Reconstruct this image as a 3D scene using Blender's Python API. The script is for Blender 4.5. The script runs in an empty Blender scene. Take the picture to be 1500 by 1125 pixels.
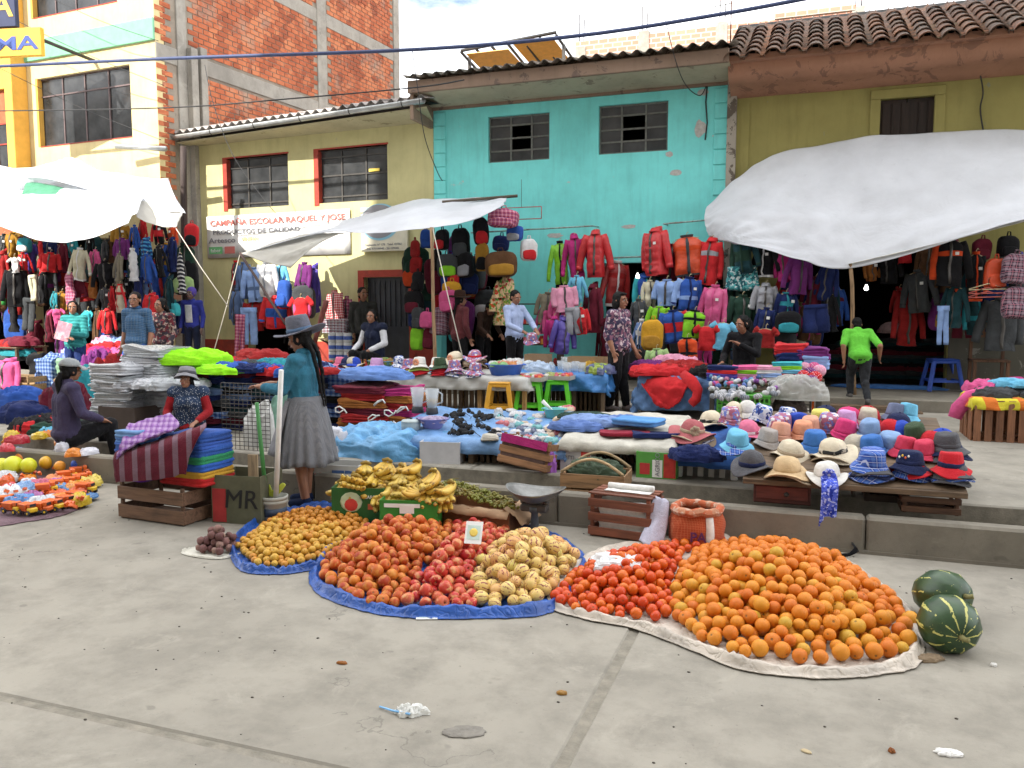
import bpy, bmesh, math, random
import numpy as np
from mathutils import Vector, Matrix, noise, Euler
R = math.radians
random.seed(7)
rnd = random.Random(11)
sc = bpy.context.scene
COL = sc.collection
# ---------------------------------------------------------------- camera, sky, sun, exposure
TH = R(19.8); PT = math.atan(112.5 / 1200); F = 1200.0; CH = 1.6
_ct, _st, _cp, _sp = math.cos(TH), math.sin(TH), math.cos(PT), math.sin(PT)
cam_d = bpy.data.cameras.new('camera'); cam = bpy.data.objects.new('camera', cam_d); COL.objects.link(cam)
cam.location = (0, 0, CH); cam.rotation_euler = (R(90) - PT, 0, TH)
cam_d.lens = 28.8; cam_d.sensor_width = 36; cam_d.clip_end = 3000; cam_d.clip_start = 0.05
sc.camera = cam
SUN_AZ, SUN_EL = R(25), R(38)          # azimuth to the left behind the viewer
world = bpy.data.worlds.new('World'); sc.world = world; world.use_nodes = True
def _sky():
    nt = world.node_tree; nt.nodes.clear()
    out = nt.nodes.new('ShaderNodeOutputWorld'); bg = nt.nodes.new('ShaderNodeBackground')
    sky = nt.nodes.new('ShaderNodeTexSky'); sky.sky_type = 'NISHITA'; sky.sun_disc = False
    sky.sun_elevation = SUN_EL; sky.sun_rotation = R(180) + SUN_AZ; sky.altitude = 2800; sky.air_density = 1.0; sky.dust_density = 1.5
    tc = nt.nodes.new('ShaderNodeTexCoord'); mp = nt.nodes.new('ShaderNodeMapping'); mp.inputs['Scale'].default_value = (1, 1, 2.6)
    n1 = nt.nodes.new('ShaderNodeTexNoise'); n1.inputs['Scale'].default_value = 2.1; n1.inputs['Detail'].default_value = 9; n1.inputs['Roughness'].default_value = .62
    rp = nt.nodes.new('ShaderNodeValToRGB'); rp.color_ramp.elements[0].position = .30; rp.color_ramp.elements[1].position = .50
    mx = nt.nodes.new('ShaderNodeMix'); mx.data_type = 'RGBA'; mx.inputs[7].default_value = (12, 12.1, 12.3, 1)
    L = nt.links
    L.new(tc.outputs['Generated'], mp.inputs['Vector']); L.new(mp.outputs[0], n1.inputs['Vector']); L.new(n1.outputs['Fac'], rp.inputs[0])
    L.new(rp.outputs[0], mx.inputs[0]); L.new(sky.outputs[0], mx.inputs[6]); L.new(mx.outputs[2], bg.inputs['Color'])
    bg.inputs['Strength'].default_value = 0.12
    L.new(bg.outputs[0], out.inputs[0])
_sky()
sun_d = bpy.data.lights.new('sun', 'SUN'); sun_d.energy = 4.2; sun_d.angle = R(0.53); sun_d.color = (1, .95, .86)
sun = bpy.data.objects.new('sun', sun_d); COL.objects.link(sun)
_sdir = Vector((-math.sin(SUN_AZ) * math.cos(SUN_EL), -math.cos(SUN_AZ) * math.cos(SUN_EL), math.sin(SUN_EL)))
sun.rotation_euler = _sdir.to_track_quat('Z', 'Y').to_euler(); sun.location = (-20, -20, 30)
sc.view_settings.view_transform = 'Standard'; sc.view_settings.look = 'None'; sc.view_settings.gamma = 1; sc.view_settings.exposure = 1.15
sc.render.engine = 'CYCLES'; sc.cycles.max_bounces = 6; sc.cycles.diffuse_bounces = 4; sc.cycles.glossy_bounces = 2; sc.cycles.transparent_max_bounces = 8
sc.cycles.use_denoising = True; sc.cycles.use_adaptive_sampling = True; sc.cycles.adaptive_threshold = .02

# ---------------------------------------------------------------- pixels -> places (photograph is 1500 x 1125)
def ray(px, py):
    a = (px - 750) / F; b = (562.5 - py) / F; fz = _cp + b * _sp
    return Vector((a * _ct - fz * _st, a * _st + fz * _ct, -_sp + b * _cp))
def G(px, py, z=0.0):                     # on the horizontal plane z
    d = ray(px, py); t = (z - CH) / d.z; return Vector((d.x * t, d.y * t, z))
def W(px, py, y):                         # on the vertical plane y
    d = ray(px, py); t = y / d.y; return Vector((d.x * t, y, CH + d.z * t))
def mpp(p):                               # metres per photo pixel at a point
    return (-_st * _cp * p[0] + _ct * _cp * p[1] - _sp * (p[2] - CH)) / F

# ---------------------------------------------------------------- objects
SW = 0.24                                 # level of the upper pavement
LABELS = {}
def thing(name, label, cat, loc=(0, 0, 0), rz=0, group=None, rot=None):
    o = bpy.data.objects.new(name, None); COL.objects.link(o); o.empty_display_size = .1
    o.location = loc; o.rotation_euler = rot if rot else (0, 0, rz)
    return tag(o, label, cat, group)
def tag(o, label, cat, group=None):
    o['label'] = label; o['category'] = cat
    if group: o['group'] = group
    return o
def struct(o): o['kind'] = 'structure'; return o
def lnk(name, me, mat=None, parent=None, loc=None, rot=None, scale=None):
    o = bpy.data.objects.new(name, me); COL.objects.link(o)
    if mat is not None and not me.materials: me.materials.append(mat)
    if parent: o.parent = parent
    if loc is not None: o.location = loc
    if rot is not None: o.rotation_euler = rot
    if scale is not None: o.scale = scale
    return o
class MB:
    def __init__(s): s.v = []; s.f = []; s.m = []; s.k = 0
    def add(s, vs, fs, mi=None):
        b = len(s.v); s.v += [tuple(p) for p in vs]; s.f += [tuple(i + b for i in q) for q in fs]
        s.m += [s.k if mi is None else mi] * len(fs); return s
    def box(s, x0, x1, y0, y1, z0, z1, M=None, b=0.0):
        vs = [Vector((x, y, z)) for z in (z0, z1) for x, y in ((x0, y0), (x1, y0), (x1, y1), (x0, y1))]
        if M is not None: vs = [M @ p for p in vs]
        return s.add(vs, [(3, 2, 1, 0), (4, 5, 6, 7), (0, 1, 5, 4), (1, 2, 6, 5), (2, 3, 7, 6), (3, 0, 4, 7)])
    def bar(s, p, q, w, h=None, up=(0, 0, 1)):       # straight rectangular bar
        p, q = Vector(p), Vector(q); d = (q - p).normalized(); h = h or w; u = Vector(up)
        if abs(d.dot(u)) > .98: u = Vector((0, 1, 0))
        a = d.cross(u).normalized(); c = a.cross(d)
        vs = [e + a * i * w / 2 + c * j * h / 2 for e in (p, q) for i, j in ((-1, -1), (1, -1), (1, 1), (-1, 1))]
        return s.add(vs, [(0, 1, 2, 3), (7, 6, 5, 4), (0, 4, 5, 1), (1, 5, 6, 2), (2, 6, 7, 3), (3, 7, 4, 0)])
    def tube(s, pts, rad, n=8, cap=True, flat=1.0):
        pts = [Vector(p) for p in pts]; N = len(pts)
        if not hasattr(rad, '__len__'): rad = [rad] * N
        ref = None; vs = []; fs = []
        for i, p in enumerate(pts):
            d = (pts[min(i + 1, N - 1)] - pts[max(i - 1, 0)])
            d = d.normalized() if d.length > 1e-9 else Vector((0, 0, 1))
            if ref is None:
                ref = Vector((0, 1, 0)) if abs(d.y) < .9 else Vector((1, 0, 0))
            a = (ref - d * ref.dot(d)).normalized(); ref = a; c = d.cross(a)
            for k in range(n):
                t = 2 * math.pi * k / n; vs.append(p + (a * math.cos(t) * flat + c * math.sin(t)) * rad[i])
        for i in range(N - 1):
            for k in range(n):
                k2 = (k + 1) % n; fs.append((i * n + k, i * n + k2, (i + 1) * n + k2, (i + 1) * n + k))
        if cap: fs += [tuple(range(n))[::-1], tuple((N - 1) * n + k for k in range(n))]
        return s.add(vs, fs)
    def lathe(s, prof, n=20, warp=None, c=(0, 0, 0)):
        vs = []; fs = []
        for r, z in prof:
            for k in range(n):
                t = 2 * math.pi * k / n; p = Vector((r * math.cos(t), r * math.sin(t), z))
                if warp: p = warp(p, t)
                vs.append(p + Vector(c))
        for i in range(len(prof) - 1):
            for k in range(n):
                k2 = (k + 1) % n; fs.append((i * n + k, i * n + k2, (i + 1) * n + k2, (i + 1) * n + k))
        if prof[0][0] > 1e-6: fs.append(tuple(range(n))[::-1])
        if prof[-1][0] > 1e-6: fs.append(tuple((len(prof) - 1) * n + k for k in range(n)))
        return s.add(vs, fs)
    def ell(s, c, r, nu=14, nv=9, M=None):
        if not hasattr(r, '__len__'): r = (r, r, r)
        vs = []; fs = []
        for i in range(nv + 1):
            a = math.pi * i / nv - math.pi / 2
            for k in range(nu):
                t = 2 * math.pi * k / nu
                p = Vector((r[0] * math.cos(a) * math.cos(t), r[1] * math.cos(a) * math.sin(t), r[2] * math.sin(a)))
                if M is not None: p = M @ p
                vs.append(p + Vector(c))
        for i in range(nv):
            for k in range(nu):
                k2 = (k + 1) % nu; fs.append((i * nu + k, i * nu + k2, (i + 1) * nu + k2, (i + 1) * nu + k))
        return s.add(vs, fs)
    def cap2(s, p, q, r0, r1, n=10):                 # tapered capsule
        p, q = Vector(p), Vector(q); d = q - p; L = max(d.length, 1e-5); d = d / L
        pts = []; rr = []
        for a in (80, 55, 25): pts.append(p - d * r0 * math.sin(R(a))); rr.append(r0 * math.cos(R(a)))
        pts += [p, q]; rr += [r0, r1]
        for a in (25, 55, 80): pts.append(q + d * r1 * math.sin(R(a))); rr.append(r1 * math.cos(R(a)))
        return s.tube(pts, rr, n)
    def grid(s, nu, nv, fn, cu=False, mi=None):
        vs = [fn(i / (nu if cu else nu - 1), j / (nv - 1)) for j in range(nv) for i in range(nu)]
        fs = []; ms = []
        for j in range(nv - 1):
            for i in range(nu if cu else nu - 1):
                i2 = (i + 1) % nu; fs.append((j * nu + i, j * nu + i2, (j + 1) * nu + i2, (j + 1) * nu + i))
                ms.append(mi(i / nu, j / (nv - 1)) if mi else s.k)
        b = len(s.v); s.v += [tuple(p) for p in vs]; s.f += [tuple(k + b for k in q) for q in fs]; s.m += ms
        return s
    def prism(s, poly, z0, z1):                      # polygon in xy
        n = len(poly); vs = [(x, y, z0) for x, y in poly] + [(x, y, z1) for x, y in poly]
        return s.add(vs, [tuple(range(n))[::-1], tuple(range(n, 2 * n))] + [(i, (i + 1) % n, n + (i + 1) % n, n + i) for i in range(n)])
    def mesh(s, name, mats, smooth=True, merge=False, ang=None):
        me = bpy.data.meshes.new(name); me.from_pydata(s.v, [], s.f)
        if not isinstance(mats, (list, tuple)): mats = [mats]
        for m in mats: me.materials.append(m)
        if len(mats) > 1: me.polygons.foreach_set('material_index', s.m)
        if merge:
            bm = bmesh.new(); bm.from_mesh(me); bmesh.ops.remove_doubles(bm, verts=bm.verts, dist=1e-5); bm.to_mesh(me); bm.free()
        if smooth: me.polygons.foreach_set('use_smooth', [True] * len(me.polygons))
        me.update(); return me
    def build(s, name, mats, parent=None, smooth=True, loc=None, rot=None, bevel=0, thick=0, sub=0, sharp=None):
        o = lnk(name, s.mesh(name, mats, smooth), None, parent, loc, rot)
        if sharp: o.data.set_sharp_from_angle(angle=R(sharp))
        if sub:
            m = o.modifiers.new('sub', 'SUBSURF'); m.levels = sub; m.render_levels = sub
        if thick:
            m = o.modifiers.new('thick', 'SOLIDIFY'); m.thickness = thick; m.offset = 0
        if bevel:
            m = o.modifiers.new('bevel', 'BEVEL'); m.width = bevel; m.segments = 1; m.limit_method = 'ANGLE'
        return o
def copy_tree(o, parent=None):
    c = o.copy(); COL.objects.link(c); c.parent = parent
    for ch in o.children: copy_tree(ch, c)
    return c
def nz(x, y, z=0.0): return noise.noise(Vector((x, y, z)))
def fbm(x, y, z=0.0, o=3):
    s = 0; a = 1
    for i in range(o): s += a * noise.noise(Vector((x, y, z))); x *= 2.1; y *= 2.1; z = z * 2.1 + 3.1; a *= .5
    return s
def cat(pts, t):                          # Catmull-Rom through a list of points, t in 0..1
    n = len(pts) - 1; x = min(max(t, 0), 1) * n; i = min(int(x), n - 1); u = x - i
    p0 = pts[max(i - 1, 0)]; p1 = pts[i]; p2 = pts[i + 1]; p3 = pts[min(i + 2, n)]
    return 0.5 * ((2 * p1) + (p2 - p0) * u + (2 * p0 - 5 * p1 + 4 * p2 - p3) * u * u + (3 * p1 - p0 - 3 * p2 + p3) * u * u * u)
def patch(mb, rows, nu, nv, wr=0.0, ws=6.0, seed=0, fn=None):
    rows = [[Vector(p) for p in r] for r in rows]
    def f(u, v):
        p = cat([cat(r, u) for r in rows], v)
        if wr:
            k = fbm(u * ws + seed, v * ws, seed * 1.7, 3) * wr
            p = p + Vector((0, -k * .6, k))
        if fn: p = fn(p, u, v)
        return p
    return mb.grid(nu, nv, f)
def inpoly(x, y, P):
    c = False; n = len(P)
    for i in range(n):
        a, b = P[i], P[(i + 1) % n]
        if (a[1] > y) != (b[1] > y) and x < (b[0] - a[0]) * (y - a[1]) / (b[1] - a[1]) + a[0]: c = not c
    return c
# ---------------------------------------------------------------- materials
_M = {}
def lin(c):
    if isinstance(c, str):
        c = c.lstrip('#'); c = tuple(int(c[i:i + 2], 16) / 255 for i in (0, 2, 4))
        return tuple(x / 12.92 if x <= .04045 else ((x + .055) / 1.055) ** 2.4 for x in c)
    return tuple(c)
class NT:
    def __init__(s, name):
        s.m = bpy.data.materials.new(name); s.m.use_nodes = True; s.t = s.m.node_tree; s.n = s.t.nodes; s.l = s.t.links
        s.p = s.n['Principled BSDF']; s._tc = None
    def new(s, t, **kw):
        n = s.n.new(t)
        for k, v in kw.items(): setattr(n, k, v)
        return n
    def tc(s, w='Object'):
        if not s._tc: s._tc = s.new('ShaderNodeTexCoord')
        return s._tc.outputs[w]
    def noise(s, scale, detail=4, rough=.55, vec=None, dist=0):
        n = s.new('ShaderNodeTexNoise'); n.inputs['Scale'].default_value = scale; n.inputs['Detail'].default_value = detail
        n.inputs['Roughness'].default_value = rough; n.inputs['Distortion'].default_value = dist
        s.l.new(vec or s.tc(), n.inputs['Vector']); return n.outputs['Fac']
    def ramp(s, src, stops, interp='LINEAR'):
        r = s.new('ShaderNodeValToRGB'); r.color_ramp.interpolation = interp
        e = r.color_ramp.elements
        while len(e) < len(stops): e.new(.5)
        for i, (p, c) in enumerate(stops):
            e[i].position = p; e[i].color = (*c, 1) if hasattr(c, '__len__') else (c, c, c, 1)
        s.l.new(src, r.inputs[0]); return r.outputs[0]
    def mix(s, fac, a, b, mode='MIX'):
        m = s.new('ShaderNodeMix', data_type='RGBA', blend_type=mode)
        for sock, v in ((m.inputs[0], fac), (m.inputs[6], a), (m.inputs[7], b)):
            if hasattr(v, 'is_linked') or hasattr(v, 'links'): s.l.new(v, sock)
            elif hasattr(v, '__len__'): sock.default_value = (*v[:3], 1)
            else: sock.default_value = v
        return m.outputs[2]
    def math(s, op, a, b=0.0):
        m = s.new('ShaderNodeMath', operation=op)
        for i, v in enumerate((a, b)):
            if hasattr(v, 'links'): s.l.new(v, m.inputs[i])
            else: m.inputs[i].default_value = v
        return m.outputs[0]
    def sep(s, vec=None):
        x = s.new('ShaderNodeSeparateXYZ'); s.l.new(vec or s.tc(), x.inputs[0]); return x.outputs
    def col(s, v):
        if hasattr(v, 'links'): s.l.new(v, s.p.inputs['Base Color'])
        else: s.p.inputs['Base Color'].default_value = (*v, 1)
    def rough(s, v):
        if hasattr(v, 'links'): s.l.new(v, s.p.inputs['Roughness'])
        else: s.p.inputs['Roughness'].default_value = v
    def bump(s, h, strength=.3, dist=.01):
        b = s.new('ShaderNodeBump'); b.inputs['Strength'].default_value = strength; b.inputs['Distance'].default_value = dist
        s.l.new(h, b.inputs['Height']); s.l.new(b.outputs[0], s.p.inputs['Normal'])
    def rand(s): return s.new('ShaderNodeObjectInfo').outputs['Random']
def hsv(n, c, fac_v):
    h = n.new('ShaderNodeHueSaturation')
    n.l.new(c, h.inputs['Color']) if hasattr(c, 'links') else None
    if not hasattr(c, 'links'): h.inputs['Color'].default_value = (*c, 1)
    n.l.new(fac_v, h.inputs['Value']); return h.outputs[0]
def dirt(c, k): return tuple(x * k for x in c)
def mat(c, rough=.8, var=.25, scale=6, bump=.15, bs=60, name='painted', metal=0, spec=.4, stain=None, sheen=0):
    c = lin(c); key = (name, tuple(round(x, 3) for x in c), rough, var, scale, bump, metal, stain)
    if key in _M: return _M[key]
    n = NT(name)
    f = n.noise(scale, 5, .6)
    o = n.ramp(f, [(.25, dirt(c, 1 - var)), (.75, dirt(c, 1 + var * .6))])
    if stain:
        g = n.noise(scale * .35, 6, .7, dist=.4); o = n.mix(n.ramp(g, [(.52, 0.0), (.68, 1.0)]), o, stain)
    n.col(o); n.rough(rough); n.p.inputs['Metallic'].default_value = metal; n.p.inputs['Specular IOR Level'].default_value = spec
    if bump: n.bump(n.noise(bs, 3, .6), bump, .01)
    _M[key] = n.m; return n.m
def cloth(c, rough=.9, scale=140, pat=None, c2=None, ps=30, c3=None, shiny=0):
    """fabric: plain, plaid, stripe (h), vstripe, floral, dots"""
    c = lin(c); c2 = lin(c2) if c2 is not None else dirt(c, .4); c3 = lin(c3) if c3 is not None else c2
    key = ('cloth', tuple(round(x, 3) for x in c + c2 + c3), pat, ps, shiny, rough)
    if key in _M: return _M[key]
    n = NT('fabric'); base = n.ramp(n.noise(7, 4, .6), [(.25, dirt(c, .72)), (.75, dirt(c, 1.15))])
    if pat in ('plaid', 'stripe', 'vstripe'):
        x, y, z = n.sep()
        sx = n.math('FRACT',n.math('MULTIPLY',n.math('ADD',x,n.math('MULTIPLY',y,.8)),ps)); sz = n.math('FRACT',n.math('MULTIPLY',n.math('ADD',z,n.math('MULTIPLY',y,.35)),ps))
        a = n.math('GREATER_THAN', sx, .6); b = n.math('GREATER_THAN', sz, .6)
        if pat == 'plaid':
            base = n.mix(n.math('MULTIPLY', n.math('ADD', a, b), .45), base, c2)
            t = n.math('MAXIMUM',n.math('GREATER_THAN',n.math('FRACT',n.math('ADD',sx,.7)),.9),n.math('GREATER_THAN',n.math('FRACT',n.math('ADD',sz,.7)),.9))
            base = n.mix(n.math('MULTIPLY', t, .7), base, c3)
        else: base = n.mix(b if pat == 'stripe' else a, base, c2)
    elif pat in ('floral', 'dots'):
        v = n.new('ShaderNodeTexVoronoi'); v.inputs['Scale'].default_value = ps; n.l.new(n.tc(), v.inputs['Vector'])
        if pat == 'dots': base = n.mix(n.math('LESS_THAN', v.outputs['Distance'], .28), base, c2)
        else:
            base = n.mix(n.ramp(v.outputs['Color'], [(.35, 0.0), (.45, 1.0)]), base, c2)
            base = n.mix(n.ramp(n.noise(ps * .9, 2), [(.55, 0.0), (.6, 1.0)]), base, c3)
    n.col(base); n.rough(rough if not shiny else .32); n.p.inputs['Specular IOR Level'].default_value = .12 if not shiny else .45
    if not shiny: n.p.inputs['Sheen Weight'].default_value = .06
    w = n.math('ADD', n.noise(scale, 2, .5), n.math('MULTIPLY', n.noise(11, 4, .6, dist=.6), 3.0)); n.bump(w, .45, .012)
    _M[key] = n.m; return n.m
def wood(c, scale=9, name='wood', rough=.75, axis=0):
    c = lin(c); key = (name, tuple(round(x, 3) for x in c), axis)
    if key in _M: return _M[key]
    n = NT(name); mp = n.new('ShaderNodeMapping'); s = [26, 26, 26]; s[axis] = 2.2; mp.inputs['Scale'].default_value = s
    ad = n.new('ShaderNodeVectorMath',operation='ADD'); cx = n.new('ShaderNodeCombineXYZ'); r = n.rand(); n.l.new(r,cx.inputs[0]); n.l.new(n.math('MULTIPLY',r,7.0),cx.inputs[2])
    n.l.new(n.tc(), ad.inputs[0]); n.l.new(cx.outputs[0], ad.inputs[1]); n.l.new(ad.outputs[0], mp.inputs[0])
    g = n.noise(1.6, 6, .65, mp.outputs[0], .5)
    base = n.ramp(g, [(.3, dirt(c, .45)), (.52, c), (.75, dirt(c, 1.35))])
    base = n.mix(n.ramp(n.noise(3.2, 4), [(.55, 0.0), (.8, .75)]), base, dirt(c, .35))
    base = hsv(n, base, n.math('ADD', n.math('MULTIPLY', r, .5), .72))
    n.col(base); n.rough(rough); n.bump(g, .35, .006); _M[key] = n.m; return n.m
def plastic(c, rough=.35, name='plastic', trans=0.0, alpha=1.0):
    c = lin(c); key = (name, tuple(round(x, 3) for x in c), rough, trans, alpha)
    if key in _M: return _M[key]
    n = NT(name); n.col(n.ramp(n.noise(9,4),[(.3,dirt(c,.85)),(.7,dirt(c,1.05))])); n.rough(n.ramp(n.noise(25,4),[(.3,rough),(.7,min(1,rough + .2))]))
    n.p.inputs['Transmission Weight'].default_value = trans; n.p.inputs['Alpha'].default_value = alpha
    if alpha < 1 or trans: n.bump(n.noise(14, 4, .6, dist=1.2), .5, .02)
    _M[key] = n.m; return n.m
def glow(c, s):
    n = NT('lit_bulb'); n.p.inputs['Emission Color'].default_value = (*lin(c), 1); n.p.inputs['Emission Strength'].default_value = s; return n.m
TMP = bpy.data.scenes.new('scratch')       # evaluates single objects without the whole scene
def evaluated(o):
    TMP.collection.objects.link(o); vl = TMP.view_layers[0]; vl.update(); me = bpy.data.meshes.new_from_object(o.evaluated_get(vl.depsgraph)); bpy.data.objects.remove(o); return me
# ---------------------------------------------------------------- lettering
def text_mesh(s, size, mat_, depth=.002, align='LEFT', bold=False, shear=0):
    cu = bpy.data.curves.new('lettering', 'FONT'); cu.body = s; cu.size = size; cu.extrude = depth; cu.align_x = align; cu.shear = shear
    if bold: cu.offset = size * .022
    cu.resolution_u = 3
    me = evaluated(bpy.data.objects.new('tmp', cu)); bpy.data.curves.remove(cu)
    me.materials.clear(); me.materials.append(mat_); return me
def text(name, s, size, m, parent, loc, rot=(R(90), 0, 0), fitw=None, **kw):
    me = text_mesh(s, size, m, **kw); o = lnk(name, me, None, parent, loc, rot)
    if fitw:
        xs = [v.co.x for v in me.vertices]; w = max(xs) - min(xs); o.scale = (fitw / w, 1, 1)
    return o
# ================================================================ the setting
def hitp(px, py, p0, n):
    d = ray(px, py); o = Vector((0, 0, CH)); t = (Vector(p0) - o).dot(n) / d.dot(n); return o + d * t
class Fr:                                  # facade frame: local x along the facade, y inwards, z up
    def __init__(s,p0,a): s.p = Vector((p0[0],p0[1],0)); s.a = R(a); s.d = Vector((math.cos(s.a),-math.sin(s.a),0)); s.i = Vector((math.sin(s.a),math.cos(s.a),0))
    def hit(s, px, py, y=0.0):
        q = hitp(px, py, s.p + s.i * y, s.i) - s.p; return q.dot(s.d), q.z
    def loc(s, q): q = Vector(q) - s.p; return Vector((q.dot(s.d), q.dot(s.i), q.z))
    def wor(s, u, y, z): return s.p + s.d * u + s.i * y + Vector((0, 0, z))
    def thing(s, name, label, cat): return thing(name, label, cat, s.p, -s.a)
def mk_concrete(name, c, stain=.35, crack=True):
    n = NT(name); c = lin(c)
    a = n.ramp(n.noise(.7, 8, .62, dist=.3), [(.25, dirt(c, .66)), (.5, c), (.8, dirt(c, 1.2))])
    a = n.mix(n.ramp(n.noise(3.3,8,.7),[(.44,0.0),(.68,.7)]),a,dirt(c,.6)); a = n.mix(n.ramp(n.noise(1.7,9,.75,dist=1.5),[(.56,0.0),(.66,.5)]),a,dirt(c,1.25))
    a = n.mix(n.ramp(n.noise(60, 4, .7), [(.62, 0.0), (.72, .55)]), a, dirt(c, .5))
    a = n.mix(n.ramp(n.noise(16, 6, .75, dist=.8), [(.64, 0.0), (.7, .5)]), a, dirt(c, .45))
    v = n.new('ShaderNodeTexVoronoi',feature='DISTANCE_TO_EDGE'); v.inputs['Scale'].default_value = .55; vm = n.new('ShaderNodeVectorMath',operation='ADD'); nn = n.new('ShaderNodeTexNoise'); nn.inputs['Scale'].default_value = 3.5; nn.inputs['Detail'].default_value = 6; n.l.new(n.tc(),nn.inputs['Vector']); n.l.new(n.tc(),vm.inputs[0]); n.l.new(nn.outputs['Color'],vm.inputs[1]); n.l.new(vm.outputs[0],v.inputs['Vector'])
    if crack: a = n.mix(n.math('MULTIPLY',n.math('MULTIPLY',n.math('LESS_THAN',v.outputs['Distance'],.0035),n.math('GREATER_THAN',n.noise(.9,3),.56)),.4),a,dirt(c,.35))
    a = n.mix(n.ramp(n.noise(5.5, 2, .5), [(.72, 0.0), (.745, .5)]), a, dirt(c, .5))
    n.col(a); n.rough(.88); n.p.inputs['Specular IOR Level'].default_value = .25
    n.bump(n.math('ADD', n.noise(180, 3, .6), n.math('MULTIPLY', n.noise(9, 5), 2.0)), .25, .006); return n.m
CONC = mk_concrete('concrete_paving',(.285,.264,.222)); CONC2 = mk_concrete('concrete_kerb',(.20,.182,.148)); CONC3 = mk_concrete('raw_concrete',(.36,.34,.30))
JOINT = mat((.23, .21, .17), .95, .4, 12, .4, 90, 'joint_dirt')
g = MB().box(-3000, 3000, -3000, 3000, -1.0, -.03).build('ground', JOINT, smooth=False); struct(g)
st = struct(MB().box(-60, 60, -5, 6.0, -.9, -.008).build('street', JOINT, smooth=False))
for xi in range(-7, 8):
    x0 = -.765 + 6 * xi
    for y0, y1 in ((-4.3, -1.0), (-1.0, 2.34), (2.34, 5.70)):
        MB().box(x0 + .02, x0 + 5.98, y0 + .018, y1 - .018, -.12, 0).build('slab', CONC, st, False, bevel=.012)
kb = struct(MB().box(-60, 60, 5.70, 6.33, -.9, .015).build('drain_channel', CONC2, smooth=False))
for i in range(-18, 16):
    x0 = i * 2.1 + .4
    MB().box(x0 + .004, x0 + 2.096, 5.705, 5.835, -.1, .235 + .006 * nz(i * 3.3, 1)).build('kerb_stone', CONC2, kb, False, bevel=.018)
pv = struct(MB().box(-60, 60, 6.33, 20, -.9, SW - .014).build('pavement', JOINT, smooth=False))
for xi in range(-14, 14):
    x0 = .35 + xi * 3.0
    for y0, y1 in ((6.332, 9.0), (9.0, 11.755)):
        MB().box(x0 + .006, x0 + 2.994, y0 + (.0 if y0 < 7 else .006), y1 - .006, -.2, SW).build('slab', CONC, pv, False, bevel=.012)
struct(MB().box(-6.3, 20, 11.76, 20, .1, .40).build('raised_walkway', CONC2, smooth=False, bevel=.015))
struct(MB().box(-60, -6.305, 11.76, 20, .1, SW + .004).build('house_forecourt', CONC, smooth=False))

PANE = NT('window_glass'); PANE.col(PANE.ramp(PANE.noise(3,5),[(.3,(.018,.02,.022)),(.7,(.06,.062,.065))])); PANE.rough(.14); PANE.p.inputs['Specular IOR Level'].default_value = .4
PANE.bump(PANE.noise(2.5, 3), .08, .02); PANE = PANE.m
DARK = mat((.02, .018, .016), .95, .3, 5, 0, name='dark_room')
IRON = mat((.06, .055, .05), .6, .4, 12, .2, 80, 'iron')
STEEL = mat((.42, .43, .42), .42, .3, 8, .15, 40, 'galvanised', metal=.7)
def wall_holes(mb, u0, u1, z0, z1, holes, y0=0.0, y1=.22):
    us = sorted({u0, u1, *[h[0] for h in holes], *[h[1] for h in holes]}); zs = sorted({z0, z1, *[h[2] for h in holes], *[h[3] for h in holes]})
    us = [u for u in us if u0 <= u <= u1]; zs = [z for z in zs if z0 <= z <= z1]
    inh = lambda a, b: any(h[0] < a < h[1] and h[2] < b < h[3] for h in holes)
    for a, b in zip(us, us[1:]):
        for c, d in zip(zs, zs[1:]):
            if not inh((a + b) / 2, (c + d) / 2):
                mb.add([(a,y0,c),(b,y0,c),(b,y0,d),(a,y0,d)],[(0,1,2,3)]); mb.add([(a,y1,c),(b,y1,c),(b,y1,d),(a,y1,d)],[(3,2,1,0)])
    for h in holes:
        a, b, c, d = max(h[0], u0), min(h[1], u1), max(h[2], z0), min(h[3], z1)
        mb.add([(a,y0,c),(b,y0,c),(b,y1,c),(a,y1,c),(a,y0,d),(b,y0,d),(b,y1,d),(a,y1,d)],[(0,3,2,1),(4,5,6,7),(0,4,7,3),(1,2,6,5)])
    for a, b in ((u0, u1),):
        mb.add([(a,y0,z0),(a,y1,z0),(a,y1,z1),(a,y0,z1),(b,y0,z0),(b,y1,z0),(b,y1,z1),(b,y0,z1)],[(3,2,1,0),(4,5,6,7),(3,7,6,2)])
def window(par, u0, u1, z0, z1, us, zs, fm, y=.08, skip=(), t=.028, wname='window'):
    m = MB()
    us = [u0] + [u0 + (u1 - u0) * k for k in us] + [u1]; zs = [z0] + [z0 + (z1 - z0) * k for k in zs] + [z1]
    for k,u in enumerate(us): m.box(u - (t / 2 if 0 < k < len(us) - 1 else -.002),u + (t / 2 if k < len(us) - 1 else -.002) + (t / 2 if k == 0 else 0) - (t if k == len(us) - 1 else 0),y - .02,y + .02,z0,z1)
    for k,z in enumerate(zs): m.box(u0 + .003,u1 - .003,y - .017,y + .017,z - t / 2 if 0 < k < len(zs) - 1 else (z if k == 0 else z - t),z + t / 2 if 0 < k < len(zs) - 1 else (z + t if k == 0 else z))
    w = m.build(wname, fm, par, False)
    for i in range(len(us) - 1):
        for j in range(len(zs) - 1):
            if (i, j) in skip: continue
            a = .012 * nz(i * 3 + u0, j * 5.1 + z0)
            MB().add([(us[i] + .008,y + a,zs[j] + .008),(us[i + 1] - .008,y - a,zs[j] + .008),(us[i + 1] - .008,y - a * .5,zs[j + 1] - .008),(us[i] + .008,y + a * .7,zs[j + 1] - .008)],[(0,1,2,3)]).build('pane',PANE,w,False)
    return w
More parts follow.
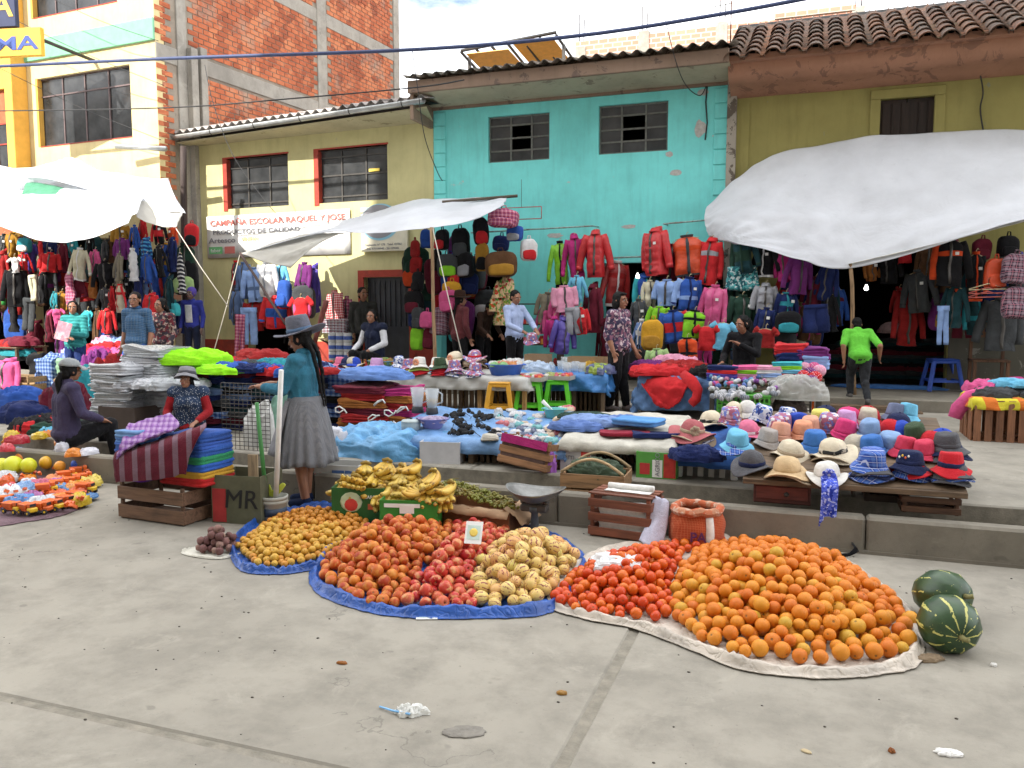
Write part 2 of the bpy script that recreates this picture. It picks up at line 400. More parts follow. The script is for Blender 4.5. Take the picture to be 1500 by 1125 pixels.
def room(par, u0, u1, z0, z1, d=3.0, y=.24, m=None):                # the space behind an opening
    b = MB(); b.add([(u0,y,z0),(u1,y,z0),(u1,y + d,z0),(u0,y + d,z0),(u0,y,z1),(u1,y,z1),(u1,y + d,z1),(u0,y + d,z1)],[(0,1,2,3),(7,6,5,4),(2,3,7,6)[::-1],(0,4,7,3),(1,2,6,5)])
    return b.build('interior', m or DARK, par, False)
def plaster(c, stain_c=(.5, .5, .48), worn=.66, name='plaster', streak=True):
    n = NT(name); c = lin(c)
    a = n.ramp(n.noise(1.4, 7, .65), [(.25, dirt(c, .8)), (.55, c), (.8, dirt(c, 1.1))])
    mp = n.new('ShaderNodeMapping'); mp.inputs['Scale'].default_value = (7, 7, .8); n.l.new(n.tc(), mp.inputs[0])
    a = n.mix(n.ramp(n.noise(1.0, 6, .65, mp.outputs[0]), [(.5, 0.0), (.85, .5)]), a, dirt(c, .55))
    a = n.mix(n.ramp(n.noise(3.4, 8, .68, dist=.6), [(worn, 0.0), (worn + .012, 1.0)]), a, stain_c)
    a = n.mix(n.ramp(n.noise(24, 5, .7), [(.68, 0.0), (.75, .5)]), a, dirt(c, .45))
    n.col(a); n.rough(.88); n.p.inputs['Specular IOR Level'].default_value = .25; n.bump(n.math('ADD',n.noise(90,4,.6),n.noise(6,5)),.22,.012); return n.m
def corrugated(par, p00, p10, p11, p01, pitch, amp, mt, nsheet, name='roof_sheet', lap=.012):
    p00, p10, p11, p01 = map(Vector, (p00, p10, p11, p01))        # front-left, front-right, back-right, back-left
    L = (p10 - p00).length; out = []
    for k in range(nsheet):
        a, b = k / nsheet, (k + 1) / nsheet + .01; nn = int(L / nsheet / pitch * 8)
        dz = .008 * (k % 2) + .01 * nz(k * 1.7, 4); sh = .05 * nz(k * 2.3, 9)
        def f(u, v):
            t = a + (b - a) * u; q = (p00 * (1 - t) + p10 * t) * (1 - v) + (p01 * (1 - t) + p11 * t) * v
            return q + Vector((0, sh * (1 - v), math.cos(t * L / pitch * 2 * math.pi) * amp + dz))
        out.append(MB().grid(nn, 3, f).build(name, mt, par, thick=.008))
    return out
# ---------------------------------------------------------------- turquoise house
FT = Fr((-6.29, 13.4), 0)
TURQ = plaster((.22, .78, .76), (.55, .56, .55), .665, 'turquoise_plaster')
th = FT.thing('turquoise_house', 'turquoise plastered two storey house with two barred windows and corrugated roof', 'house')
wa = (1.03, 2.13, 4.07, 4.84); wb = (2.97, 4.10, 4.09, 4.87)
o1 = (.12, FT.hit(742, 400)[0], .40, FT.hit(690, 392)[1]); o2 = (FT.hit(884, 400)[0], FT.hit(1064, 400)[0], .40, FT.hit(960, 384)[1])
m = MB(); wall_holes(m, 0, 5.10, .38, 5.08, [wa, wb, o1, o2]); m.build('wall', TURQ, th, False)
m = MB()
for k in range(7):                        # pilaster blocks at both ends
    for u in (.02, 4.82):
        MB().box(u, u + .22, -.022, .0, 3.35 + k * .235, 3.35 + k * .235 + .222).build('plaster_block', TURQ, th, False, bevel=.008)
GREYF = mat((.16, .165, .15), .7, .4, 14, .2, 60, 'window_paint')
window(th, *wa, [.36, .70], [.25, .52, .8], GREYF, skip=((1, 1), (1, 2))); window(th, *wb, [.33, .68], [.25, .5, .78], GREYF, skip=((1, 1), (1, 2)))
room(th,.9,2.2,3.9,4.95,1.6); room(th,2.9,4.2,3.9,4.95,1.6); room(th,o1[0] - .1,o1[1] + .3,.405,o1[3] + .2,3); room(th,o2[0] - .3,o2[1] + .02,.405,o2[3] + .2,4)
SOFF = plaster((.50, .43, .31), (.3, .24, .18), .6, 'soffit_plaster'); FASC = plaster((.27, .19, .14), (.15, .11, .09), .58, 'fascia_plaster')
m = MB(); m.add([(-.05,-.02,5.075),(5.1,-.02,5.075),(5.1,-.78,5.15),(-.05,-.78,5.15)],[(0,1,2,3)]); m.build('soffit',SOFF,th,False,thick=.02)
MB().box(-.08, 5.1, -.84, -.785, 5.13, 5.335).build('fascia', FASC, th, False, bevel=.012)
MB().box(0.0, 5.08, -.05, -.0, 5.02, 5.062).build('moulding', FASC, th, False)
MB().box(-.06, .0, -.78, .25, 4.72, 5.3).build('end_wall', FASC, th, False)
ROOFS = plaster((.20, .17, .14), (.08, .075, .06), .5, 'old_roof_sheet')
rf = MB().box(0, 5.1, .3, 4, 5.3, 5.36).build('roof', DARK, th, False)
corrugated(rf, (-.12, -.95, 5.37), (5.14, -.95, 5.37), (5.14, 4, 6.45), (-.12, 4, 6.45), .205, .032, ROOFS, 6)
# peeled patches, electric conduit and rusted clothes rails on the wall
CORD = mat((.03, .03, .032), .7, .2, 9, 0, name='black_cable')
pt = lambda px, py, y=-.01: Vector((FT.hit(px, py, y)[0], y, FT.hit(px, py, y)[1]))
MB().tube([pt(1036, 122), pt(1034, 150), pt(1036, 180), pt(1033, 205)], .012, 6).build('conduit', CORD, th)
for i,(a,b,c,d) in enumerate(((1026,188,14,20),(990,253,14,7),(980,226,9,7),(1030,135,13,8),(812,345,22,6),(920,332,18,5))):
    p = pt(a, b, -.004); vs = []
    for k in range(14):
        t = k / 14 * 2 * math.pi; rr = 1 + .35 * nz(i * 3.1,math.cos(t) * 2,math.sin(t) * 2); vs.append((p.x + math.cos(t) * rr * c * .0065,-.004,p.z + math.sin(t) * rr * d * .0065))
    MB().add(vs, [tuple(range(14))]).build('peeled_patch', mat((.5, .5, .48), .9, .3, 20, .2, name='bare_plaster'), th, False)
RAILM = mat((.30, .42, .40), .6, .5, 16, .2, 60, 'worn_rail', stain=(.2, .1, .06))
def rail(px0, py0, px1, py1, y, par, r=.014, mt=None):
    m = MB(); a, b = Vector(FT.loc(W(px0, py0, y))), Vector(FT.loc(W(px1, py1, y))); m.tube([a, b], r, 6)
    for q in (a, b): m.tube([q, (q.x, 0, q.z + .02)], r * .8, 6)
    return m.build('clothes_rail', mt or RAILM, par)
rail(972, 328, 1040, 322, 13.0, th); rail(690, 341, 868, 331, 13.0, th); rail(885, 378, 1062, 372, 13.05, th, .016)
# ---------------------------------------------------------------- olive house with clay tiles
FRr = Fr((-1.19, 13.4), 0)
OLIVE = plaster((.30, .27, .095), (.24, .25, .16), .66, 'olive_plaster')
oh = FRr.thing('olive_tiled_house', 'olive green plastered house with clay tile roof and dark shuttered window', 'house')
ow = (FRr.hit(1290, 150)[0], FRr.hit(1369, 150)[0], 3.55, FRr.hit(1290, 146)[1])
oo = (FRr.hit(1180, 400)[0], FRr.hit(1392, 400)[0], .40, 2.55)
m = MB(); wall_holes(m, .0, 9, .38, 4.86, [ow, oo]); m.build('wall', OLIVE, oh, False)
DIRTY = plaster((.10, .095, .075), (.22, .21, .18), .6, 'grimy_plaster')
MB().box(oo[1] + .02, 8.9, -.02, -.003, .40, 1.75).build('worn_skirting', DIRTY, oh, False)
room(oh, ow[0] - .1, ow[1] + .1, 3.4, ow[3] + .1, 1.2); room(oh, oo[0] - .3, oo[1] + .3, .405, 2.7, 4.5)
m = MB()
a, b, c, d = ow
m.box(a - .14,a - .0,-.03,0,3.4,d); m.box(b + .0,b + .14,-.03,0,3.4,d); m.box(a - .14,b + .14,-.031,0,d + .001,d + .14); m.build('window_surround',OLIVE,oh,False,bevel=.01)
SHUT = wood((.022, .012, .008), name='shutter_wood', axis=2)
for k in range(2):
    w = (b - a) / 2; s = MB().box(a + k * w + .006, a + k * w + w - .006, .05, .09, 3.55, d - .01).build('shutter', SHUT, oh, False)
    for q in range(3): MB().box(a + k * w + .03 + q * .13,a + k * w + .14 + q * .13,.035,.05,3.6,d - .06).build('shutter_board',SHUT,s,False,bevel=.006)
MB().box(.02, .25, -.02, 0, .4, 4.7).build('pilaster', OLIVE, oh, False)
PINK = plaster((.38, .20, .13), (.24, .13, .09), .56, 'pink_cornice_plaster')
prof = [(0,4.80),(-.10,4.82),(-.2,4.86),(-.3,4.9),(-.42,4.905),(-.5,4.93),(-.58,4.99),(-.62,5.05),(-.63,5.15),(-.75,5.16),(-.75,5.24),(0.2,5.25)]
m = MB(); m.grid(13,len(prof),lambda u,v: (-.03 + u * 9.05,prof[round(v * (len(prof) - 1))][0],prof[round(v * (len(prof) - 1))][1] + .01 * nz(u * 9,v * 4)))
m.add([(-.03, y, z) for y, z in prof], [tuple(range(len(prof)))]); m.build('cornice', PINK, oh, True, sharp=35)
MB().box(-.08, .06, -.1, .25, .4, 5.2).build('party_wall', plaster((.35, .32, .27), (.12, .1, .08), .55, 'raw_plaster'), oh, False)
def mk_tile():
    n = NT('clay_tile'); r = n.rand(); base = n.ramp(r,[(0,(.10,.055,.035)),(.35,(.20,.085,.045)),(.7,(.13,.085,.06)),(1,(.27,.12,.06))])
    base = n.mix(n.ramp(n.noise(7,6,.7),[(.42,0.0),(.62,.85)]),base,(.035,.032,.026)); base = n.mix(n.ramp(n.noise(16,4),[(.6,0.0),(.7,.6)]),base,(.12,.13,.05))
    n.col(base); n.rough(.92); n.bump(n.noise(40, 5, .7), .5, .01); return n.m
TILE = mk_tile()
roof = MB().add([(-.1, -.7, 5.235), (9, -.7, 5.235), (9, 1.9, 6.5), (-.1, 1.9, 6.5)], [(0, 1, 2, 3)]).build('roof', DARK, oh, False)
m = MB()                                                          # one barrel tile, long axis +y
nseg = 9
def tl(u, v):
    t = math.pi * (u * 1.06 - .03); r = .118 - .022 * v; return (math.cos(t) * r, v * .42, math.sin(t) * r * .92)
m.grid(nseg, 3, tl); vs = []; 
m.grid(nseg, 3, lambda u, v: Vector(tl(1 - u, v)) * 1.0 + Vector((0, 0, -.016)))
m.grid(nseg, 2, lambda u, v: Vector(tl(u, 0)) + Vector((0, 0, -.016 * (1 - v))))
tile_me = m.mesh('tile', TILE)
pit = math.atan2(6.5 - 5.235, 2.6)
pan = MB()
for c_ in range(31):
    u = .04 + c_ * .282
    for r_ in range(7):
        yy = -.86 + r_ * .315; zz = 5.22 + (yy + .7) * math.tan(pit)
        o = lnk('tile',tile_me,None,roof,(u + .018 * nz(c_ * 2.1,r_ * 3.7),yy + .03 * nz(c_ * 1.3,r_ * 1.9,4),zz + .015 + .012 * nz(c_,r_,8)),(pit - .05 + .05 * nz(c_ * 3,r_),.09 * nz(c_ * 5,r_ * 2),.08 * nz(c_ * 7,r_ * 3)))
    def pf(a, b, u=u):
        t = math.pi * (1 + a); y = -.84 + b * 2.4; return (u + .141 + math.cos(t) * .1,y,5.235 + (y + .7) * math.tan(pit) + .075 + math.sin(t) * .07)
    MB().grid(7, 2, pf).build('pan_tile_row', TILE, roof, thick=.012)
# ---------------------------------------------------------------- cream house (sunlit)
F2 = Fr((-11.8, 13.78), 4)
CREAM = plaster((.58,.54,.28),(.5,.47,.28),.68,'cream_plaster'); RED = mat((.38,.05,.03),.7,.3,9,.15,50,'red_paint',stain=(.2,.04,.03))
ch = F2.thing('cream_school_shop_house', 'cream plastered house with red framed windows and gutter beside the brick wall', 'house')
h2 = lambda px, py: F2.hit(px, py)
W1 = (.76, 2.34, 3.55, 4.53); W2 = (2.98, 4.57, 3.55, 4.53)
dr = (h2(534, 450)[0], h2(600, 450)[0], SW, h2(560, 406)[1]); so = (h2(362, 450)[0], h2(436, 450)[0], SW, 1.75)
m = MB(); wall_holes(m, -.0, 5.52, .2, 4.86, [W1, W2, dr, so]); m.build('wall', CREAM, ch, False)
for k, (q, us, zs) in enumerate(((W1, [.34, .68], [.1, .5, .82]), (W2, [.34, .68], [.12, .52, .86]))):
    window(ch, *q, us, zs, IRON, .1)
    MB().box(q[0] - .03,q[0] + .075,-.012,.2,q[2] - .04,q[3] + .03).build('window_jamb',RED,ch,False); MB().box(q[0] + .076,q[1] + .02,-.01,.16,q[3] + .0,q[3] + .03).build('window_head',RED,ch,False)
    room(ch, q[0] - .1, q[1] + .1, 3.4, 4.7, 1.5)
MB().box(W2[0] + 1.15, W2[0] + 1.38, .062, .072, 4.08, 4.13).build('window_sticker', mat((.8, .6, .1), .6, .1), ch, False)
z_ = h2(320, 497)[1]
for a, b in ((.0, so[0]), (so[1], dr[0] - .12), (dr[1] + .12, 5.5)): MB().box(a, b, -.014, -.002, SW, z_).build('red_skirting', RED, ch, False)
for a,b,c,d in ((dr[0] - .12,dr[0],SW,dr[3]),(dr[1],dr[1] + .12,SW,dr[3]),(dr[0] - .12,dr[1] + .12,dr[3] + .001,dr[3] + .13)): MB().box(a,b,-.03,.1,c,d).build('door_frame',RED,ch,False)
DOORM = mat((.045, .05, .06), .45, .3, 6, .1, 30, 'steel_door', spec=.5)
dd = MB().box(dr[0], dr[1], .12, .15, SW, dr[3]).build('door', DOORM, ch, False)
for k in range(9): u = dr[0] + .04 + k * (dr[1] - dr[0] - .08) / 8; MB().box(u - .012,u + .012,.098,.12,1.25,dr[3] - .06).build('door_bar',DOORM,dd,False)
MB().box(dr[0] + .02, dr[1] - .02, .1, .119, 1.17, 1.23).build('door_rail', DOORM, dd, False)
room(ch, so[0] - .2, so[1] + .2, SW + .004, 1.9, 2.5)
fl, fr_ = F2.loc(G(233, 207, 4.90)), F2.loc(G(622, 150, 4.98))
m = MB(); m.add([(-.1,.0,4.845),(5.52,0,4.845),(fr_.x,fr_.y + .06,fr_.z - .06),(fl.x,fl.y + .06,fl.z - .06)],[(0,1,2,3)]); m.build('soffit',plaster((.52,.47,.30),(.3,.27,.16),.62,'cream_soffit'),ch,False,thick=.02)
rf = MB().add([(fl.x, fl.y + .2, 4.97), (fr_.x, fr_.y + .2, 5.04), (5.55, 4, 5.6), (-.2, 4, 5.6)], [(0, 1, 2, 3)]).build('roof', DARK, ch, False)
SHEET = mat((.42, .38, .36), .75, .4, 7, .2, 40, 'cement_sheet', stain=(.16, .13, .11))
corrugated(rf, (fl.x, fl.y - .02, fl.z + .13), (fr_.x, fr_.y - .02, fr_.z + .10), (5.55, 4, 6.1), (-.2, 4, 6.1), .20, .034, SHEET, 7)
corrugated(rf,(fl.x,fl.y + .25,fl.z + .2),(fr_.x,fr_.y + .25,fr_.z + .16),(5.55,4,6.14),(-.2,4,6.14),.20,.03,SHEET,5,'upper_roof_sheet')
gm = MB()
def gut(u, v):
    t = math.pi * (1 + u); p = fl.lerp(fr_, v); return p + Vector((0, math.cos(t) * .065 - .03, math.sin(t) * .075 + .05))
gt = MB().grid(9, 12, gut).build('gutter', STEEL, ch, thick=.006)
for k in range(6):
    p = fl.lerp(fr_,.06 + k * .175); MB().tube([p + Vector((0,math.cos(math.pi * (1 + q / 8)) * .072 - .03,math.sin(math.pi * (1 + q / 8)) * .082 + .05)) for q in range(9)],.008,5).build('gutter_bracket',IRON,gt)
# banner and round-logo sign on the cream wall
WHITE = mat((.78, .78, .76), .6, .12, 5, .08, 30, 'white_paint')
bx0, bz1 = h2(304, 318); bx1, bz0 = h2(515, 372)
bn = thing('shop_banner', 'white school supplies banner with red and black lettering on the cream wall', 'sign', F2.wor(bx0, -.03, bz0), -F2.a)
bw, bh = bx1 - bx0, bz1 - bz0
m = MB().grid(24, 4, lambda u, v: (u * bw, .012 * nz(u * 7, v * 2), v * bh)).build('banner_sheet', WHITE, bn, thick=.004)
cr, ck, cg, cy_ = (mat(c, .6, .05, 5, 0, name='sign_paint') for c in ((.55, .16, .14), (.24, .24, .26), (.16, .48, .20), (.8, .62, .25)))
text('lettering', 'CAMPAÑA ESCOLAR RAQUEL Y JOSE', .155, cr, bn, (.10, -.018, bh - .19), fitw=bw - .2, bold=True)
text('lettering', 'PRODUCTOS DE CALIDAD', .12, ck, bn, (.17, -.018, bh - .36), fitw=bw * .62, bold=True)
text('lettering','Artesco',.14,ck,bn,(.06,-.018,bh - .53),fitw=bw * .2,bold=True); text('lettering','VINIFAN',.11,cy_,bn,(bw * .26,-.018,bh - .51),bold=True)
MB().box(.06,.4,-.016,-.012,.08,.22).build('green_panel',cg,bn,False); MB().box(.46,.72,-.016,-.012,.08,.22).build('red_panel',cr,bn,False)
text('lettering', 'faber', .1, WHITE, bn, (.1, -.02, .115), fitw=.26)
sx0, sz1 = h2(532, 325); sx1, sz0 = h2(600, 367)
sg = thing('oval_logo_sign', 'cream sign board with black oval logo above the steel door', 'sign', F2.wor(sx0, -.06, sz0), -F2.a)
sw_, sh_ = sx1 - sx0, sz1 - sz0
MB().box(0, sw_, -.02, .02, 0, sh_ + .25).build('board', mat((.66, .62, .48), .6, .1, 4, .05, 30, 'sign_board'), sg, False)
m = MB()
m.add([(sw_ * .42 + math.cos(t / 20 * math.pi) * .42,-.024,sh_ * .95 + math.sin(t / 20 * math.pi) * .33) for t in range(40)],[tuple(range(40))]); m.build('oval',mat((.25,.5,.62),.6,.05),sg,False)
m = MB(); m.add([(sw_ * .40 + math.cos(t / 20 * math.pi) * .39,-.028,sh_ * .97 + math.sin(t / 20 * math.pi) * .30) for t in range(40)],[tuple(range(40))]); m.build('oval',ck,sg,False)
text('lettering','HEAM',.2,WHITE,sg,(.12,-.033,sh_ * .78),fitw=.62,bold=True); text('lettering','Cajabamba N° 178   Telef. 427861',.055,ck,sg,(.08,-.023,.10),fitw=sw_ * .8); text('lettering','Cel. 970108940 - 961109586',.055,ck,sg,(.12,-.023,.03),fitw=sw_ * .7)
# ---------------------------------------------------------------- tall yellow building with bare brick flank
PL = Vector((-11.9, 12.92, 0)); a4 = R(4); Wd = 3.85
FL = Fr((PL.x - Wd * math.cos(a4), PL.y + Wd * math.sin(a4)), 4)
YEL = plaster((.72,.60,.32),(.66,.56,.36),.7,'yellow_plaster'); GRN = mat((.20,.48,.30),.8,.15,5,.1,40,'green_paint'); ORG = mat((.75,.42,.08),.8,.15,5,.1,40,'orange_paint')
lb = FL.thing('yellow_brick_building', 'tall yellow fronted building with green band and exposed red brick side', 'building')
hl = FL.hit
v1 = (hl(54,150)[0],hl(192,150)[0],hl(120,208)[1],hl(120,105)[1]); v2 = (hl(46,20)[0],hl(172,10)[0],hl(110,14)[1],hl(110,14)[1] + 1.5); lo = (.05,Wd - .45,SW,3.0)
m = MB(); wall_holes(m, 0, Wd, .2, 13.5, [v1, v2, lo]); m.build('wall', YEL, lb, False)
WINF = mat((.14, .10, .10), .5, .3, 9, .1, 40, 'window_steel')
window(lb, *v1, [.26, .5, .75], [.74], WINF, .09); window(lb, *v2, [.26, .5, .75], [.3, .8], WINF, .09)
for q in (v1, v2):
    room(lb, q[0] - .1, q[1] + .1, q[2] - .1, q[3] + .1, 1.2)
    MB().box(q[0],q[0] + .06,-.015,.1,q[2],q[3]).build('window_jamb',ORG,lb,False); MB().box(q[0] + .06,q[1],-.006,.08,q[2] - .02,q[2]).build('window_sill',RED,lb,False)
room(lb, lo[0] - .02, lo[1] + .2, SW + .004, 3.1, 3.5)
g0 = hl(130, 76)[1]; MB().box(.01, Wd + .015, -.05, -.002, g0, g0 + .42).build('green_band', GRN, lb, False, bevel=.01)
MB().box(-.02, .22, -.35, -.002, 2.9, 13.5).build('orange_pilaster', ORG, lb, False, bevel=.01)
MB().box(.01, Wd + .015, -.05, -.002, g0 + 3.1, g0 + 3.5).build('green_band', GRN, lb, False, bevel=.01)
p = FL.loc(hitp(170, 214, FL.p - FL.i * .35, FL.i)); q = FL.loc(W(243, 218, 12.75))
MB().tube([p, q], .05, 10).build('drain_pipe', STEEL, lb)
# flank (local x = Wd plane, y runs back)
MORT = mk_concrete('mortar', (.30, .26, .21)); DEP = 8.85
MB().box(Wd - .25, Wd - .006, .24, DEP, .2, 13.5).build('flank_wall', MORT, lb, False)
fp = FL.wor(Wd, 0, 0)
def flank(px, py): q = hitp(px, py, fp, FL.d); return (q - fp).dot(FL.i), q.z
cols = [(flank(258, 60)[0], flank(272, 60)[0]), (flank(465, 110)[0], flank(478, 110)[0]), (DEP - .3, DEP)]
zA, zB = flank(500, 42)[1], flank(380, 128)[1]
beams = [(zA - .16, zA + .16), (zB - .16, zB + .16), (zA + (zA - zB) - .16, zA + (zA - zB) + .16)]
for a, b in cols: MB().box(Wd - .02, Wd + .03, a, b, .2, 13.5).build('concrete_column', CONC3, lb, False, bevel=.012)
for k, (a, b) in enumerate(beams):
    ys = [0.0] + [v for c in cols for v in c]
    for i in range(0,len(ys) - 1,2): MB().box(Wd - .02,Wd + .022,ys[i] + .003,ys[i + 1] - .003,a,b).build('concrete_beam',CONC3,lb,False,bevel=.012)
for px in (276,290): a,zt = flank(px,72); MB().box(Wd + .03,Wd + .16,a - .09,a + .09,.2,zt).build('concrete_post',CONC3,lb,False,bevel=.01)
def mk_brick():
    n = NT('brick'); r = n.rand(); x, y, z = n.sep(n.new('ShaderNodeNewGeometry').outputs['Position'])
    v = n.new('ShaderNodeTexVoronoi'); v.inputs['Scale'].default_value = 4.2; n.l.new(n.new('ShaderNodeNewGeometry').outputs['Position'],v.inputs['Vector'])
    base = n.ramp(v.outputs['Color'], [(.1, (.28, .07, .03)), (.45, (.44, .12, .05)), (.8, (.54, .19, .085))])
    base = n.mix(n.ramp(n.noise(.9, 6, .7, n.new('ShaderNodeNewGeometry').outputs['Position']), [(.55, 0.0), (.68, .8)]), base, (.33, .27, .21))
    n.col(base); n.rough(.92); n.bump(n.noise(30, 5, .7), .5, .01); return n.m
BRICK = mk_brick()
bme = MB().box(-.012, .008, 0, .255, 0, .088).mesh('brick', BRICK, False)
slots = []
for r_ in range(int((13.4 - 1.0) / .108)):
    z = 1.0 + r_ * .108
    if any(a - .07 < z < b + .0 for a, b in beams): continue
    y = .005 + (.14 if r_ % 2 else 0)
    while y < DEP - .3:
        if not any(a - .25 < y < b for a, b in cols): slots.append((y, z))
        y += .28
def vis(y, z):
    q = FL.wor(Wd, y + .12, z + .04); dx = q.x * _ct + q.y * _st; f_ = -q.x * _st + q.y * _ct
    X = 750 + F * dx / f_; Y = 450 - F * (q.z - 1.6) / f_; return -10 < Y < 192 - (X - 240) * .13 and X > 232
slots.sort(key=lambda s: (not vis(*s), s[0] + .15 * abs(s[1] - 7)))
m = MB()
for i, (y, z) in enumerate(slots):
    j = .006 * nz(y * 9, z * 9); 
    if i < 290: lnk('brick', bme, None, lb, (Wd + j, y + .004 * nz(z * 7, y), z), (R(1.2) * nz(y * 5, z * 3), 0, R(1.5) * nz(z * 8, y * 6)))
    else: m.box(Wd - .012 + j, Wd + .008 + j, y, y + .255, z, z + .088)
o = m.build('far_bricks', BRICK, lb, False); o['kind'] = 'stuff'
# neighbour at the left edge with its hanging sign
nb = FL.thing('orange_brick_neighbour', 'narrow orange and brick shop building beside the yellow facade', 'building')
MB().box(-5,-.03,-.1,3,6.2,13.5).build('wall',ORG,nb,False); room(nb,-5,-.02,SW + .004,3.0,3,-.01); MB().box(-5,-.03,-.02,3,3.001,6.19).build('brick_wall',mat((.42,.13,.06),.9,.4,9,.4,30,'brick_render'),nb,False)
window(nb, -1.2, -.2, 4.4, 5.5, [.5], [.6], RED, -.06)
sp0 = W(-70, 88, 11.3); sp1 = W(37, 40, 11.3)
hs = thing('hanging_shop_sign', 'orange hanging shop sign with blue capital letters beside the yellow facade', 'sign', (sp0.x, 11.3, sp0.z), R(12))
sl = sp1.x - sp0.x; MB().box(0, sl, -.05, .05, 0, .5).build('board', mat((.78, .42, .05), .6, .15, 5, .05, 30, 'sign_orange'), hs, False, bevel=.01)
MB().box(.0, sl * .74, -.051, .051, .53, 1.3).build('upper_board', mat((.02, .03, .09), .6, .15, 5, .05, 30, 'sign_blue'), hs, False, bevel=.01)
CB = mat((.04,.08,.30),.6,.05,5,0,name='sign_blue_paint'); text('lettering','POMA',.33,CB,hs,(.12,-.056,.12),fitw=sl - .2,bold=True); text('lettering','A',.6,mat((.8,.5,.08),.6,.1),hs,(sl * .74 - .46,-.056,.72),bold=True)
MB().bar((sl - .05, 0, .3), (sl + .1, 1.6, .3), .05).build('bracket', IRON, hs)
# ---------------------------------------------------------------- buildings behind the roofs
PB = NT('pale_brick'); bt = PB.new('ShaderNodeTexBrick'); bt.inputs['Scale'].default_value = 1.6; bt.inputs['Mortar Size'].default_value = .03; bt.inputs['Color1'].default_value = (.52,.27,.19,1); bt.inputs['Color2'].default_value = (.40,.20,.14,1); bt.inputs['Mortar'].default_value = (.5,.44,.38,1)
mp = PB.new('ShaderNodeMapping'); mp.inputs['Rotation'].default_value = (R(90),0,0); PB.l.new(PB.tc(),mp.inputs[0]); PB.l.new(mp.outputs[0],bt.inputs['Vector']); PB.col(bt.outputs[0]); PB.rough(.9); PB = PB.m
p0 = W(843, 75, 27); p1 = W(1262, 20, 27)
bb = thing('unfinished_brick_building', 'pale unfinished brick building rising behind the turquoise roof', 'building', (p0.x, 27, 0))
w_ = p1.x - p0.x
p1.z = W(1262, 14, 27).z; MB().box(0, w_, 0, 6, 0, p1.z).build('brick_wall', PB, bb, False); 
for u in (.0,w_ * .24,w_ * .52,w_ * .97): MB().box(u,u + .35,-.03,.3,0,p1.z + (.1 if u else -.2)).build('concrete_column',CONC3,bb,False); MB().tube([(u + .1,.1,p1.z),(u + .1,.1,p1.z + .9)],.02,5).build('rebar',IRON,bb); MB().tube([(u + .25,.1,p1.z),(u + .27,.1,p1.z + .7)],.02,5).build('rebar',IRON,bb)
MB().box(w_ * .72, w_ * .98, -.05, .6, p1.z + .001, p1.z + .16).build('loose_brick_row', PB, bb, False)
p0 = W(676, 106, 20); p1 = W(815, 78, 20)
pg = thing('rooftop_pergola', 'orange translucent rooftop canopy on a steel frame behind the turquoise roof', 'canopy', (p0.x, 20, 0))
w_ = p1.x - p0.x; z0 = p0.z + .45; OM = plastic((.85, .42, .04), .4, 'orange_canopy_sheet')
for k in range(2):
    s = MB().add([(w_ * (.05 + .5 * k),0,z0 + .12 * k),(w_ * (.5 + .47 * k),0,z0 + .12 * k),(w_ * (.5 + .47 * k) + .2,1.6,z0 - .35 + .1 * k),(w_ * (.05 + .5 * k) + .2,1.6,z0 - .35 + .1 * k)],[(0,1,2,3)]).build('canopy_sheet',OM,pg,False,thick=.02)
for k in range(7): MB().bar((w_ * k / 6, -.03, z0 + .05 + .025 * k), (w_ * k / 6 + .2, 1.63, z0 - .4 + .025 * k), .05).build('canopy_rib', IRON, pg)
for k in (0, 1): MB().bar((w_ * k + .1, .3, 0), (w_ * k + .1, .3, z0 + .0 + .05 * k), .07).build('post', IRON, pg)
MB().bar((0, -.02, z0 + .08), (w_, -.02, z0 + .26), .06).build('beam', IRON, pg)
p0 = W(1450, 30, 19); tw = thing('orange_rooftop_wall', 'orange brick rooftop wall showing above the clay tiles', 'building', (p0.x, 19, 0))
MB().box(0,5,0,3,0,p0.z + .05).build('wall',ORG,tw,False); MB().add([(-.2,-.2,p0.z + .0),(5,-.2,p0.z + 1.2),(5,3,p0.z + 1.2),(-.2,3,p0.z)],[(0,1,2,3)]).build('roof',ROOFS,tw,False,thick=.06)
# ---------------------------------------------------------------- buildings across the street, behind the viewer: they shade the street
OPP = plaster((.52, .50, .46), (.42, .40, .37), .65, 'pale_render')
for nm,lbl,x0,x1,hh in (('opposite_apartment_block','tall pale rendered apartment block across the street',-16.2,26,24),('opposite_row_house','lower pale rendered house across the street, left of the apartment block',-48,-16.25,12.8)):
    ob = thing(nm, lbl, 'building', (x0, -5, 0)); w_ = x1 - x0; hs_ = []
    for i in range(int(w_ / 3)):
        for j in range(int(hh / 3) - 0): hs_.append((1 + i * 3, 2.4 + i * 3, 1.0 + j * 3, 2.3 + j * 3))
    m = MB(); wall_holes(m,0,w_,0,hh,hs_,0,-.3); m.build('wall',OPP,ob,False); MB().box(0,w_,-8,-.45,0,hh).build('core',OPP,ob,False)
    for a, b, c, d in hs_: MB().box(a, b, -.26, -.24, c, d).build('window', PANE, ob, False)
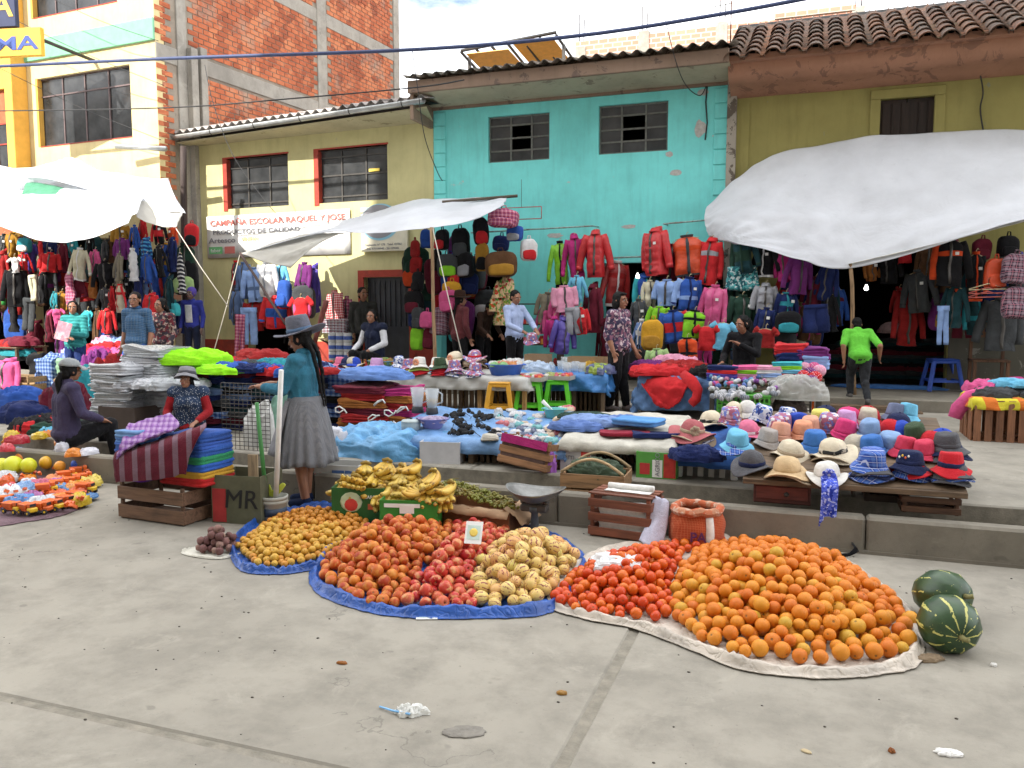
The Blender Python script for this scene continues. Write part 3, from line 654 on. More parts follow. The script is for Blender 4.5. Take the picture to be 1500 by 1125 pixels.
# ---------------------------------------------------------------- overhead cables
def cable(label, pts, r=.012, sag=.0, mt=None):
    pts = [Vector(p) for p in pts]; out = []
    for k in range(31):
        t = k / 24; p = cat(pts, t); out.append(p - Vector((0, 0, sag * 4 * t * (1 - t))))
    return tag(MB().tube(out, r, 6).build('overhead_cable', mt or CORD), label, 'cable')
BLU = mat((.05, .07, .16), .6, .2, 9, 0, name='blue_cable')
cable('thick twisted overhead cable crossing above the turquoise roof',[W(-40,99,11.5),W(240,86,11.5),W(600,73,11.6),W(850,52,11.8),W(1060,20,12),W(1200,-6,12.1)],.028,mt=BLU)
cable('thin overhead cable running in front of the gutter of the cream house',[W(-40,163,11.2),W(240,158,11.4),W(420,145,11.6),W(610,128,12.0),W(680,117,12.3)],.011)
for i,(a,b,y,lb_) in enumerate((((0,18),(240,125),12.3,'upper thin wire slanting down across the yellow facade'),((60,-10),(232,60),12.4,'short thin wire near the top of the yellow facade'),((0,100),(236,205),12.3,'lower thin wire slanting down across the yellow facade to the gutter'))):
    cable(lb_, [W(*a, y), W((a[0] + b[0]) / 2, (a[1] + b[1]) / 2 + 5, y), W(*b, y + .2)], .006)
cable('slack wire hanging from the brick wall across the left red framed window',[W(300,95,12.6),W(312,150,12.5),W(340,225,12.4),W(385,290,12.3),W(420,330,12.2)],.006)
cable('loose wire hanging at the corner between the cream and turquoise houses',[W(604,75,12.3),W(612,130,12.4),W(622,200,12.6),W(640,250,13.2),W(648,265,13.35)],.007)
cable('looped wire on the turquoise wall under the eave',[W(975,30,12.4),W(990,90,12.5),W(1005,125,12.9),W(1025,140,13.3),W(1035,125,13.36)],.007)
cable('wire hanging down the olive wall beside the shuttered window',[W(1435,105,13.3),W(1440,135,13.36),W(1436,160,13.37),W(1441,195,13.37)],.01)
an = thing('rooftop_antenna', 'thin rusty rooftop antenna mast between the tiled and turquoise roofs', 'antenna', W(1070, 62, 13.6))
MB().tube([(0,0,0),(0,0,.62)],.012,6).build('mast',mat((.2,.09,.05),.8,.3),an); MB().tube([(-.5,0,.55),(.45,0,.62)],.007,5).build('boom',STEEL,an)
for k in range(5): MB().tube([(-.45 + k * .2, 0, .46 + k * .02), (-.4 + k * .2, -.05, .72)], .005, 5).build('antenna_rod', STEEL, an)
# ================================================================ builders for goods
HANG = mat((.5, .42, .25), .5, .2, 9, 0, name='hanger')
ZIPM = mat((.09, .085, .08), .4, .2, 9, 0, name='zip_metal', metal=.6)
def wavy(p,s,k,seed): return Vector((fbm(p.x * s + seed,p.y * s,p.z * s,3),fbm(p.x * s,p.y * s + seed,p.z * s + 7,3),fbm(p.x * s + 3,p.y * s,p.z * s + seed,3))) * k
def garment(kind, w, h, cols, label, group=None, loc=(0, 0, 0), rz=0.0, tilt=0.0, seed=None, cat_=None, hanger=True, name=None, roll=0.0):
    """hanging garment, origin at the top of the shoulders, front to -y. cols: list of 1-3 materials"""
    seed = rnd.uniform(0, 99) if seed is None else seed; r = random.Random(int(seed * 100))
    cols = cols if isinstance(cols, (list, tuple)) else [cols]
    A = cols[0]; B = cols[1] if len(cols) > 1 else A; C = cols[2] if len(cols) > 2 else B
    names = dict(jacket='hanging_jacket',hoodie='hanging_hoodie',puffer='hanging_puffer_coat',shirt='hanging_shirt',tee='hanging_t_shirt',vest='hanging_vest',coat='hanging_coat',dress='hanging_dress')
    t = thing(name or names[kind], label, cat_ or dict(puffer='coat', tee='t-shirt').get(kind, kind), loc, group=group, rot=(tilt, roll, rz))
    dep = {'puffer': .13, 'jacket': .09, 'hoodie': .10, 'coat': .09, 'vest': .10}.get(kind, .055) * (w / .5) ** .5
    sleeve = kind not in ('vest', 'dress')
    bw = w * (.56 if sleeve else .86)
    def hw(v):
        if v < .03: return bw * (.18 + 4.5 * v)
        if v < .12: return bw * (.315 + (v - .03) * 1.95)
        if kind == 'dress': return bw * (.40 + .0 * v) if v < .4 else bw * (.40 + .24 * (v - .4))
        return bw * (.49 - .03 * math.sin((v - .12) * 3.2))
    flare = r.uniform(-.03, .05)
    def f(u, v):
        a = 2 * math.pi * u; x = math.copysign(abs(math.cos(a)) ** .62,math.cos(a)) * hw(v) * (1 + flare * v); y = math.copysign(abs(math.sin(a)) ** .75,math.sin(a))
        d = dep * (.35 + .65 * min(1, v * 5)) * (1 if kind != 'puffer' else 1 + .22 * abs(math.sin(v * 19)))
        if v > .93 and kind in ('jacket', 'hoodie', 'puffer'): d *= .8
        p = Vector((x, -y * d, -v * h - .03 * h * (abs(x) / bw * 2) ** 2 * (1 if v < .3 else 0)))
        q = wavy(p,7 / w * .4,.016 + .026 * v,seed); fold = math.sin(x / w * 26 + seed + 2 * q.x / .03) * .014 * v - .02 * abs(nz(x * 9 / w + seed,p.z * 3 / h)) * min(1,v * 3)
        return p + Vector((q.x * .6, q.y + fold, q.z * .5))
    band = r.choice([(.28, .45), (.34, .6), (.2, .32), (.5, .62)])
    def mi(u, v):
        if len(cols) > 1:
            if band[0] < v < band[1]: return 1
            if len(cols) > 2 and v > .90: return 2
        return 0
    MB().grid(20,18,f,True,mi).add([f(i / 20,1) + Vector((0,0,.02)) for i in range(20)],[tuple(range(20))]).build('body',cols if len(cols) > 1 else A,t)
    if sleeve:
        sl = h * (.34 if kind == 'tee' else .82 if kind != 'shirt' else .72); rw = w * (.105 if kind != 'puffer' else .125)
        for s in (-1, 1):
            an = r.uniform(.10, .30) if kind != 'tee' else .75; pts = []; rr = []
            for k in range(9):
                q = k / 8; x = bw * .40 + math.sin(an) * sl * q + .02 * math.sin(q * 3); z = -.05 * h - math.cos(an) * sl * q
                pts.append(Vector((s * x,-.02 * q - .015 * math.sin(q * 4 + seed),z))); rr.append(rw * (1.12 - .38 * q) * (1 + (.13 * abs(math.sin(q * 14)) if kind == 'puffer' else .05 * math.sin(q * 17 + seed))))
            MB().tube(pts, rr, 10, True, .62).build('sleeve', B if (len(cols) > 1 and r.random() < .45) else A, t)
            if kind in ('jacket', 'hoodie', 'puffer'): MB().tube(pts[-2:], [rr[-1] * 1.04, rr[-1] * .9], 10, True, .66).build('cuff', C, t)
    if kind in ('hoodie', 'puffer', 'coat'):
        m = MB(); m.grid(12,7,lambda u,v: (math.cos(u * 2 * math.pi) * bw * (.27 - .05 * v),math.sin(u * 2 * math.pi) * dep * (.95 - .3 * v) + .01 + .03 * v,-.03 * h + h * .12 * v * (.75 + .5 * max(0,math.sin(u * 2 * math.pi)))),True); m.build('hood' if kind != 'coat' else 'collar',A,t,thick=.012)
    elif kind in ('jacket', 'shirt', 'vest'):
        m = MB(); m.grid(14,4,lambda u,v: (math.cos(u * 2 * math.pi) * bw * (.19 + .03 * v),math.sin(u * 2 * math.pi) * dep * (.6 + .1 * v),-.012 * h + h * .06 * v),True); m.build('collar',C,t,thick=.01)
    if kind in ('jacket', 'hoodie', 'puffer', 'vest', 'coat', 'shirt'):
        m = MB(); m.grid(2,12,lambda u,v: f(.25 + (u - .5) * .010,.02 + v * .94) + Vector((0,-.006,0))); m.build('zip',C if C is not A else ZIPM,t,thick=.003)
        if kind in ('jacket', 'puffer') and r.random() < .6:
            p = f(.20, .3); MB().box(p.x - .02, p.x + .025, p.y - .012, p.y - .004, p.z - .02, p.z + .02).build('chest_badge', WHITE, t, False)
    if hanger:
        MB().tube([(0,0,-.01),(0,0,.045),(.018,0,.075),(.03,0,.06)],.005,6).build('hanger_hook',HANG,t); MB().tube([(-bw * .4,.0,-.05 * h),(0,0,.004),(bw * .4,0,-.05 * h)],.007,6).build('hanger_bar',HANG,t)
    return t
def trousers(w, h, c, label, group=None, loc=(0, 0, 0), rz=0, shorts=False, seed=None, tilt=0, roll=0):
    seed = rnd.uniform(0,99) if seed is None else seed; t = thing('hanging_shorts' if shorts else 'hanging_trousers',label,'shorts' if shorts else 'trousers',loc,group=group,rot=(tilt,roll,rz))
    for s in (-1, 1):
        pts = [Vector((s * w * (.20 + .06 * q), -.015 * math.sin(q * 5 + seed + s), -h * q)) for q in [k / 9 for k in range(10)]]
        MB().tube(pts,[w * (.25 + (.07 if shorts else -.05) * q + .015 * math.sin(q * 21 + seed)) for q in [k / 9 for k in range(10)]],12,True,.42).build('trouser_leg',c,t)
    MB().grid(14,4,lambda u,v: (math.cos(u * 6.2832) * w * .46,math.sin(u * 6.2832) * w * .13,.02 - v * h * .14),True).build('waistband',c,t,thick=.01)
    return t
def backpack(w, h, c, label, group=None, loc=(0, 0, 0), rz=0, d=None, tilt=0, name='backpack', roll=0):
    c = c if isinstance(c, (list, tuple)) else [c]; d = d or w * .45; se = rnd.uniform(0, 50)
    t = thing(name, label, 'bag', loc, group=group, rot=(tilt, roll, rz))
    def f(u, v, W=w, H=h, D=d, o=(0, 0, 0)):
        a = u * 6.2832; b = (v - .5) * math.pi; q = max(1e-3, math.cos(b)) ** .35
        p = Vector((math.copysign(abs(math.cos(a)) ** .5,math.cos(a)) * W / 2 * q,math.copysign(abs(math.sin(a)) ** .5,math.sin(a)) * D / 2 * q,math.copysign(abs(math.sin(b)) ** .6,math.sin(b)) * H / 2 - H / 2))
        if p.z > -H * .25: p.x *= 1 - .35 * ((p.z + H * .25) / (H * .25)) ** 2
        return p + wavy(p, 9, .012, se) + Vector(o)
    MB().grid(18, 13, f, True).build('body', c[0], t)
    MB().grid(16, 9, lambda u, v: f(u, v, w * .78, h * .45, d * .45, (0, -d * .5, -h * .5)), True).build('front_pocket', c[-1], t)
    MB().tube([(-w * .1, 0, -.02), (-w * .06, 0, .05), (w * .06, 0, .05), (w * .1, 0, -.02)], .009, 6).build('grab_handle', c[0], t)
    MB().tube([f(.25 + k, .72) + Vector((0, -.006, 0)) for k in (-.19, -.1, 0, .1, .19)], .006, 5).build('zip', HANG, t)
    return t
# ---------------------------------------------------------------- hats
def hat(kind, c, label, loc, rad=.17, band=None, group=None, rot=(0, 0, 0), hh=None, flower=None, brim_c=None):
    se = rnd.uniform(0, 99); nm = dict(bucket='bucket_hat', sun='sun_hat', cap='cap', felt='felt_hat', visor='cap')[kind]
    t = thing(nm, label, 'cap' if kind == 'cap' else 'hat', loc, group=group, rot=rot)
    hd = .088 * (rad / .17) ** .4 * rnd.uniform(.93, 1.08); H = hh or dict(bucket=.095, sun=.10, cap=.10, felt=.12)[kind]
    ecc = 1.13
    def wp(p, th):
        e = (p.x ** 2 + p.y ** 2) ** .5; k = max(0, (e - hd * 1.02) / rad)
        return Vector((p.x * (1 + .02 * nz(th * 2,se)),p.y * ecc * (1 + .02 * nz(se,th)),p.z + (.012 * nz(p.x * 9 + se,p.y * 9) if p.z > .03 else 0) + k * .09 * math.sin(th * 2 + se) * (1.0 if kind == 'sun' else .45) + .006 * nz(p.x * 20,p.y * 20,se)))
    if kind == 'felt': cp = [(hd * 1.05,0),(hd * 1.03,.02),(hd * 1.0,H * .5),(hd * .93,H * .85),(hd * .84,H * .98),(hd * .6,H * 1.0),(hd * .3,H * .9),(0,H * .86)]
    elif kind == 'bucket': cp = [(hd * 1.08,0),(hd * 1.05,.02),(hd * .98,H * .6),(hd * .9,H * .9),(hd * .82,H),(hd * .5,H * 1.03),(0,H * 1.05)]
    else: cp = [(hd * 1.05,0),(hd * 1.04,H * .25),(hd * .98,H * .5),(hd * .82,H * .78),(hd * .55,H * .95),(hd * .25,H * 1.03),(0,H * 1.05)]
    MB().lathe(cp, 24, wp).build('crown', c, t)
    if kind == 'cap':
        def vf(u, v):
            a = (u - .5) * 2.2; e = hd * (1.0 + .85 * v * math.cos(a * .75)); return (math.sin(a) * e * (1 - .05 * v),-math.cos(a) * e * ecc,.012 - .03 * v * v - .02 * math.sin(a) ** 2 * v)
        MB().grid(11, 5, vf).build('visor', brim_c or c, t, thick=.005); MB().ell((0, 0, H * 1.05), .008, 6, 4).build('button', c, t)
    else:
        drop = {'bucket': .045, 'sun': .018, 'felt': -.006}[kind] * (rad / .17)
        bp = [(hd * 1.04,.006),(hd * 1.2,-.004),(hd + (rad - hd) * .5,-drop * .5),(rad * .97,-drop),(rad,-drop - .004),(rad * .97,-drop - .009),(hd + (rad - hd) * .5,-drop * .5 - .009),(hd * 1.2,-.012),(hd * 1.0,-.002)]
        MB().lathe(bp, 28, wp).build('brim', brim_c or c, t)
    if band: MB().lathe([(hd * 1.065, .004), (hd * 1.09, .006), (hd * 1.075, .03), (hd * 1.04, .031)], 24, wp).build('band', band, t)
    if flower:
        m = MB()
        for k in range(7): a = k * .9; m.ell((.045 * math.cos(a) * .6, -hd * 1.18 * ecc - .004, .03 + .028 * math.sin(a)), (.02, .012, .02), 7, 5)
        m.build('flower', flower, t)
    return t
# ---------------------------------------------------------------- folded cloth, heaps, bundles
def folded(w, d, h, c, loc, label=None, group=None, rz=0, cat_='cloth', name='folded_cloth', parent=None, sag=.01):
    """folded cloth: stacked layers with rounded fold edges and a wrinkled top"""
    se = rnd.uniform(0, 99); m = MB(); lay = max(1, min(4, round(h / .025))); rows = [(0, 0.0), (.8, 0.0)]
    for k in range(lay):
        for q in (.0, .25, .5, .75): rows.append((.955 + .045 * math.sin(math.pi * q) - .012 * ((k * 7 + int(se)) % 3), (k + q) / lay))
    rows += [(.955, 1.0), (.75, 1.0), (.4, 1.0), (0, 1.0)]; nr = len(rows) - 1
    def f(u, v):
        a = u * 6.2832; q,zz = rows[round(v * nr)]; x = math.copysign(abs(math.cos(a)) ** .22,math.cos(a)) * w / 2 * q; y = math.copysign(abs(math.sin(a)) ** .22,math.sin(a)) * d / 2 * q
        k = int(zz * lay + .01); e = fbm(x * 9 + se, y * 9, k * 3.7, 3); g = fbm(x * 4 + se, y * 4 + 5, zz * 1.5, 2)
        tw = .035 * nz(k * 2.3, se)
        return Vector((x + y * tw + sag * 1.1 * e * q,y - x * tw + sag * 1.1 * fbm(y * 9,x * 9 + se,k * 5.1,2) * q,zz * h * (1 + .16 * g) + sag * .9 * g * zz + .35 * sag * e * zz))
    m.grid(34, nr + 1, f, True)
    o = m.build(name, c, parent, loc=loc, rot=(0, 0, rz))
    if label: tag(o, label, cat_, group)
    return o
def crumple(w, d, h, c, loc, label, cat_='cloth', group=None, rz=0, name='crumpled_garment', k=.35, s=3.2, parent=None, n=(46, 24)):
    se = rnd.uniform(0, 99); m = MB()
    def f(u, v):
        a = u * 6.2832; b = v * math.pi / 2; q = math.sin(b) ** .6
        p = Vector((math.cos(a) * q, math.sin(a) * q, max(0, math.cos(b)) ** .7))
        e = fbm(p.x * s * .6 + se, p.y * s * .6, p.z * s * .5, 2); x, y, z = p.x * s * .9 + se, p.y * s * .9 + .5 * e, p.z * s * .9
        rd = (1 - 2.2 * abs(nz(x,y,z))) + .5 * (1 - 2.2 * abs(nz(x * 2.1,y * 2.1,z * 2.1 + 5))) + .25 * (1 - 2.2 * abs(nz(x * 4.3,y * 4.3,z * 4.3 + 9)))
        g = 1 + k * (.8 * e + .55 * (rd - 1.0)); t = 1 + k * .7 * nz(math.cos(a) * 2 + se,math.sin(a) * 2) + k * .35 * nz(math.cos(a) * 6 + se,math.sin(a) * 6)
        return Vector((p.x * w / 2 * t * (1 + .12 * k * rd), p.y * d / 2 * t * (1 + .12 * k * rd), max(.0, p.z * h * max(.15, min(1.15, g)))))
    m.grid(n[0], n[1], f, True).add([f(i / n[0], 1) for i in range(n[0])], [tuple(range(n[0]))])
    o = m.build(name, c, parent, loc=loc, rot=(0, 0, rz))
    if label: tag(o, label, cat_, group)
    return o
# ---------------------------------------------------------------- crates, tables, stools, boxes
def crate(label, L, Wd_, H, loc, rz=0, wd=None, rows=2, group=None, rot=None, gap=.25, slats_top=0, name='wooden_crate', vertical=0, ends=True):
    """slatted crate: length along x, origin at base centre"""
    wd = wd or wood((.20, .09, .04)); t = thing(name, label, 'crate', loc, rz, group, rot); p = .026
    for sx in (-1, 1):
        for sy in (-1,1): MB().box(sx * (L / 2 - p) - p / 2,sx * (L / 2 - p) + p / 2,sy * (Wd_ / 2 - p) - p / 2,sy * (Wd_ / 2 - p) + p / 2,0,H).build('corner_post',wd,t,False,bevel=.004)
    hh = H / rows
    for k in range(rows):
        z0 = k * hh + hh * gap * .3; z1 = z0 + hh * (1 - gap)
        for sy in (-1, 1):
            if vertical: continue
            j = .006 * nz(k * 4 + L, sy * 3); y = sy * (Wd_ / 2 - .005)
            MB().box(-L / 2 + .002, L / 2 - .002, y - .006, y + .006, z0 + j, z1 + j).build('slat', wd, t, False, bevel=.002)
        if ends:
            for sx in (-1,1): x = sx * (L / 2 - .007); MB().box(x - .006,x + .006,-Wd_ / 2 + .012,Wd_ / 2 - .012,z0,z1).build('end_slat',wd,t,False,bevel=.002)
    if vertical:
        for sy in (-1, 1):
            for k in range(vertical):
                x0 = -L / 2 + L * k / vertical; y = sy * (Wd_ / 2 + .004); MB().box(x0 + .01,x0 + L / vertical * .76,y - .007,y + .007,.0,H).build('slat',wd,t,False,bevel=.002)
        for sx in (-1, 1):
            for k in range(3): y0 = -Wd_ / 2 + Wd_ * k / 3; x = sx * (L / 2 + .005); MB().box(x - .007,x + .007,y0 + .02,y0 + Wd_ / 3 * .8,0,H).build('slat',wd,t,False,bevel=.002)
    for k in range(3): y0 = -Wd_ / 2 + Wd_ * k / 3; MB().box(-L / 2 + .014,L / 2 - .014,y0 + .015,y0 + Wd_ / 3 * .8,.004,.014).build('bottom_slat',wd,t,False)
    for k in range(slats_top): y0 = -Wd_ / 2 + Wd_ * k / slats_top; MB().box(-L / 2,L / 2,y0 + .008,y0 + Wd_ / slats_top * .8,H + .001,H + .011).build('top_slat',wd,t,False,bevel=.002)
    return t
def table(label, L, D, H, loc, rz=0, top=None, leg=None, name='market_table', nl=4, tilt=0):
    t = thing(name, label, 'table', loc, rz); top = top or wood((.16, .10, .06)); leg = leg or top
    n = max(3, int(D / .2))
    for k in range(n): y0 = -D / 2 + D * k / n; MB().box(-L / 2,L / 2,y0 + .004,y0 + D / n - .004,H - .025 + tilt * (y0 + D / 2),H + tilt * (y0 + D / 2)).build('plank',top,t,False,bevel=.004)
    for sx in np.linspace(-1, 1, nl // 2):
        for sy in (-1,1): y = sy * (D / 2 - .05); x = sx * (L / 2 - .05); MB().box(x - .025,x + .025,y - .025,y + .025,0,H - .026 + tilt * (y + D / 2) * .9).build('leg',leg,t,False,bevel=.004)
    return t
def drape(label, L, D, z, over, c, loc, rz=0, cat_='tablecloth', name='table_cloth', tilt=0, wr=.022, front_only=False, group=None):
    """cloth over a table top, hanging by `over` at the front and the sides"""
    se = rnd.uniform(0, 99); m = MB(); nu, nv = 56, 34; ov = over
    def f(u, v):
        x = (u - .5) * (L + 2 * ov); y = -(D / 2 + ov) + v * (D + ov * (1 if front_only else 2)); ex = max(0,abs(x) - L / 2); ey = max(0,abs(y) - D / 2)
        X = max(-L / 2, min(L / 2, x)); Y = max(-D / 2, min(D / 2, y)); dr = max(ex, ey) + .25 * min(ex, ey)
        w = .035 * math.sin((x + y) * 17 + se) * min(1, dr * 5) + .012 * math.sin((x - y) * 41 + se) * min(1, dr * 6)
        X += math.copysign(.012 + w * (ex > 0) + ex * .12, x) if ex > 0 else 0; Y += math.copysign(.012 + w + ey * .12, y) if ey > 0 else 0
        return Vector((X,Y,z + .006 + tilt * (Y + D / 2) - dr * (.96 + .1 * nz(x * 3,se)) + wr * (fbm(x * 4 + se,y * 4,0,3) - .8 * abs(nz(x * 7 + se,y * 5))) * (1 if dr == 0 else .2) + (wr if dr == 0 else 0)))
    o = m.grid(nu, nv, f).build(name, c, None, loc=loc, rot=(0, 0, rz), thick=.003); return tag(o, label, cat_, group)
def stool(label, c, loc, rz=0, s=.27, H=.45, group=None):
    t = thing('plastic_stool', label, 'stool', loc, rz, group); pm = plastic(c, .4); a = s / 2; b = s * .62
    MB().box(-a,a,-a,a,H - .02,H).build('seat',pm,t,False,bevel=.012); MB().box(-a + .004,a - .004,-a + .004,a - .004,H - .06,H - .021).build('seat_rim',pm,t,False,bevel=.008)
    for sx in (-1, 1):
        for sy in (-1, 1):
            T = Vector((sx * (a - .025),sy * (a - .025),H - .03)); B = Vector((sx * b,sy * b,0)); m = MB(); m.bar(T,B + Vector((0,0,.004)),.055,.04); m.build('leg',pm,t,False,bevel=.006)
    for sx in (-1, 1):
        e = a * .9 + (b - a) * .45
        MB().bar((sx * e,-e,H * .32),(sx * e,e,H * .32),.02,.035).build('stretcher',pm,t,False); MB().bar((-e,sx * e,H * .32),(e,sx * e,H * .32),.02,.035).build('stretcher',pm,t,False)
    return t
def carton(label, L, D, H, c, loc, rz=0, flaps=True, name='cardboard_box', rot=None, inside=None):
    t = thing(name,label,'box',loc,rz,None,rot); cm = c if not isinstance(c,(tuple,str)) else mat(c,.8,.2,7,.15,40,'cardboard'); e = .008
    MB().box(-L / 2, L / 2, -D / 2, D / 2, 0, e).build('base', cm, t, False)
    for a in ((-L / 2,L / 2,-D / 2,-D / 2 + e),(-L / 2,L / 2,D / 2 - e,D / 2),(-L / 2,-L / 2 + e,-D / 2 + e,D / 2 - e),(L / 2 - e,L / 2,-D / 2 + e,D / 2 - e)): MB().box(*a,e,H).build('side_panel',cm,t,False)
    return t
def basin(label, c, rt, rb, h, loc, name='plastic_basin'):
    t = thing(name, label, 'basin', loc); pm = plastic(c, .35)
    MB().lathe([(rb * .9,0),(rb,.008),(rt * .97,h * .9),(rt,h * .93),(rt * 1.06,h * .95),(rt * 1.07,h),(rt * 1.0,h),(rt * .95,h * .92),(rb * .95,.014),(0,.014)],28).build('bowl',pm,t)
    for s in (-1,1): MB().tube([(s * rt * 1.04,-.05,h * .97),(s * rt * 1.14,-.03,h * .96),(s * rt * 1.14,.03,h * .96),(s * rt * 1.04,.05,h * .97)],.008,6).build('handle',pm,t)
    return t
def sheet_outline(name, label, cat_, poly, z, c, rim=.07, fill=.0, wr=.012, seed=0, inner=.86, thick=.003):
    """ground sheet from a ground outline, its margin rolled up into a rim"""
    P = [Vector((p[0], p[1], 0)) for p in poly]; n = 96; cen = sum(P, Vector()) / len(P); ring = []
    Q = P + [P[0]]
    for k in range(n):
        t = k / n * len(P); i = int(t); u = t - i; p0, p1, p2, p3 = P[i - 1], P[i], P[(i + 1) % len(P)], P[(i + 2) % len(P)]
        ring.append(.5 * ((2 * p1) + (p2 - p0) * u + (2 * p0 - 5 * p1 + 4 * p2 - p3) * u * u + (3 * p1 - p0 - 3 * p2 + p3) * u * u * u))
    n2 = n * 2
    prof = [(0.0,0),(.45,0),(.75,.0),(.9,.0),(.925,.1),(.94,.6),(.95,.95),(.957,1.0),(.965,.8),(.973,.45),(.98,.15),(.99,.02),(1.0,.0)]
    m = MB()
    def f(u, v):
        k = round(u * n2) % n2; kk = k / 2; j = round(v * (len(prof) - 1)); s,zz = prof[j]; i = int(kk) % n; e = kk - int(kk); rg_ = ring[i].lerp(ring[(i + 1) % n],e)
        lo = nz(kk * .13 + seed, 3.3); hi = nz(kk * .55 + seed, 8.1); cr = abs(nz(kk * .9 + seed, j * .35)) ; cr2 = nz(kk * 1.7, seed + j * .6)
        s2 = s + (.012 * lo + .010 * hi + .016 * (cr - .25) + .006 * cr2) * (1 if j > 3 else 0); q = cen + (rg_ - cen) * s2
        hgt = rim * max(.22, .75 + .9 * lo + .45 * hi) * (1 - .55 * cr * (j in (5, 6, 7, 8)))
        return Vector((q.x, q.y, z + zz * hgt + (wr * (.5 * cr + .3 * abs(cr2)) if j > 3 else .002)))
    n = n; nn = n2
    m.grid(nn, len(prof), f, True); o = m.build(name, c, None, thick=thick); return tag(o, label, cat_), ring, cen
# ---------------------------------------------------------------- heaps of fruit
class Heap:
    def __init__(s): s.c = np.zeros((0, 3)); s.r = np.zeros(0)
    def drop(s, x, y, r, z0):
        z = np.full(len(x), z0 + r)
        if len(s.r):
            d2 = (x[:, None] - s.c[None, :, 0]) ** 2 + (y[:, None] - s.c[None, :, 1]) ** 2; rr = ((r + s.r) * .93)[None, :] ** 2
            z = np.maximum(z, np.where(d2 < rr, s.c[None, :, 2] + np.sqrt(np.maximum(rr - d2, 0)), -9).max(1))
        return z
    def fill(s, poly, hmax, rf, n, rg, z0=.012, p=1.6, K=70, peak=None):
        xs = [q[0] for q in poly]; ys = [q[1] for q in poly]; cx, cy = peak or (sum(xs) / len(xs), sum(ys) / len(ys)); out = []
        E = np.array([[poly[i][0], poly[i][1], poly[(i + 1) % len(poly)][0], poly[(i + 1) % len(poly)][1]] for i in range(len(poly))])
        def dist(x, y):
            ax,ay,bx,by = E.T; dx,dy = bx - ax,by - ay; t = np.clip(((x[:,None] - ax) * dx + (y[:,None] - ay) * dy) / (dx * dx + dy * dy + 1e-9),0,1)
            return np.sqrt((x[:, None] - ax - t * dx) ** 2 + (y[:, None] - ay - t * dy) ** 2).min(1)
        dm = None; miss = 0
        while len(out) < n and miss < 40:
            r = rf(rg); X = []; Y = []
            while len(X) < K:
                x, y = rg.uniform(min(xs), max(xs)), rg.uniform(min(ys), max(ys))
                if inpoly(x, y, poly): X.append(x); Y.append(y)
            X = np.array(X); Y = np.array(Y); de = dist(X, Y); rc = np.sqrt((X - cx) ** 2 + (Y - cy) ** 2); q = rc / (rc + de + 1e-6)
            tgt = z0 + r + hmax * (1 - q ** p); z = s.drop(X, Y, r, z0); ok = (z <= tgt) & (de > r * .25)
            if not ok.any(): miss += 1; continue
            miss = 0; i = np.where(ok,z - .0 * tgt,9e9).argmin(); s.c = np.vstack([s.c,[X[i],Y[i],z[i]]]); s.r = np.append(s.r,r); out.append((X[i],Y[i],z[i],r))
        return out
def fruit_mat(stops, name, rough=.45, bump=.15, bs=120, spot=None, extra=None):
    n = NT(name); r = n.rand(); base = n.ramp(r, stops)
    base = n.mix(n.ramp(n.noise(18, 4, .6), [(.45, 0.0), (.75, .5)]), base, n.ramp(r, [(q, dirt(c, .62)) for q, c in stops]))
    if extra: base = extra(n, base)
    x_,y_,zz = n.sep(); base = n.mix(n.math('MULTIPLY',n.math('MULTIPLY',n.math('LESS_THAN',n.math('ADD',n.math('MULTIPLY',x_,x_),n.math('MULTIPLY',y_,y_)),.022),n.math('GREATER_THAN',zz,0.0)),.7),base,(.10,.07,.02)); base = n.mix(n.ramp(n.noise(2.2,5,.7,dist=.8),[(.6,0.0),(.72,.35)]),base,(.30,.16,.03))
    if spot: base = n.mix(n.ramp(n.noise(55, 3, .6), [(.66, 0.0), (.72, .7)]), base, spot)
    n.col(base); n.rough(rough); n.p.inputs['Specular IOR Level'].default_value = .32; n.p.inputs['Subsurface Weight'].default_value = .06; n.p.inputs['Subsurface Radius'].default_value = (.02,.01,.004)
    if bump: n.bump(n.noise(bs, 3), bump, .004)
    return n.m
def scatter(name, label, cat_, group, items, meshes, rg, flat=1.0, tilt=3.0, stuff_name=None):
    items = sorted(items, key=lambda q: q[1] - .9 * q[2])        # nearest and topmost first
    for i, (x, y, z, r) in enumerate(items[:300]):
        o = lnk(name,rg.choice(meshes),None,None,(x,y,z),(rg.uniform(-tilt,tilt),rg.uniform(-tilt,tilt),rg.uniform(0,6.3)),(r,r,r * flat)); tag(o,label,cat_,group)
    if len(items) > 300:
        m = MB()
        for x, y, z, r in items[300:]: m.ell((x, y, z), r, 8, 6)
        o = m.build(stuff_name or name, meshes[0].materials[0]); tag(o, label + ', lower layers', cat_); o['kind'] = 'stuff'
# ================================================================ fruit seller's goods on the street
rg = random.Random(5)
def sheet_mat(c, name, rough=.35):
    n = NT(name); f = n.noise(3.5, 6, .6, dist=1.4); n.col(n.ramp(f, [(.3, dirt(c, .6)), (.55, c), (.8, dirt(c, 1.35))])); n.rough(rough)
    w = n.new('ShaderNodeTexVoronoi',feature='DISTANCE_TO_EDGE'); w.inputs['Scale'].default_value = 4.5; vm = n.new('ShaderNodeVectorMath',operation='ADD'); nn = n.new('ShaderNodeTexNoise'); nn.inputs['Scale'].default_value = 6; n.l.new(n.tc(),nn.inputs['Vector']); n.l.new(n.tc(),vm.inputs[0]); n.l.new(nn.outputs['Color'],vm.inputs[1]); n.l.new(vm.outputs[0],w.inputs['Vector'])
    n.bump(n.math('ADD', n.ramp(w.outputs['Distance'], [(0, 0.0), (.12, 1.0)]), n.noise(9, 4, .6, dist=1.5)), .3, .02); return n.m
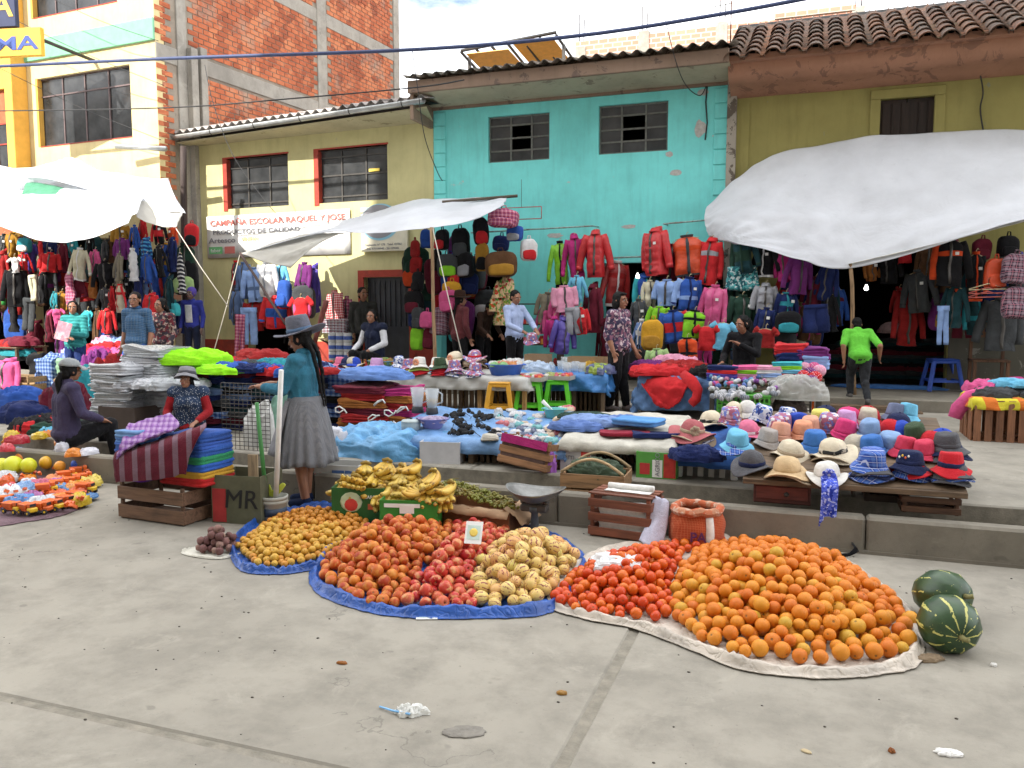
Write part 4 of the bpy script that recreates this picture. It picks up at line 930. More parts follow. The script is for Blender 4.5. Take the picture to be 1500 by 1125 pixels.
BLUET = sheet_mat((.018, .085, .36), 'blue_tarp'); WHT = sheet_mat((.52, .46, .39), 'white_sheet', .5)
gx = lambda L, z=.02: [tuple(G(a, b, z)[:2]) for a, b in L]
def unit(prof, n=14, warp=None): return MB().lathe(prof, n, warp)
def orange_mesh(mt, stem=None, k=0):
    prof = [(0, -.93), (.2, -.95), (.5, -.83), (.8, -.56), (.97, -.2), (1.0, .1), (.93, .42), (.72, .72), (.42, .9), (.16, .95), (.05, .9), (0, .88)]
    return unit(prof, 16, lambda p, t: p * (1 + .03 * nz(p.x * 1.5 + k, p.y * 1.5, p.z * 1.5))).mesh('orange', mt)
OR = fruit_mat([(0, (.56, .13, .008)), (.4, (.64, .20, .012)), (.8, (.66, .27, .02)), (1, (.54, .32, .03))], 'orange_peel', .42, .35, 90)
TM = fruit_mat([(0, (.52, .045, .008)), (.5, (.60, .085, .01)), (1, (.64, .16, .015))], 'tomato_skin', .25, 0)
PC = fruit_mat([(0,(.30,.028,.008)),(.3,(.46,.075,.008)),(.6,(.40,.05,.008)),(.85,(.55,.17,.015)),(1,(.36,.04,.008))],'peach_skin',.5,.1,80,spot=(.25,.06,.02),extra=lambda n,b: n.mix(n.ramp(n.noise(1.1,2),[(.45,0.0),(.65,.55)]),b,(.62,.30,.06)))
AP = fruit_mat([(0,(.38,.015,.02)),(.5,(.48,.03,.025)),(1,(.56,.12,.05))],'apple_skin',.3,0,extra=lambda n,b: n.mix(n.ramp(n.noise(1.3,3,dist=.6),[(.5,0.0),(.72,.8)]),b,(.68,.45,.18)))
LU = fruit_mat([(0, (.46, .24, .03)), (.5, (.58, .35, .05)), (1, (.48, .19, .02))], 'granadilla_skin', .45, .1, 60, spot=(.22, .08, .02))
def pep_extra(n, b):
    x,y,z = n.sep(); a = n.math('ARCTAN2',y,x); w = n.math('SINE',n.math('ADD',n.math('MULTIPLY',a,9.0),n.math('MULTIPLY',n.noise(3,4),9.0)))
    return n.mix(n.math('MULTIPLY', n.math('GREATER_THAN', w, .72), n.math('GREATER_THAN', n.noise(1.4, 3), .47)), b, (.22, .05, .05))
PE = fruit_mat([(0,(.62,.42,.13)),(.5,(.70,.54,.19)),(.8,(.64,.34,.13)),(1,(.56,.50,.12))],'pepino_skin',.4,.05,60,extra=pep_extra)
om = [orange_mesh(OR, k=i * 3.1) for i in range(3)]
tm = [orange_mesh(TM, k=i * 2.3) for i in range(3)]
apf = [(0, -.72), (.18, -.84), (.45, -.82), (.78, -.5), (.98, 0), (1, .25), (.9, .58), (.62, .82), (.35, .86), (.15, .72), (.05, .6), (0, .58)]
am = []
for i in range(3):
    m = unit(apf,16,lambda p,t: p * (1 + .05 * nz(p.x + i * 3,p.y,p.z))); am.append(m.tube([(0,0,.55),(.06,.02,.95),(.12,.05,1.1)],.05,5).mesh('apple',AP))
pm_ = [orange_mesh(PC, k=i * 5.7 + 1) for i in range(3)]
lm_ = [orange_mesh(LU, k=i * 1.9) for i in range(2)]
pp = [(0, -.9), (.3, -.86), (.68, -.62), (.95, -.15), (1, .2), (.86, .65), (.6, 1.0), (.3, 1.2), (.1, 1.24), (0, 1.2)]
em = [unit(pp, 16, lambda p, t: p * (1 + .04 * nz(p.x + i * 4, p.y, p.z))).mesh('pepino', PE) for i in range(3)]
# sheets
s1,_,_ = sheet_outline('blue_ground_sheet','small blue plastic sheet under the heap of little yellow fruit','tarp',gx([(338,800),(352,832),(405,838),(450,833),(500,822),(548,786),(550,757),(500,742),(430,744),(370,765)]),.004,BLUET,.055,seed=3,inner=.8)
s2,_,_ = sheet_outline('blue_ground_sheet','large blue plastic sheet under the peaches, apples and striped pepino fruit','tarp',gx([(452,838),(470,868),(560,897),(690,902),(808,893),(850,850),(862,815),(820,785),(740,762),(640,760),(540,772),(480,800)]),.004,BLUET,.055,seed=11,inner=.84)
s3,_,_ = sheet_outline('white_ground_sheet','white plastic sheet under the oranges and tomatoes','tarp',gx([(800,880),(850,902),(930,918),(1010,948),(1090,978),(1200,990),(1300,984),(1352,962),(1345,900),(1290,850),(1210,800),(1120,782),(1000,788),(900,795),(830,825)]),.0075,WHT,.048,seed=23,inner=.86)
hp = Heap()
it = hp.fill(gx([(980,903),(1035,946),(1115,968),(1232,975),(1326,959),(1344,925),(1300,872),(1225,820),(1150,795),(1060,797),(1010,815),(990,855)]),.19,lambda q: q.uniform(.029,.041),900,rg,p=1.5,peak=tuple(G(1120,872)[:2]))
scatter('orange', 'ripe orange in the big heap on the white sheet', 'orange', 'oranges heaped on the white sheet', it, om, rg, .97)
it = hp.fill(gx([(806,880),(850,899),(930,910),(985,908),(985,850),(1005,812),(1060,795),(1000,792),(930,812),(850,832)]),.15,lambda q: q.uniform(.026,.034),320,rg,p=1.7)
scatter('tomato', 'red tomato heaped beside the oranges on the white sheet', 'tomato', 'tomatoes on the white sheet', it, tm, rg, .92)
it = hp.fill(gx([(464,842),(488,868),(545,888),(580,890),(605,855),(640,815),(668,770),(560,776),(505,800)]),.21,lambda q: q.uniform(.030,.039),300,rg,p=1.6,peak=tuple(G(580,815)[:2]))
scatter('peach', 'orange peach heaped at the granadilla end of the blue sheet', 'peach', 'peaches on the blue sheet', it, pm_, rg, .98)
it = hp.fill(gx([(582,887),(640,893),(693,892),(690,840),(735,795),(745,772),(672,768),(645,815),(608,858)]),.2,lambda q: q.uniform(.032,.040),280,rg,p=1.6)
scatter('apple', 'red apple heaped between the peaches and the striped pepino fruit', 'apple', 'apples on the blue sheet', it, am, rg, .95)
it = hp.fill(gx([(694,892),(760,893),(803,886),(835,850),(845,812),(800,790),(748,788),(700,835)]),.2,lambda q: q.uniform(.032,.048),190,rg,p=1.7)
scatter('pepino', 'cream pepino fruit with purple stripes on the blue sheet', 'fruit', 'pepinos on the blue sheet', it, em, rg, 1.0)
it = hp.fill(gx([(346,802),(368,829),(420,831),(472,818),(520,788),(545,765),(520,750),(450,748),(390,766)]),.15,lambda q: q.uniform(.021,.027),520,rg,p=1.6)
scatter('granadilla', 'small yellow fruit heaped on the smaller blue sheet', 'fruit', 'small yellow fruit on the small blue sheet', it, lm_, rg, .97)
# squashes
def sq_mat(dense):
    n = NT('squash_skin'); x, y, z = n.sep(); a = n.math('ARCTAN2', y, x)
    w = n.math('SINE', n.math('ADD', n.math('MULTIPLY', a, 10.0), n.math('MULTIPLY', n.noise(2.0 / .13, 5, .7), 3.0))); 
    b = n.ramp(n.noise(14, 4), [(.3, (.012, .035, .012)), (.7, (.03, .075, .022))])
    b = n.mix(n.math('MULTIPLY',n.math('GREATER_THAN',w,.88 if dense else .97),n.math('GREATER_THAN',n.noise(9,4,.7),.46 if dense else .52)),b,(.50,.48,.14))
    b = n.mix(n.ramp(n.noise(34,4,.7),[(.66,0.0),(.7,.8)]),b,(.42,.42,.12)); n.col(b); n.rough(.38); n.bump(n.noise(20,3),.15,.01); return n.m
for (px,py,rr,ry,rot,lb_,dn) in ((1378,905,.125,.15,(R(75),R(12),R(35)),'long dark green squash lying behind the streaked one',0),(1387,951,.135,.135,(R(96),R(0),R(16)),'round dark green squash with yellow streaks beside the oranges',1)):
    t = thing('green_squash', lb_, 'squash', G(px, py) + Vector((0, 0, .125)), rot=rot)
    MB().lathe([(0,-ry),(rr * .3,-ry * .97),(rr * .7,-ry * .74),(rr * .95,-ry * .3),(rr,.1 * ry),(rr * .9,ry * .5),(rr * .6,ry * .84),(rr * .2,ry * .98),(0.01,ry * .95)],40,lambda p,a: Vector((p.x * (1 + .02 * math.cos(a * 10)),p.y * (1 + .02 * math.cos(a * 10)),p.z))).build('rind',sq_mat(dn),t)
    MB().tube([(0, 0, ry * .93), (.006, 0, ry + .015), (.016, .004, ry + .03)], [.016, .011, .013], 7).build('stalk', mat((.22, .2, .08), .9), t)
# price cards with a picture of fruit
def card(label, loc, rot, w=.1, h=.13):
    t = thing('price_card', label, 'card', loc, rot=rot); MB().box(-w / 2, w / 2, 0, h, -.002, .002).build('card_sheet', WHITE, t, False)
    MB().box(-w * .38,w * .38,h * .18,h * .82,.0025,.0035).build('printed_panel',mat((.55,.68,.62),.6,.2),t,False); m = MB(); m.ell((0,h * .5,.0036),(w * .26,h * .2,.003),14,5); m.build('printed_fruit',mat((.8,.6,.12),.6,.3,30),t)
card('white picture card stuck upright among the peaches',G(680,800,.27) + Vector((0,.12,-.02)),(R(62),0,R(8))); card('white picture card lying on the concrete before the blue sheet',G(625,907,.006),(0,0,R(22)),.11,.08)
# ---------------------------------------------------------------- banana boxes, bananas, green grapes
GRNB = mat((.035, .22, .03), .6, .25, 6, .1, 30, 'green_carton'); GRND = mat((.02, .11, .025), .6, .3, 6, .1, 30, 'dark_green_carton')
def gbox(label, px0, px1, pyb, pyt, c, rz=0, d=.32):
    a,b = G(px0,pyb),G(px1,pyb); y = (a.y + b.y) / 2; L = (b - a).length; H = W((px0 + px1) / 2,pyt,y).z; return carton(label,L,d,H,c,((a.x + b.x) / 2,y + d / 2,0),rz),L,H,Vector(((a.x + b.x) / 2,y + d / 2,0)),d
b1,L1,H1,P1,D1 = gbox('dark green banana carton with a red fruit print',478,556,768,715,GRND,R(14)); b2,L2,H2,P2,D2 = gbox('bright green banana carton with white label strip',548,634,780,733,GRNB,R(14))
m = MB(); m.ell((-L1 * .12,-D1 / 2 - .002,H1 * .55),(.055,.004,.05),12,6); m.build('fruit_print',mat((.6,.05,.04),.6,.2,20),b1); m = MB(); m.ell((-L1 * .12,-D1 / 2 - .001,H1 * .62),(.085,.003,.075),12,6); m.build('leaf_print',mat((.5,.6,.4),.6,.2,20),b1)
text('lettering','LAREDO',.035,WHITE,b1,(L1 * .14,-D1 / 2 - .003,H1 * .72)); MB().box(L1 * .2,L1 * .4,-D1 / 2 - .004,-D1 / 2 - .001,H1 * .42,H1 * .58).build('logo_print',mat((.55,.12,.05),.6,.2,20),b1,False)
MB().box(-L2 * .42,L2 * .2,-D2 / 2 - .003,-D2 / 2 - .001,H2 * .78,H2 * .9).build('label_strip',WHITE,b2,False); MB().box(-L2 * .15,L2 * .1,-D2 / 2 - .005,-D2 / 2 - .0035,H2 * .6,H2 * .86).build('label',WHITE,b2,False); MB().box(-L2 * .2,L2 * .06,-D2 / 2 - .004,-D2 / 2 - .001,H2 * .28,H2 * .42).build('hand_hole',DARK,b2,False)
text('lettering', 'BANANA', .04, WHITE, b2, (L2 / 2 + .003, -D2 * .3, H2 * .8), (R(90), 0, R(90)))
def ban_mat():
    n = NT('banana_peel'); r = n.rand(); b = n.ramp(r,[(0,(.50,.28,.035)),(.5,(.62,.42,.06)),(1,(.55,.40,.09))]); b = n.mix(n.ramp(n.noise(22,5,.7),[(.56,0.0),(.68,.8)]),b,(.13,.06,.02)); b = n.mix(n.ramp(n.noise(6,3),[(.55,0.0),(.7,.5)]),b,(.36,.34,.05)); n.col(b); n.rough(.5); return n.m
BAN = ban_mat(); BSTK = mat((.30, .20, .04), .8, .4)
def ban_mesh(L=.17, k=0):
    pts = []; rr = []
    for i in range(10):
        q = i / 9; a = -.75 + q * 1.5 + k * .1; pts.append((math.sin(a) * L * .55,0,-math.cos(a) * L * .55 + L * .4)); rr.append(.0205 * (math.sin(math.pi * min(1,max(0,q * .86 + .09))) ** .5) * (.42 if q < .09 else 1))
    return MB().tube(pts, rr, 7).mesh('banana', BAN)
bmesh_ = [ban_mesh(.17, 0), ban_mesh(.19, 1), ban_mesh(.155, 2)]
def hand(i, loc, rot, n=6, s=1.0):
    t = thing('banana_hand','hand of ripe bananas piled on the green cartons','bananas',loc,group='hands of bananas on the green cartons',rot=rot)
    for row in range(2):
        for k in range(n - row):
            a = (k - (n - row - 1) / 2) * .26; q = lnk('banana',rg.choice(bmesh_),None,t,(math.sin(a) * .1,-.03 - .035 * row,-.028 * row + math.cos(a) * .015),(rg.uniform(-.1,.1),R(-12) + .15 * row,R(-90) + a),(s,s,s))
    MB().tube([(-.04, .02, .005), (0, .03, .016), (.04, .02, .005)], [.011, .015, .011], 7).build('stalk', BSTK, t)
c1 = P1 + Vector((0, 0, H1)); c2 = P2 + Vector((0, 0, H2)); k = 0
for (py,dy,xs) in ((722,-.08,(556,580,603,626,645)),(711,-.03,(500,522,545,568,592,616,638,655)),(697,.04,(512,535,558,582,606,630)),(682,.12,(540,565,588,610))):
    for px in xs: p = W(px + rg.uniform(-4,4),py + rg.uniform(-4,4),P1.y + dy); hand(k,p,(R(rg.uniform(25,62)),rg.uniform(-.25,.25),rg.uniform(-.75,.75)),rg.choice((4,5,5)),rg.uniform(1.2,1.45)); k += 1
# fill under the bananas so that the hands lie on a heap
for cc, LL, DD in ((c1, L1, D1), (c2, L2, D2)):
    for q in range(4): hand(0,cc + Vector((rg.uniform(-.32,.32) * LL,rg.uniform(-.3,.25) * DD,.0 + .03 * q)),(R(10),rg.uniform(-.3,.3),rg.uniform(-2,2)),6)
a, b = G(637, 772), G(765, 790); gy = 5.72; 
bl = thing('grape_box','low brown carton filled with green grapes and kraft paper','box',G(700,775) + Vector((-.02,.12,0)),R(-6)); KR = mat((.20,.085,.035),.85,.3,7,.25,30,'brown_carton'); 
gl, gd, gh = .62, .34, .16
for q in ((-gl / 2,gl / 2,-gd / 2,-gd / 2 + .01),(-gl / 2,gl / 2,gd / 2 - .01,gd / 2),(-gl / 2,-gl / 2 + .01,-gd / 2 + .01,gd / 2 - .01),(gl / 2 - .01,gl / 2,-gd / 2 + .01,gd / 2 - .01)): MB().box(*q,0,gh).build('side_panel',KR,bl,False)
MB().box(-gl / 2 + .011, gl / 2 - .011, -gd / 2 + .011, gd / 2 - .011, .0, .09).build('base', KR, bl, False)
m = MB(); m.grid(26,4,lambda u,v: (-gl / 2 + u * gl,-gd / 2 + .02 - v * .06,gh + .01 + .02 * nz(u * 9,v) - .05 * v * v)); m.grid(10,8,lambda u,v: (gl / 2 - .06 + u * .16,-gd / 2 + v * gd,gh + .02 - .1 * u * u + .02 * nz(u * 5,v * 6))); m.build('paper_lining',mat((.34,.22,.13),.9,.2,12,.3,20,'kraft_paper'),bl,thick=.002)
GRP = fruit_mat([(0,(.24,.34,.04)),(.5,(.38,.46,.06)),(.85,(.42,.38,.08)),(1,(.24,.15,.05))],'grape_skin',.3,0,extra=lambda n,b: n.mix(n.ramp(n.noise(9,2),[(.5,0.0),(.65,.8)]),b,(.24,.32,.03)))
bp_ = bl.location
for k in range(13):
    q = bp_ + Vector((-.26 + (k % 7) * .085,-.09 + (k // 7) * .15,gh + .01 + .10 * max(0,1 - (k % 7) / 5.0))); m = MB(); gb = thing('grape_bunch','bunch of green grapes in the low brown carton','grapes',q,group='green grape bunches in the brown carton')
    for j in range(42): a = rg.uniform(0,6.3); e = rg.uniform(0,.055); m.ell((math.cos(a) * e * 1.25,math.sin(a) * e,.045 * (1 - e / .07) * rg.uniform(.2,1) + .002),rg.uniform(.0105,.0135),8,6)
    o = m.build('berries',GRP,gb); o['kind'] = 'stuff'; MB().tube([(-.05,0,.03),(0,0,.045),(.05,.01,.05)],.003,5).build('stem',mat((.2,.16,.05),.9),gb)
# ---------------------------------------------------------------- balance scale
p = G(783, 782); sk = thing('market_scale', 'old grey scoop scale standing behind the pepino fruit', 'scale', p)
SCM = mat((.22, .22, .21), .42, .4, 9, .2, 40, 'worn_zinc', metal=.75); z1 = W(785, 742, p.y).z
MB().box(-.09,.09,-.06,.06,0,.03).build('base',mat((.05,.12,.2),.5,.3),sk,False,bevel=.01); MB().lathe([(.035,.03),(.03,.06),(.025,z1 - .05),(.045,z1 - .03),(.045,z1)],14).build('column',mat((.07,.08,.09),.5,.4,9,.2),sk)
MB().box(-.10, .10, -.035, .035, z1 - .035, z1 + .02).build('beam_housing', IRON, sk, False, bevel=.012); 
for s in (-1, 1): MB().lathe([(.02, 0), (.025, .02), (.0, .025)], 10, c=(s * .085, 0, z1 + .02)).build('pivot', IRON, sk)
pw = .21
MB().grid(22,10,lambda u,v: (math.cos(u * 6.2832) * pw * v * (1.0 + .08 * (math.cos(u * 6.2832) > 0)),math.sin(u * 6.2832) * pw * .82 * v,z1 + .03 + .10 * v ** 2.2 + .02 * v * math.cos(u * 12.566)),True).build('scoop_pan',SCM,sk,thick=.004)
# ---------------------------------------------------------------- slatted red-brown box with papers, sack, white bag
p = G(905, 792); REDW = wood((.17, .055, .028), name='red_wood')
cr_ = crate('reddish slatted crate with papers inside beside the orange sack',.46,.30,.30,(p.x + .02,p.y + .17,0),R(-8),REDW,3,gap=.42,slats_top=4)
nw = mat((.7,.69,.66),.8,.2,30,.15,40,'paper'); t = thing('paper_roll','white paper roll lying on the reddish crate','paper',(p.x + .04,p.y + .2,.335),R(-8)); MB().tube([(-.16,0,.0),(.17,.01,.0)],[.022,.024],10).build('rolled_sheet',nw,t); MB().grid(8,5,lambda u,v: (-.16 + u * .33,-.01 - v * .08,-.018 + .004 * nz(u * 5,v * 4))).build('loose_end',nw,t,thick=.003)
folded(.36, .2, .20, nw, (p.x + .02, p.y + .17, .02), 'stack of newspapers inside the reddish crate', None, R(-8), 'newspapers', 'newspaper_stack')
p = G(1015, 806); se = thing('orange_mesh_sack', 'orange woven sack with rolled rim beside the slatted crate', 'sack', (p.x, p.y + .16, 0))
def sk_f(u, v):
    a = u * 6.2832; rr = .155 * (1 + .13 * math.sin(v * 3.1)) * (1 - .10 * v) * (1 + .06 * nz(math.cos(a) * 2,math.sin(a) * 2,v * 4)); return Vector((math.cos(a) * rr * 1.12,math.sin(a) * rr * .95,v * .25 + .014 * nz(a * 2,v * 7) * v))
MB().grid(28, 12, sk_f, True).build('bag', cloth((.46, .09, .035), pat='plaid', c2=(.36, .07, .03), c3=(.5, .2, .1), ps=60), se, thick=.004)
MB().grid(30,9,lambda u,v: Vector((math.cos(u * 6.2832),math.sin(u * 6.2832),0)) * (.150 + .030 * math.cos(v * 6.2832)) * (1 + .07 * nz(u * 9,1)) + Vector((0,0,.245 + .03 * math.sin(v * 6.2832) + .02 * nz(u * 12,5))),True).build('rolled_rim',cloth((.46,.22,.13),pat='floral',c2=(.42,.11,.05),c3=(.5,.33,.25),ps=25),se)
text('lettering','PA',.09,mat((.12,.03,.12),.7),se,(-.02,-.175,.06),(R(92),0,R(8)),bold=True); MB().grid(3,8,lambda u,v: sk_f(.82 + u * .05,.15 + v * .7) * 1.03).build('white_stripe',nw,se,thick=.002)
MB().ell((0, 0, .17), (.135, .12, .05), 14, 7).build('contents', TM, se)
wb_ = crumple(.30,.22,.06,plastic((.72,.74,.76),.3,'thin_white_plastic'),G(905,830,.10) + Vector((0,0,.0)),'crumpled white plastic bag lying on the tomatoes','plastic bag',name='plastic_bag',k=.6,s=4)
t = thing('white_cloth_bag','pale cloth hanging between the slatted crate and the sack','cloth',(p.x - .26,p.y + .05,0)); patch(m := MB(),[[(-.03,.10,.30),(.03,.08,.31),(.08,.06,.29)],[(-.06,.04,.16),(.0,.0,.17),(.08,.02,.16)],[(-.10,-.05,.03),(-.02,-.1,.01),(.06,-.02,.01)]],12,12,.02,3); m.build('cloth',cloth((.55,.55,.68)),t,thick=.004)
# ---------------------------------------------------------------- garlic heap, carton MR, plant bucket, broom, white carton
p = G(308, 812); pc_ = [(p.x - .13, p.y - .02), (p.x + .11, p.y - .04), (p.x + .13, p.y + .16), (p.x - .08, p.y + .2)]
s4,_,_ = sheet_outline('paper_sheet','crumpled pale paper sheet under the small beet heap','paper',[(p.x - .19,p.y - .05),(p.x + .14,p.y - .07),(p.x + .17,p.y + .2),(p.x - .12,p.y + .22)],.003,plastic((.6,.58,.5),.5,'pale_paper'),.02,seed=31)
BE = fruit_mat([(0, (.10, .04, .04)), (.5, (.20, .10, .09)), (1, (.30, .20, .16))], 'beet_skin', .8, .4, 30)
bm_ = [unit(apf,10,lambda q,a: q * (1 + .1 * nz(q.x * 2,q.y * 2,q.z * 2))).tube([(0,0,.5),(.1,.05,1.2),(.3,.1,1.7)],[.14,.08,.04],5).mesh('beet',BE)]
h4 = Heap(); scatter('beet','small earthy beet in the little heap on paper','beet','beets heaped on paper',h4.fill(pc_,.13,lambda q: q.uniform(.022,.03),60,rg),bm_,rg)
p = G(340,768); KC = mat((.10,.10,.06),.85,.3,6,.2,25,'printed_carton'); bx = carton('dark printed carton with hand painted letters MR',.40,.34,.36,KC,(p.x,p.y + .19,0),R(8),name='cardboard_box')
text('lettering','MR',.2,mat((.015,.015,.015),.8),bx,(-.1,-.174,.12),shear=.1); MB().box(-.19,-.08,-.1735,-.171,.01,.26).build('red_print',mat((.35,.03,.03),.8,.3),bx,False); MB().box(-.05,.03,.10,.115,.18,.47).build('wooden_slat',wood((.45,.33,.2),name='pale_wood',axis=2),bx,False)
MB().box(-.18, .18, -.15, .15, .2, .22).build('dark_contents', JOINT, bx, False)
p = G(390,768); bk = thing('white_plant_bucket','grey white plastic bucket holding a small green leafed seedling','bucket',(p.x,p.y + .1,0)); BW = plastic((.34,.34,.30),.5,'bucket_plastic')
MB().lathe([(.075,0),(.08,.01),(.096,.14),(.104,.145),(.104,.165),(.098,.17),(.104,.172),(.106,.195),(.094,.197),(.09,.15),(0,.148)],24).build('pail',BW,bk); MB().lathe([(.0885,.05),(.0895,.05),(.0955,.11),(.0945,.11)],24).build('label_band',mat((.04,.06,.10),.6),bk)
LEAF = mat((.45, .52, .06), .5, .3, 12, .1, 20, 'bright_leaf')
for a,s in ((.3,.12),(2.6,.1),(-.8,.06)): MB().grid(5,7,lambda u,v,a=a,s=s: Vector((math.cos(a) * v * s + (u - .5) * s * .75 * math.sin(math.pi * v) * math.sin(a) ,math.sin(a) * v * s * .4 - .02,.19 + s * (1.1 * v - .3 * v * v) + (u - .5) * s * .75 * math.sin(math.pi * v)))).build('leaf',LEAF,bk,thick=.002)
MB().tube([(0, 0, .14), (.005, -.01, .23)], .005, 5).build('stem', LEAF, bk)
for nm,lb_,a,b,r,c in (('broom_handle','long white plastic tube leaning before the woman in the teal sweater',(396,752),(412,542),.02,plastic((.68,.68,.66),.4,'white_tube')),('broom_handle','green pole standing in the carton beside the white tube',(386,752),(376,590),.016,plastic((.05,.22,.06),.4,'green_tube'))):
    q0 = Vector((bk.location.x + (.03 if r > .018 else -.05),bk.location.y - .02,.15)); q1 = W(*b,q0.y - .12); o = MB().tube([q0,q0.lerp(q1,.5),q1],[r,r,r * .9],10).build(nm,c); tag(o,lb_,'pole')
p = G(450,745); bx = carton('white printed carton standing behind the woman in the grey skirt',.46,.26,.30,mat((.5,.5,.48),.7,.15,6,.1,20,'white_carton'),(p.x + .03,p.y + .42,0),R(10))
text('lettering','TRO',.17,mat((.06,.12,.3),.7),bx,(.0,-.133,.14),bold=True); text('lettering','G',.22,mat((.45,.05,.05),.7),bx,(-.2,-.133,.08),bold=True)
# ---------------------------------------------------------------- crate with stacked blankets
p = G(215, 768); cx_, cy2 = p.x - .0, p.y + .26; cz = .28
crate('dark slatted crate carrying the stacked blankets',.66,.42,cz,(cx_,cy2,0),R(-4),wood((.13,.07,.04),name='dark_crate_wood'),2,gap=.3)
BLC = [cloth((.12,.03,.28)),cloth((.30,.05,.03),pat='stripe',c2=(.5,.38,.05),ps=9),cloth((.03,.08,.3)),cloth((.06,.14,.10),pat='vstripe',c2=(.30,.05,.03),ps=9),cloth((.04,.10,.36)),cloth((.05,.13,.42)),cloth((.10,.22,.5)),cloth((.16,.30,.55))]
BLN = ['purple', 'red and yellow striped', 'navy', 'dark green and red striped', 'deep blue', 'blue', 'light blue', 'pale blue']
z = cz + .005
for i, c in enumerate(BLC):
    hh = .048 + .01 * (i % 2); folded(.30 + .02 * nz(i,1),.34,hh,c,(cx_ - .24 + .03 * nz(i * 3,2),cy2 - .0,z),BLN[i] + ' folded blanket in the left pile on the dark crate','blankets folded on the dark crate',R(-4) + .1 * nz(i,7),'blanket','folded_blanket'); z += hh * .9
z = cz + .005
for i,(c,nmc) in enumerate(((cloth((.40,.02,.02)),'bright red'),(cloth((.45,.25,.03)),'orange'),(cloth((.03,.10,.40)),'royal blue'),(cloth((.03,.22,.10)),'green'),(cloth((.03,.09,.34)),'dark blue'),(cloth((.04,.10,.38)),'mid blue'),(cloth((.03,.08,.30)),'blue black'))):
    hh = .06; folded(.44,.36,hh,c,(cx_ + .24 + .02 * nz(i * 3,5),cy2 + .02,z),nmc + ' folded blanket in the right pile on the dark crate','blankets folded on the dark crate',R(-4) + .08 * nz(i,3),'blanket','folded_blanket'); z += hh * .9
PLD = cloth((.11,.012,.025),pat='vstripe',c2=(.17,.10,.13),ps=8); PLP = cloth((.24,.10,.34),pat='plaid',c2=(.40,.28,.46),c3=(.1,.03,.16),ps=18)
yf = cy2 - .25
def ptw(px, py, dy=0): return W(px, py, yf + dy)
o = MB(); patch(o,[[ptw(228,648,.28),ptw(262,636,.28),ptw(302,622,.3)],[ptw(172,662,.02),ptw(235,648,.0),ptw(300,625,.02)],[ptw(168,690,-.02),ptw(225,680,-.05),ptw(278,668,-.02)],[ptw(170,707,-.01),ptw(225,703,-.04),ptw(272,694,-.01)]],24,20,.012,5); tag(o.build('plaid_blanket',PLD,thick=.012),'dark red plaid blanket hanging over the front of the blanket pile','blanket')
o = MB(); patch(o,[[ptw(188,622,.3),ptw(225,612,.35),ptw(250,606,.4)],[ptw(178,648,.03),ptw(222,636,.06),ptw(262,624,.1)],[ptw(170,672,-.03),ptw(195,652,-.03),ptw(225,640,.0)]],20,16,.015,9); tag(o.build('plaid_blanket',PLP,thick=.012),'purple plaid blanket thrown over the corner of the blanket pile','blanket')
# ---------------------------------------------------------------- toys on the ground by the kerb
s5,_,_ = sheet_outline('toy_ground_sheet','clear plastic sheet under the toys and balls','tarp',gx([(-60,757),(50,760),(128,736),(138,700),(100,668),(0,650),(-80,660)]),.004,cloth((.16,.10,.12)),.015,seed=41)
for (px,py,r,c,nm) in ((97,668,.078,(.62,.03,.05),'pink red'),(20,690,.085,(.62,.66,.03),'lime yellow'),(42,690,.072,(.60,.62,.02),'yellow green'),(68,685,.062,(.70,.38,.02),'amber'),(90,680,.055,(.03,.42,.12),'green'),(88,690,.05,(.74,.30,.02),'orange'),(114,687,.058,(.03,.10,.52),'blue'),(33,680,.07,(.7,.24,.03),'deep orange'),(3,690,.07,(.66,.66,.04),'pale lime'),(125,682,.035,(.02,.07,.4),'small dark blue')):
    q = G(px,py,.09); o = MB().ell((0,0,0),r,20,14).build('toy_ball',plastic(c,.3,'ball_rubber'),loc=(q.x,q.y,.12 + r * .3)); tag(o,nm + ' toy ball among the toys by the kerb','ball','toy balls')
OT = plastic((.72,.13,.02),.3,'toy_orange'); YT = plastic((.75,.48,.02),.3,'toy_yellow'); BT = plastic((.03,.03,.035),.5,'toy_black'); CLR = plastic((.7,.75,.8),.12,'clear_bag',0,.3)
def truck(loc, rz, lab):
    t = thing('toy_truck',lab,'toy',loc,rz,'orange toy trucks on the ground sheet'); MB().box(-.075,.02,-.03,.03,.028,.045).build('chassis',OT,t,False,bevel=.004); MB().add([(-.08,-.034,.045),(.015,-.034,.045),(.015,.034,.045),(-.08,.034,.045),(-.09,-.04,.085),(.02,-.04,.085),(.02,.04,.085),(-.09,.04,.085)],[(3,2,1,0),(0,1,5,4),(1,2,6,5),(2,3,7,6),(3,0,4,7),(4,5,6,7)]).build('dump_bed',OT,t,False,bevel=.004)
    MB().box(.024,.078,-.032,.032,.025,.06).build('bonnet',YT if rg.random() < .5 else OT,t,False,bevel=.008); MB().box(.024,.058,-.03,.03,.0605,.095).build('cab',OT,t,False,bevel=.006); MB().box(.0585,.0605,-.024,.024,.066,.088).build('windscreen',BT,t,False)
    for x in (-.055, .05):
        for s in (-1,1): w = MB().tube([(x,s * .028,.02),(x,s * .042,.02)],.02,10).build('wheel',BT,t,False); MB().tube([(x,s * .0425,.02),(x,s * .044,.02)],.009,8).build('hub',YT,w,False)
for k,(px,py) in enumerate(((20,752),(42,754),(62,752),(80,748),(98,742),(113,735),(128,728),(8,742),(90,722),(108,718),(124,712),(70,728),(100,708),(118,702))):
    q = G(px,py,.02); truck((q.x,q.y,.022 + .03 * (py < 730)),rg.uniform(-.5,.3) + (.2 if k < 7 else 1),'orange plastic toy dump truck in a clear bag')
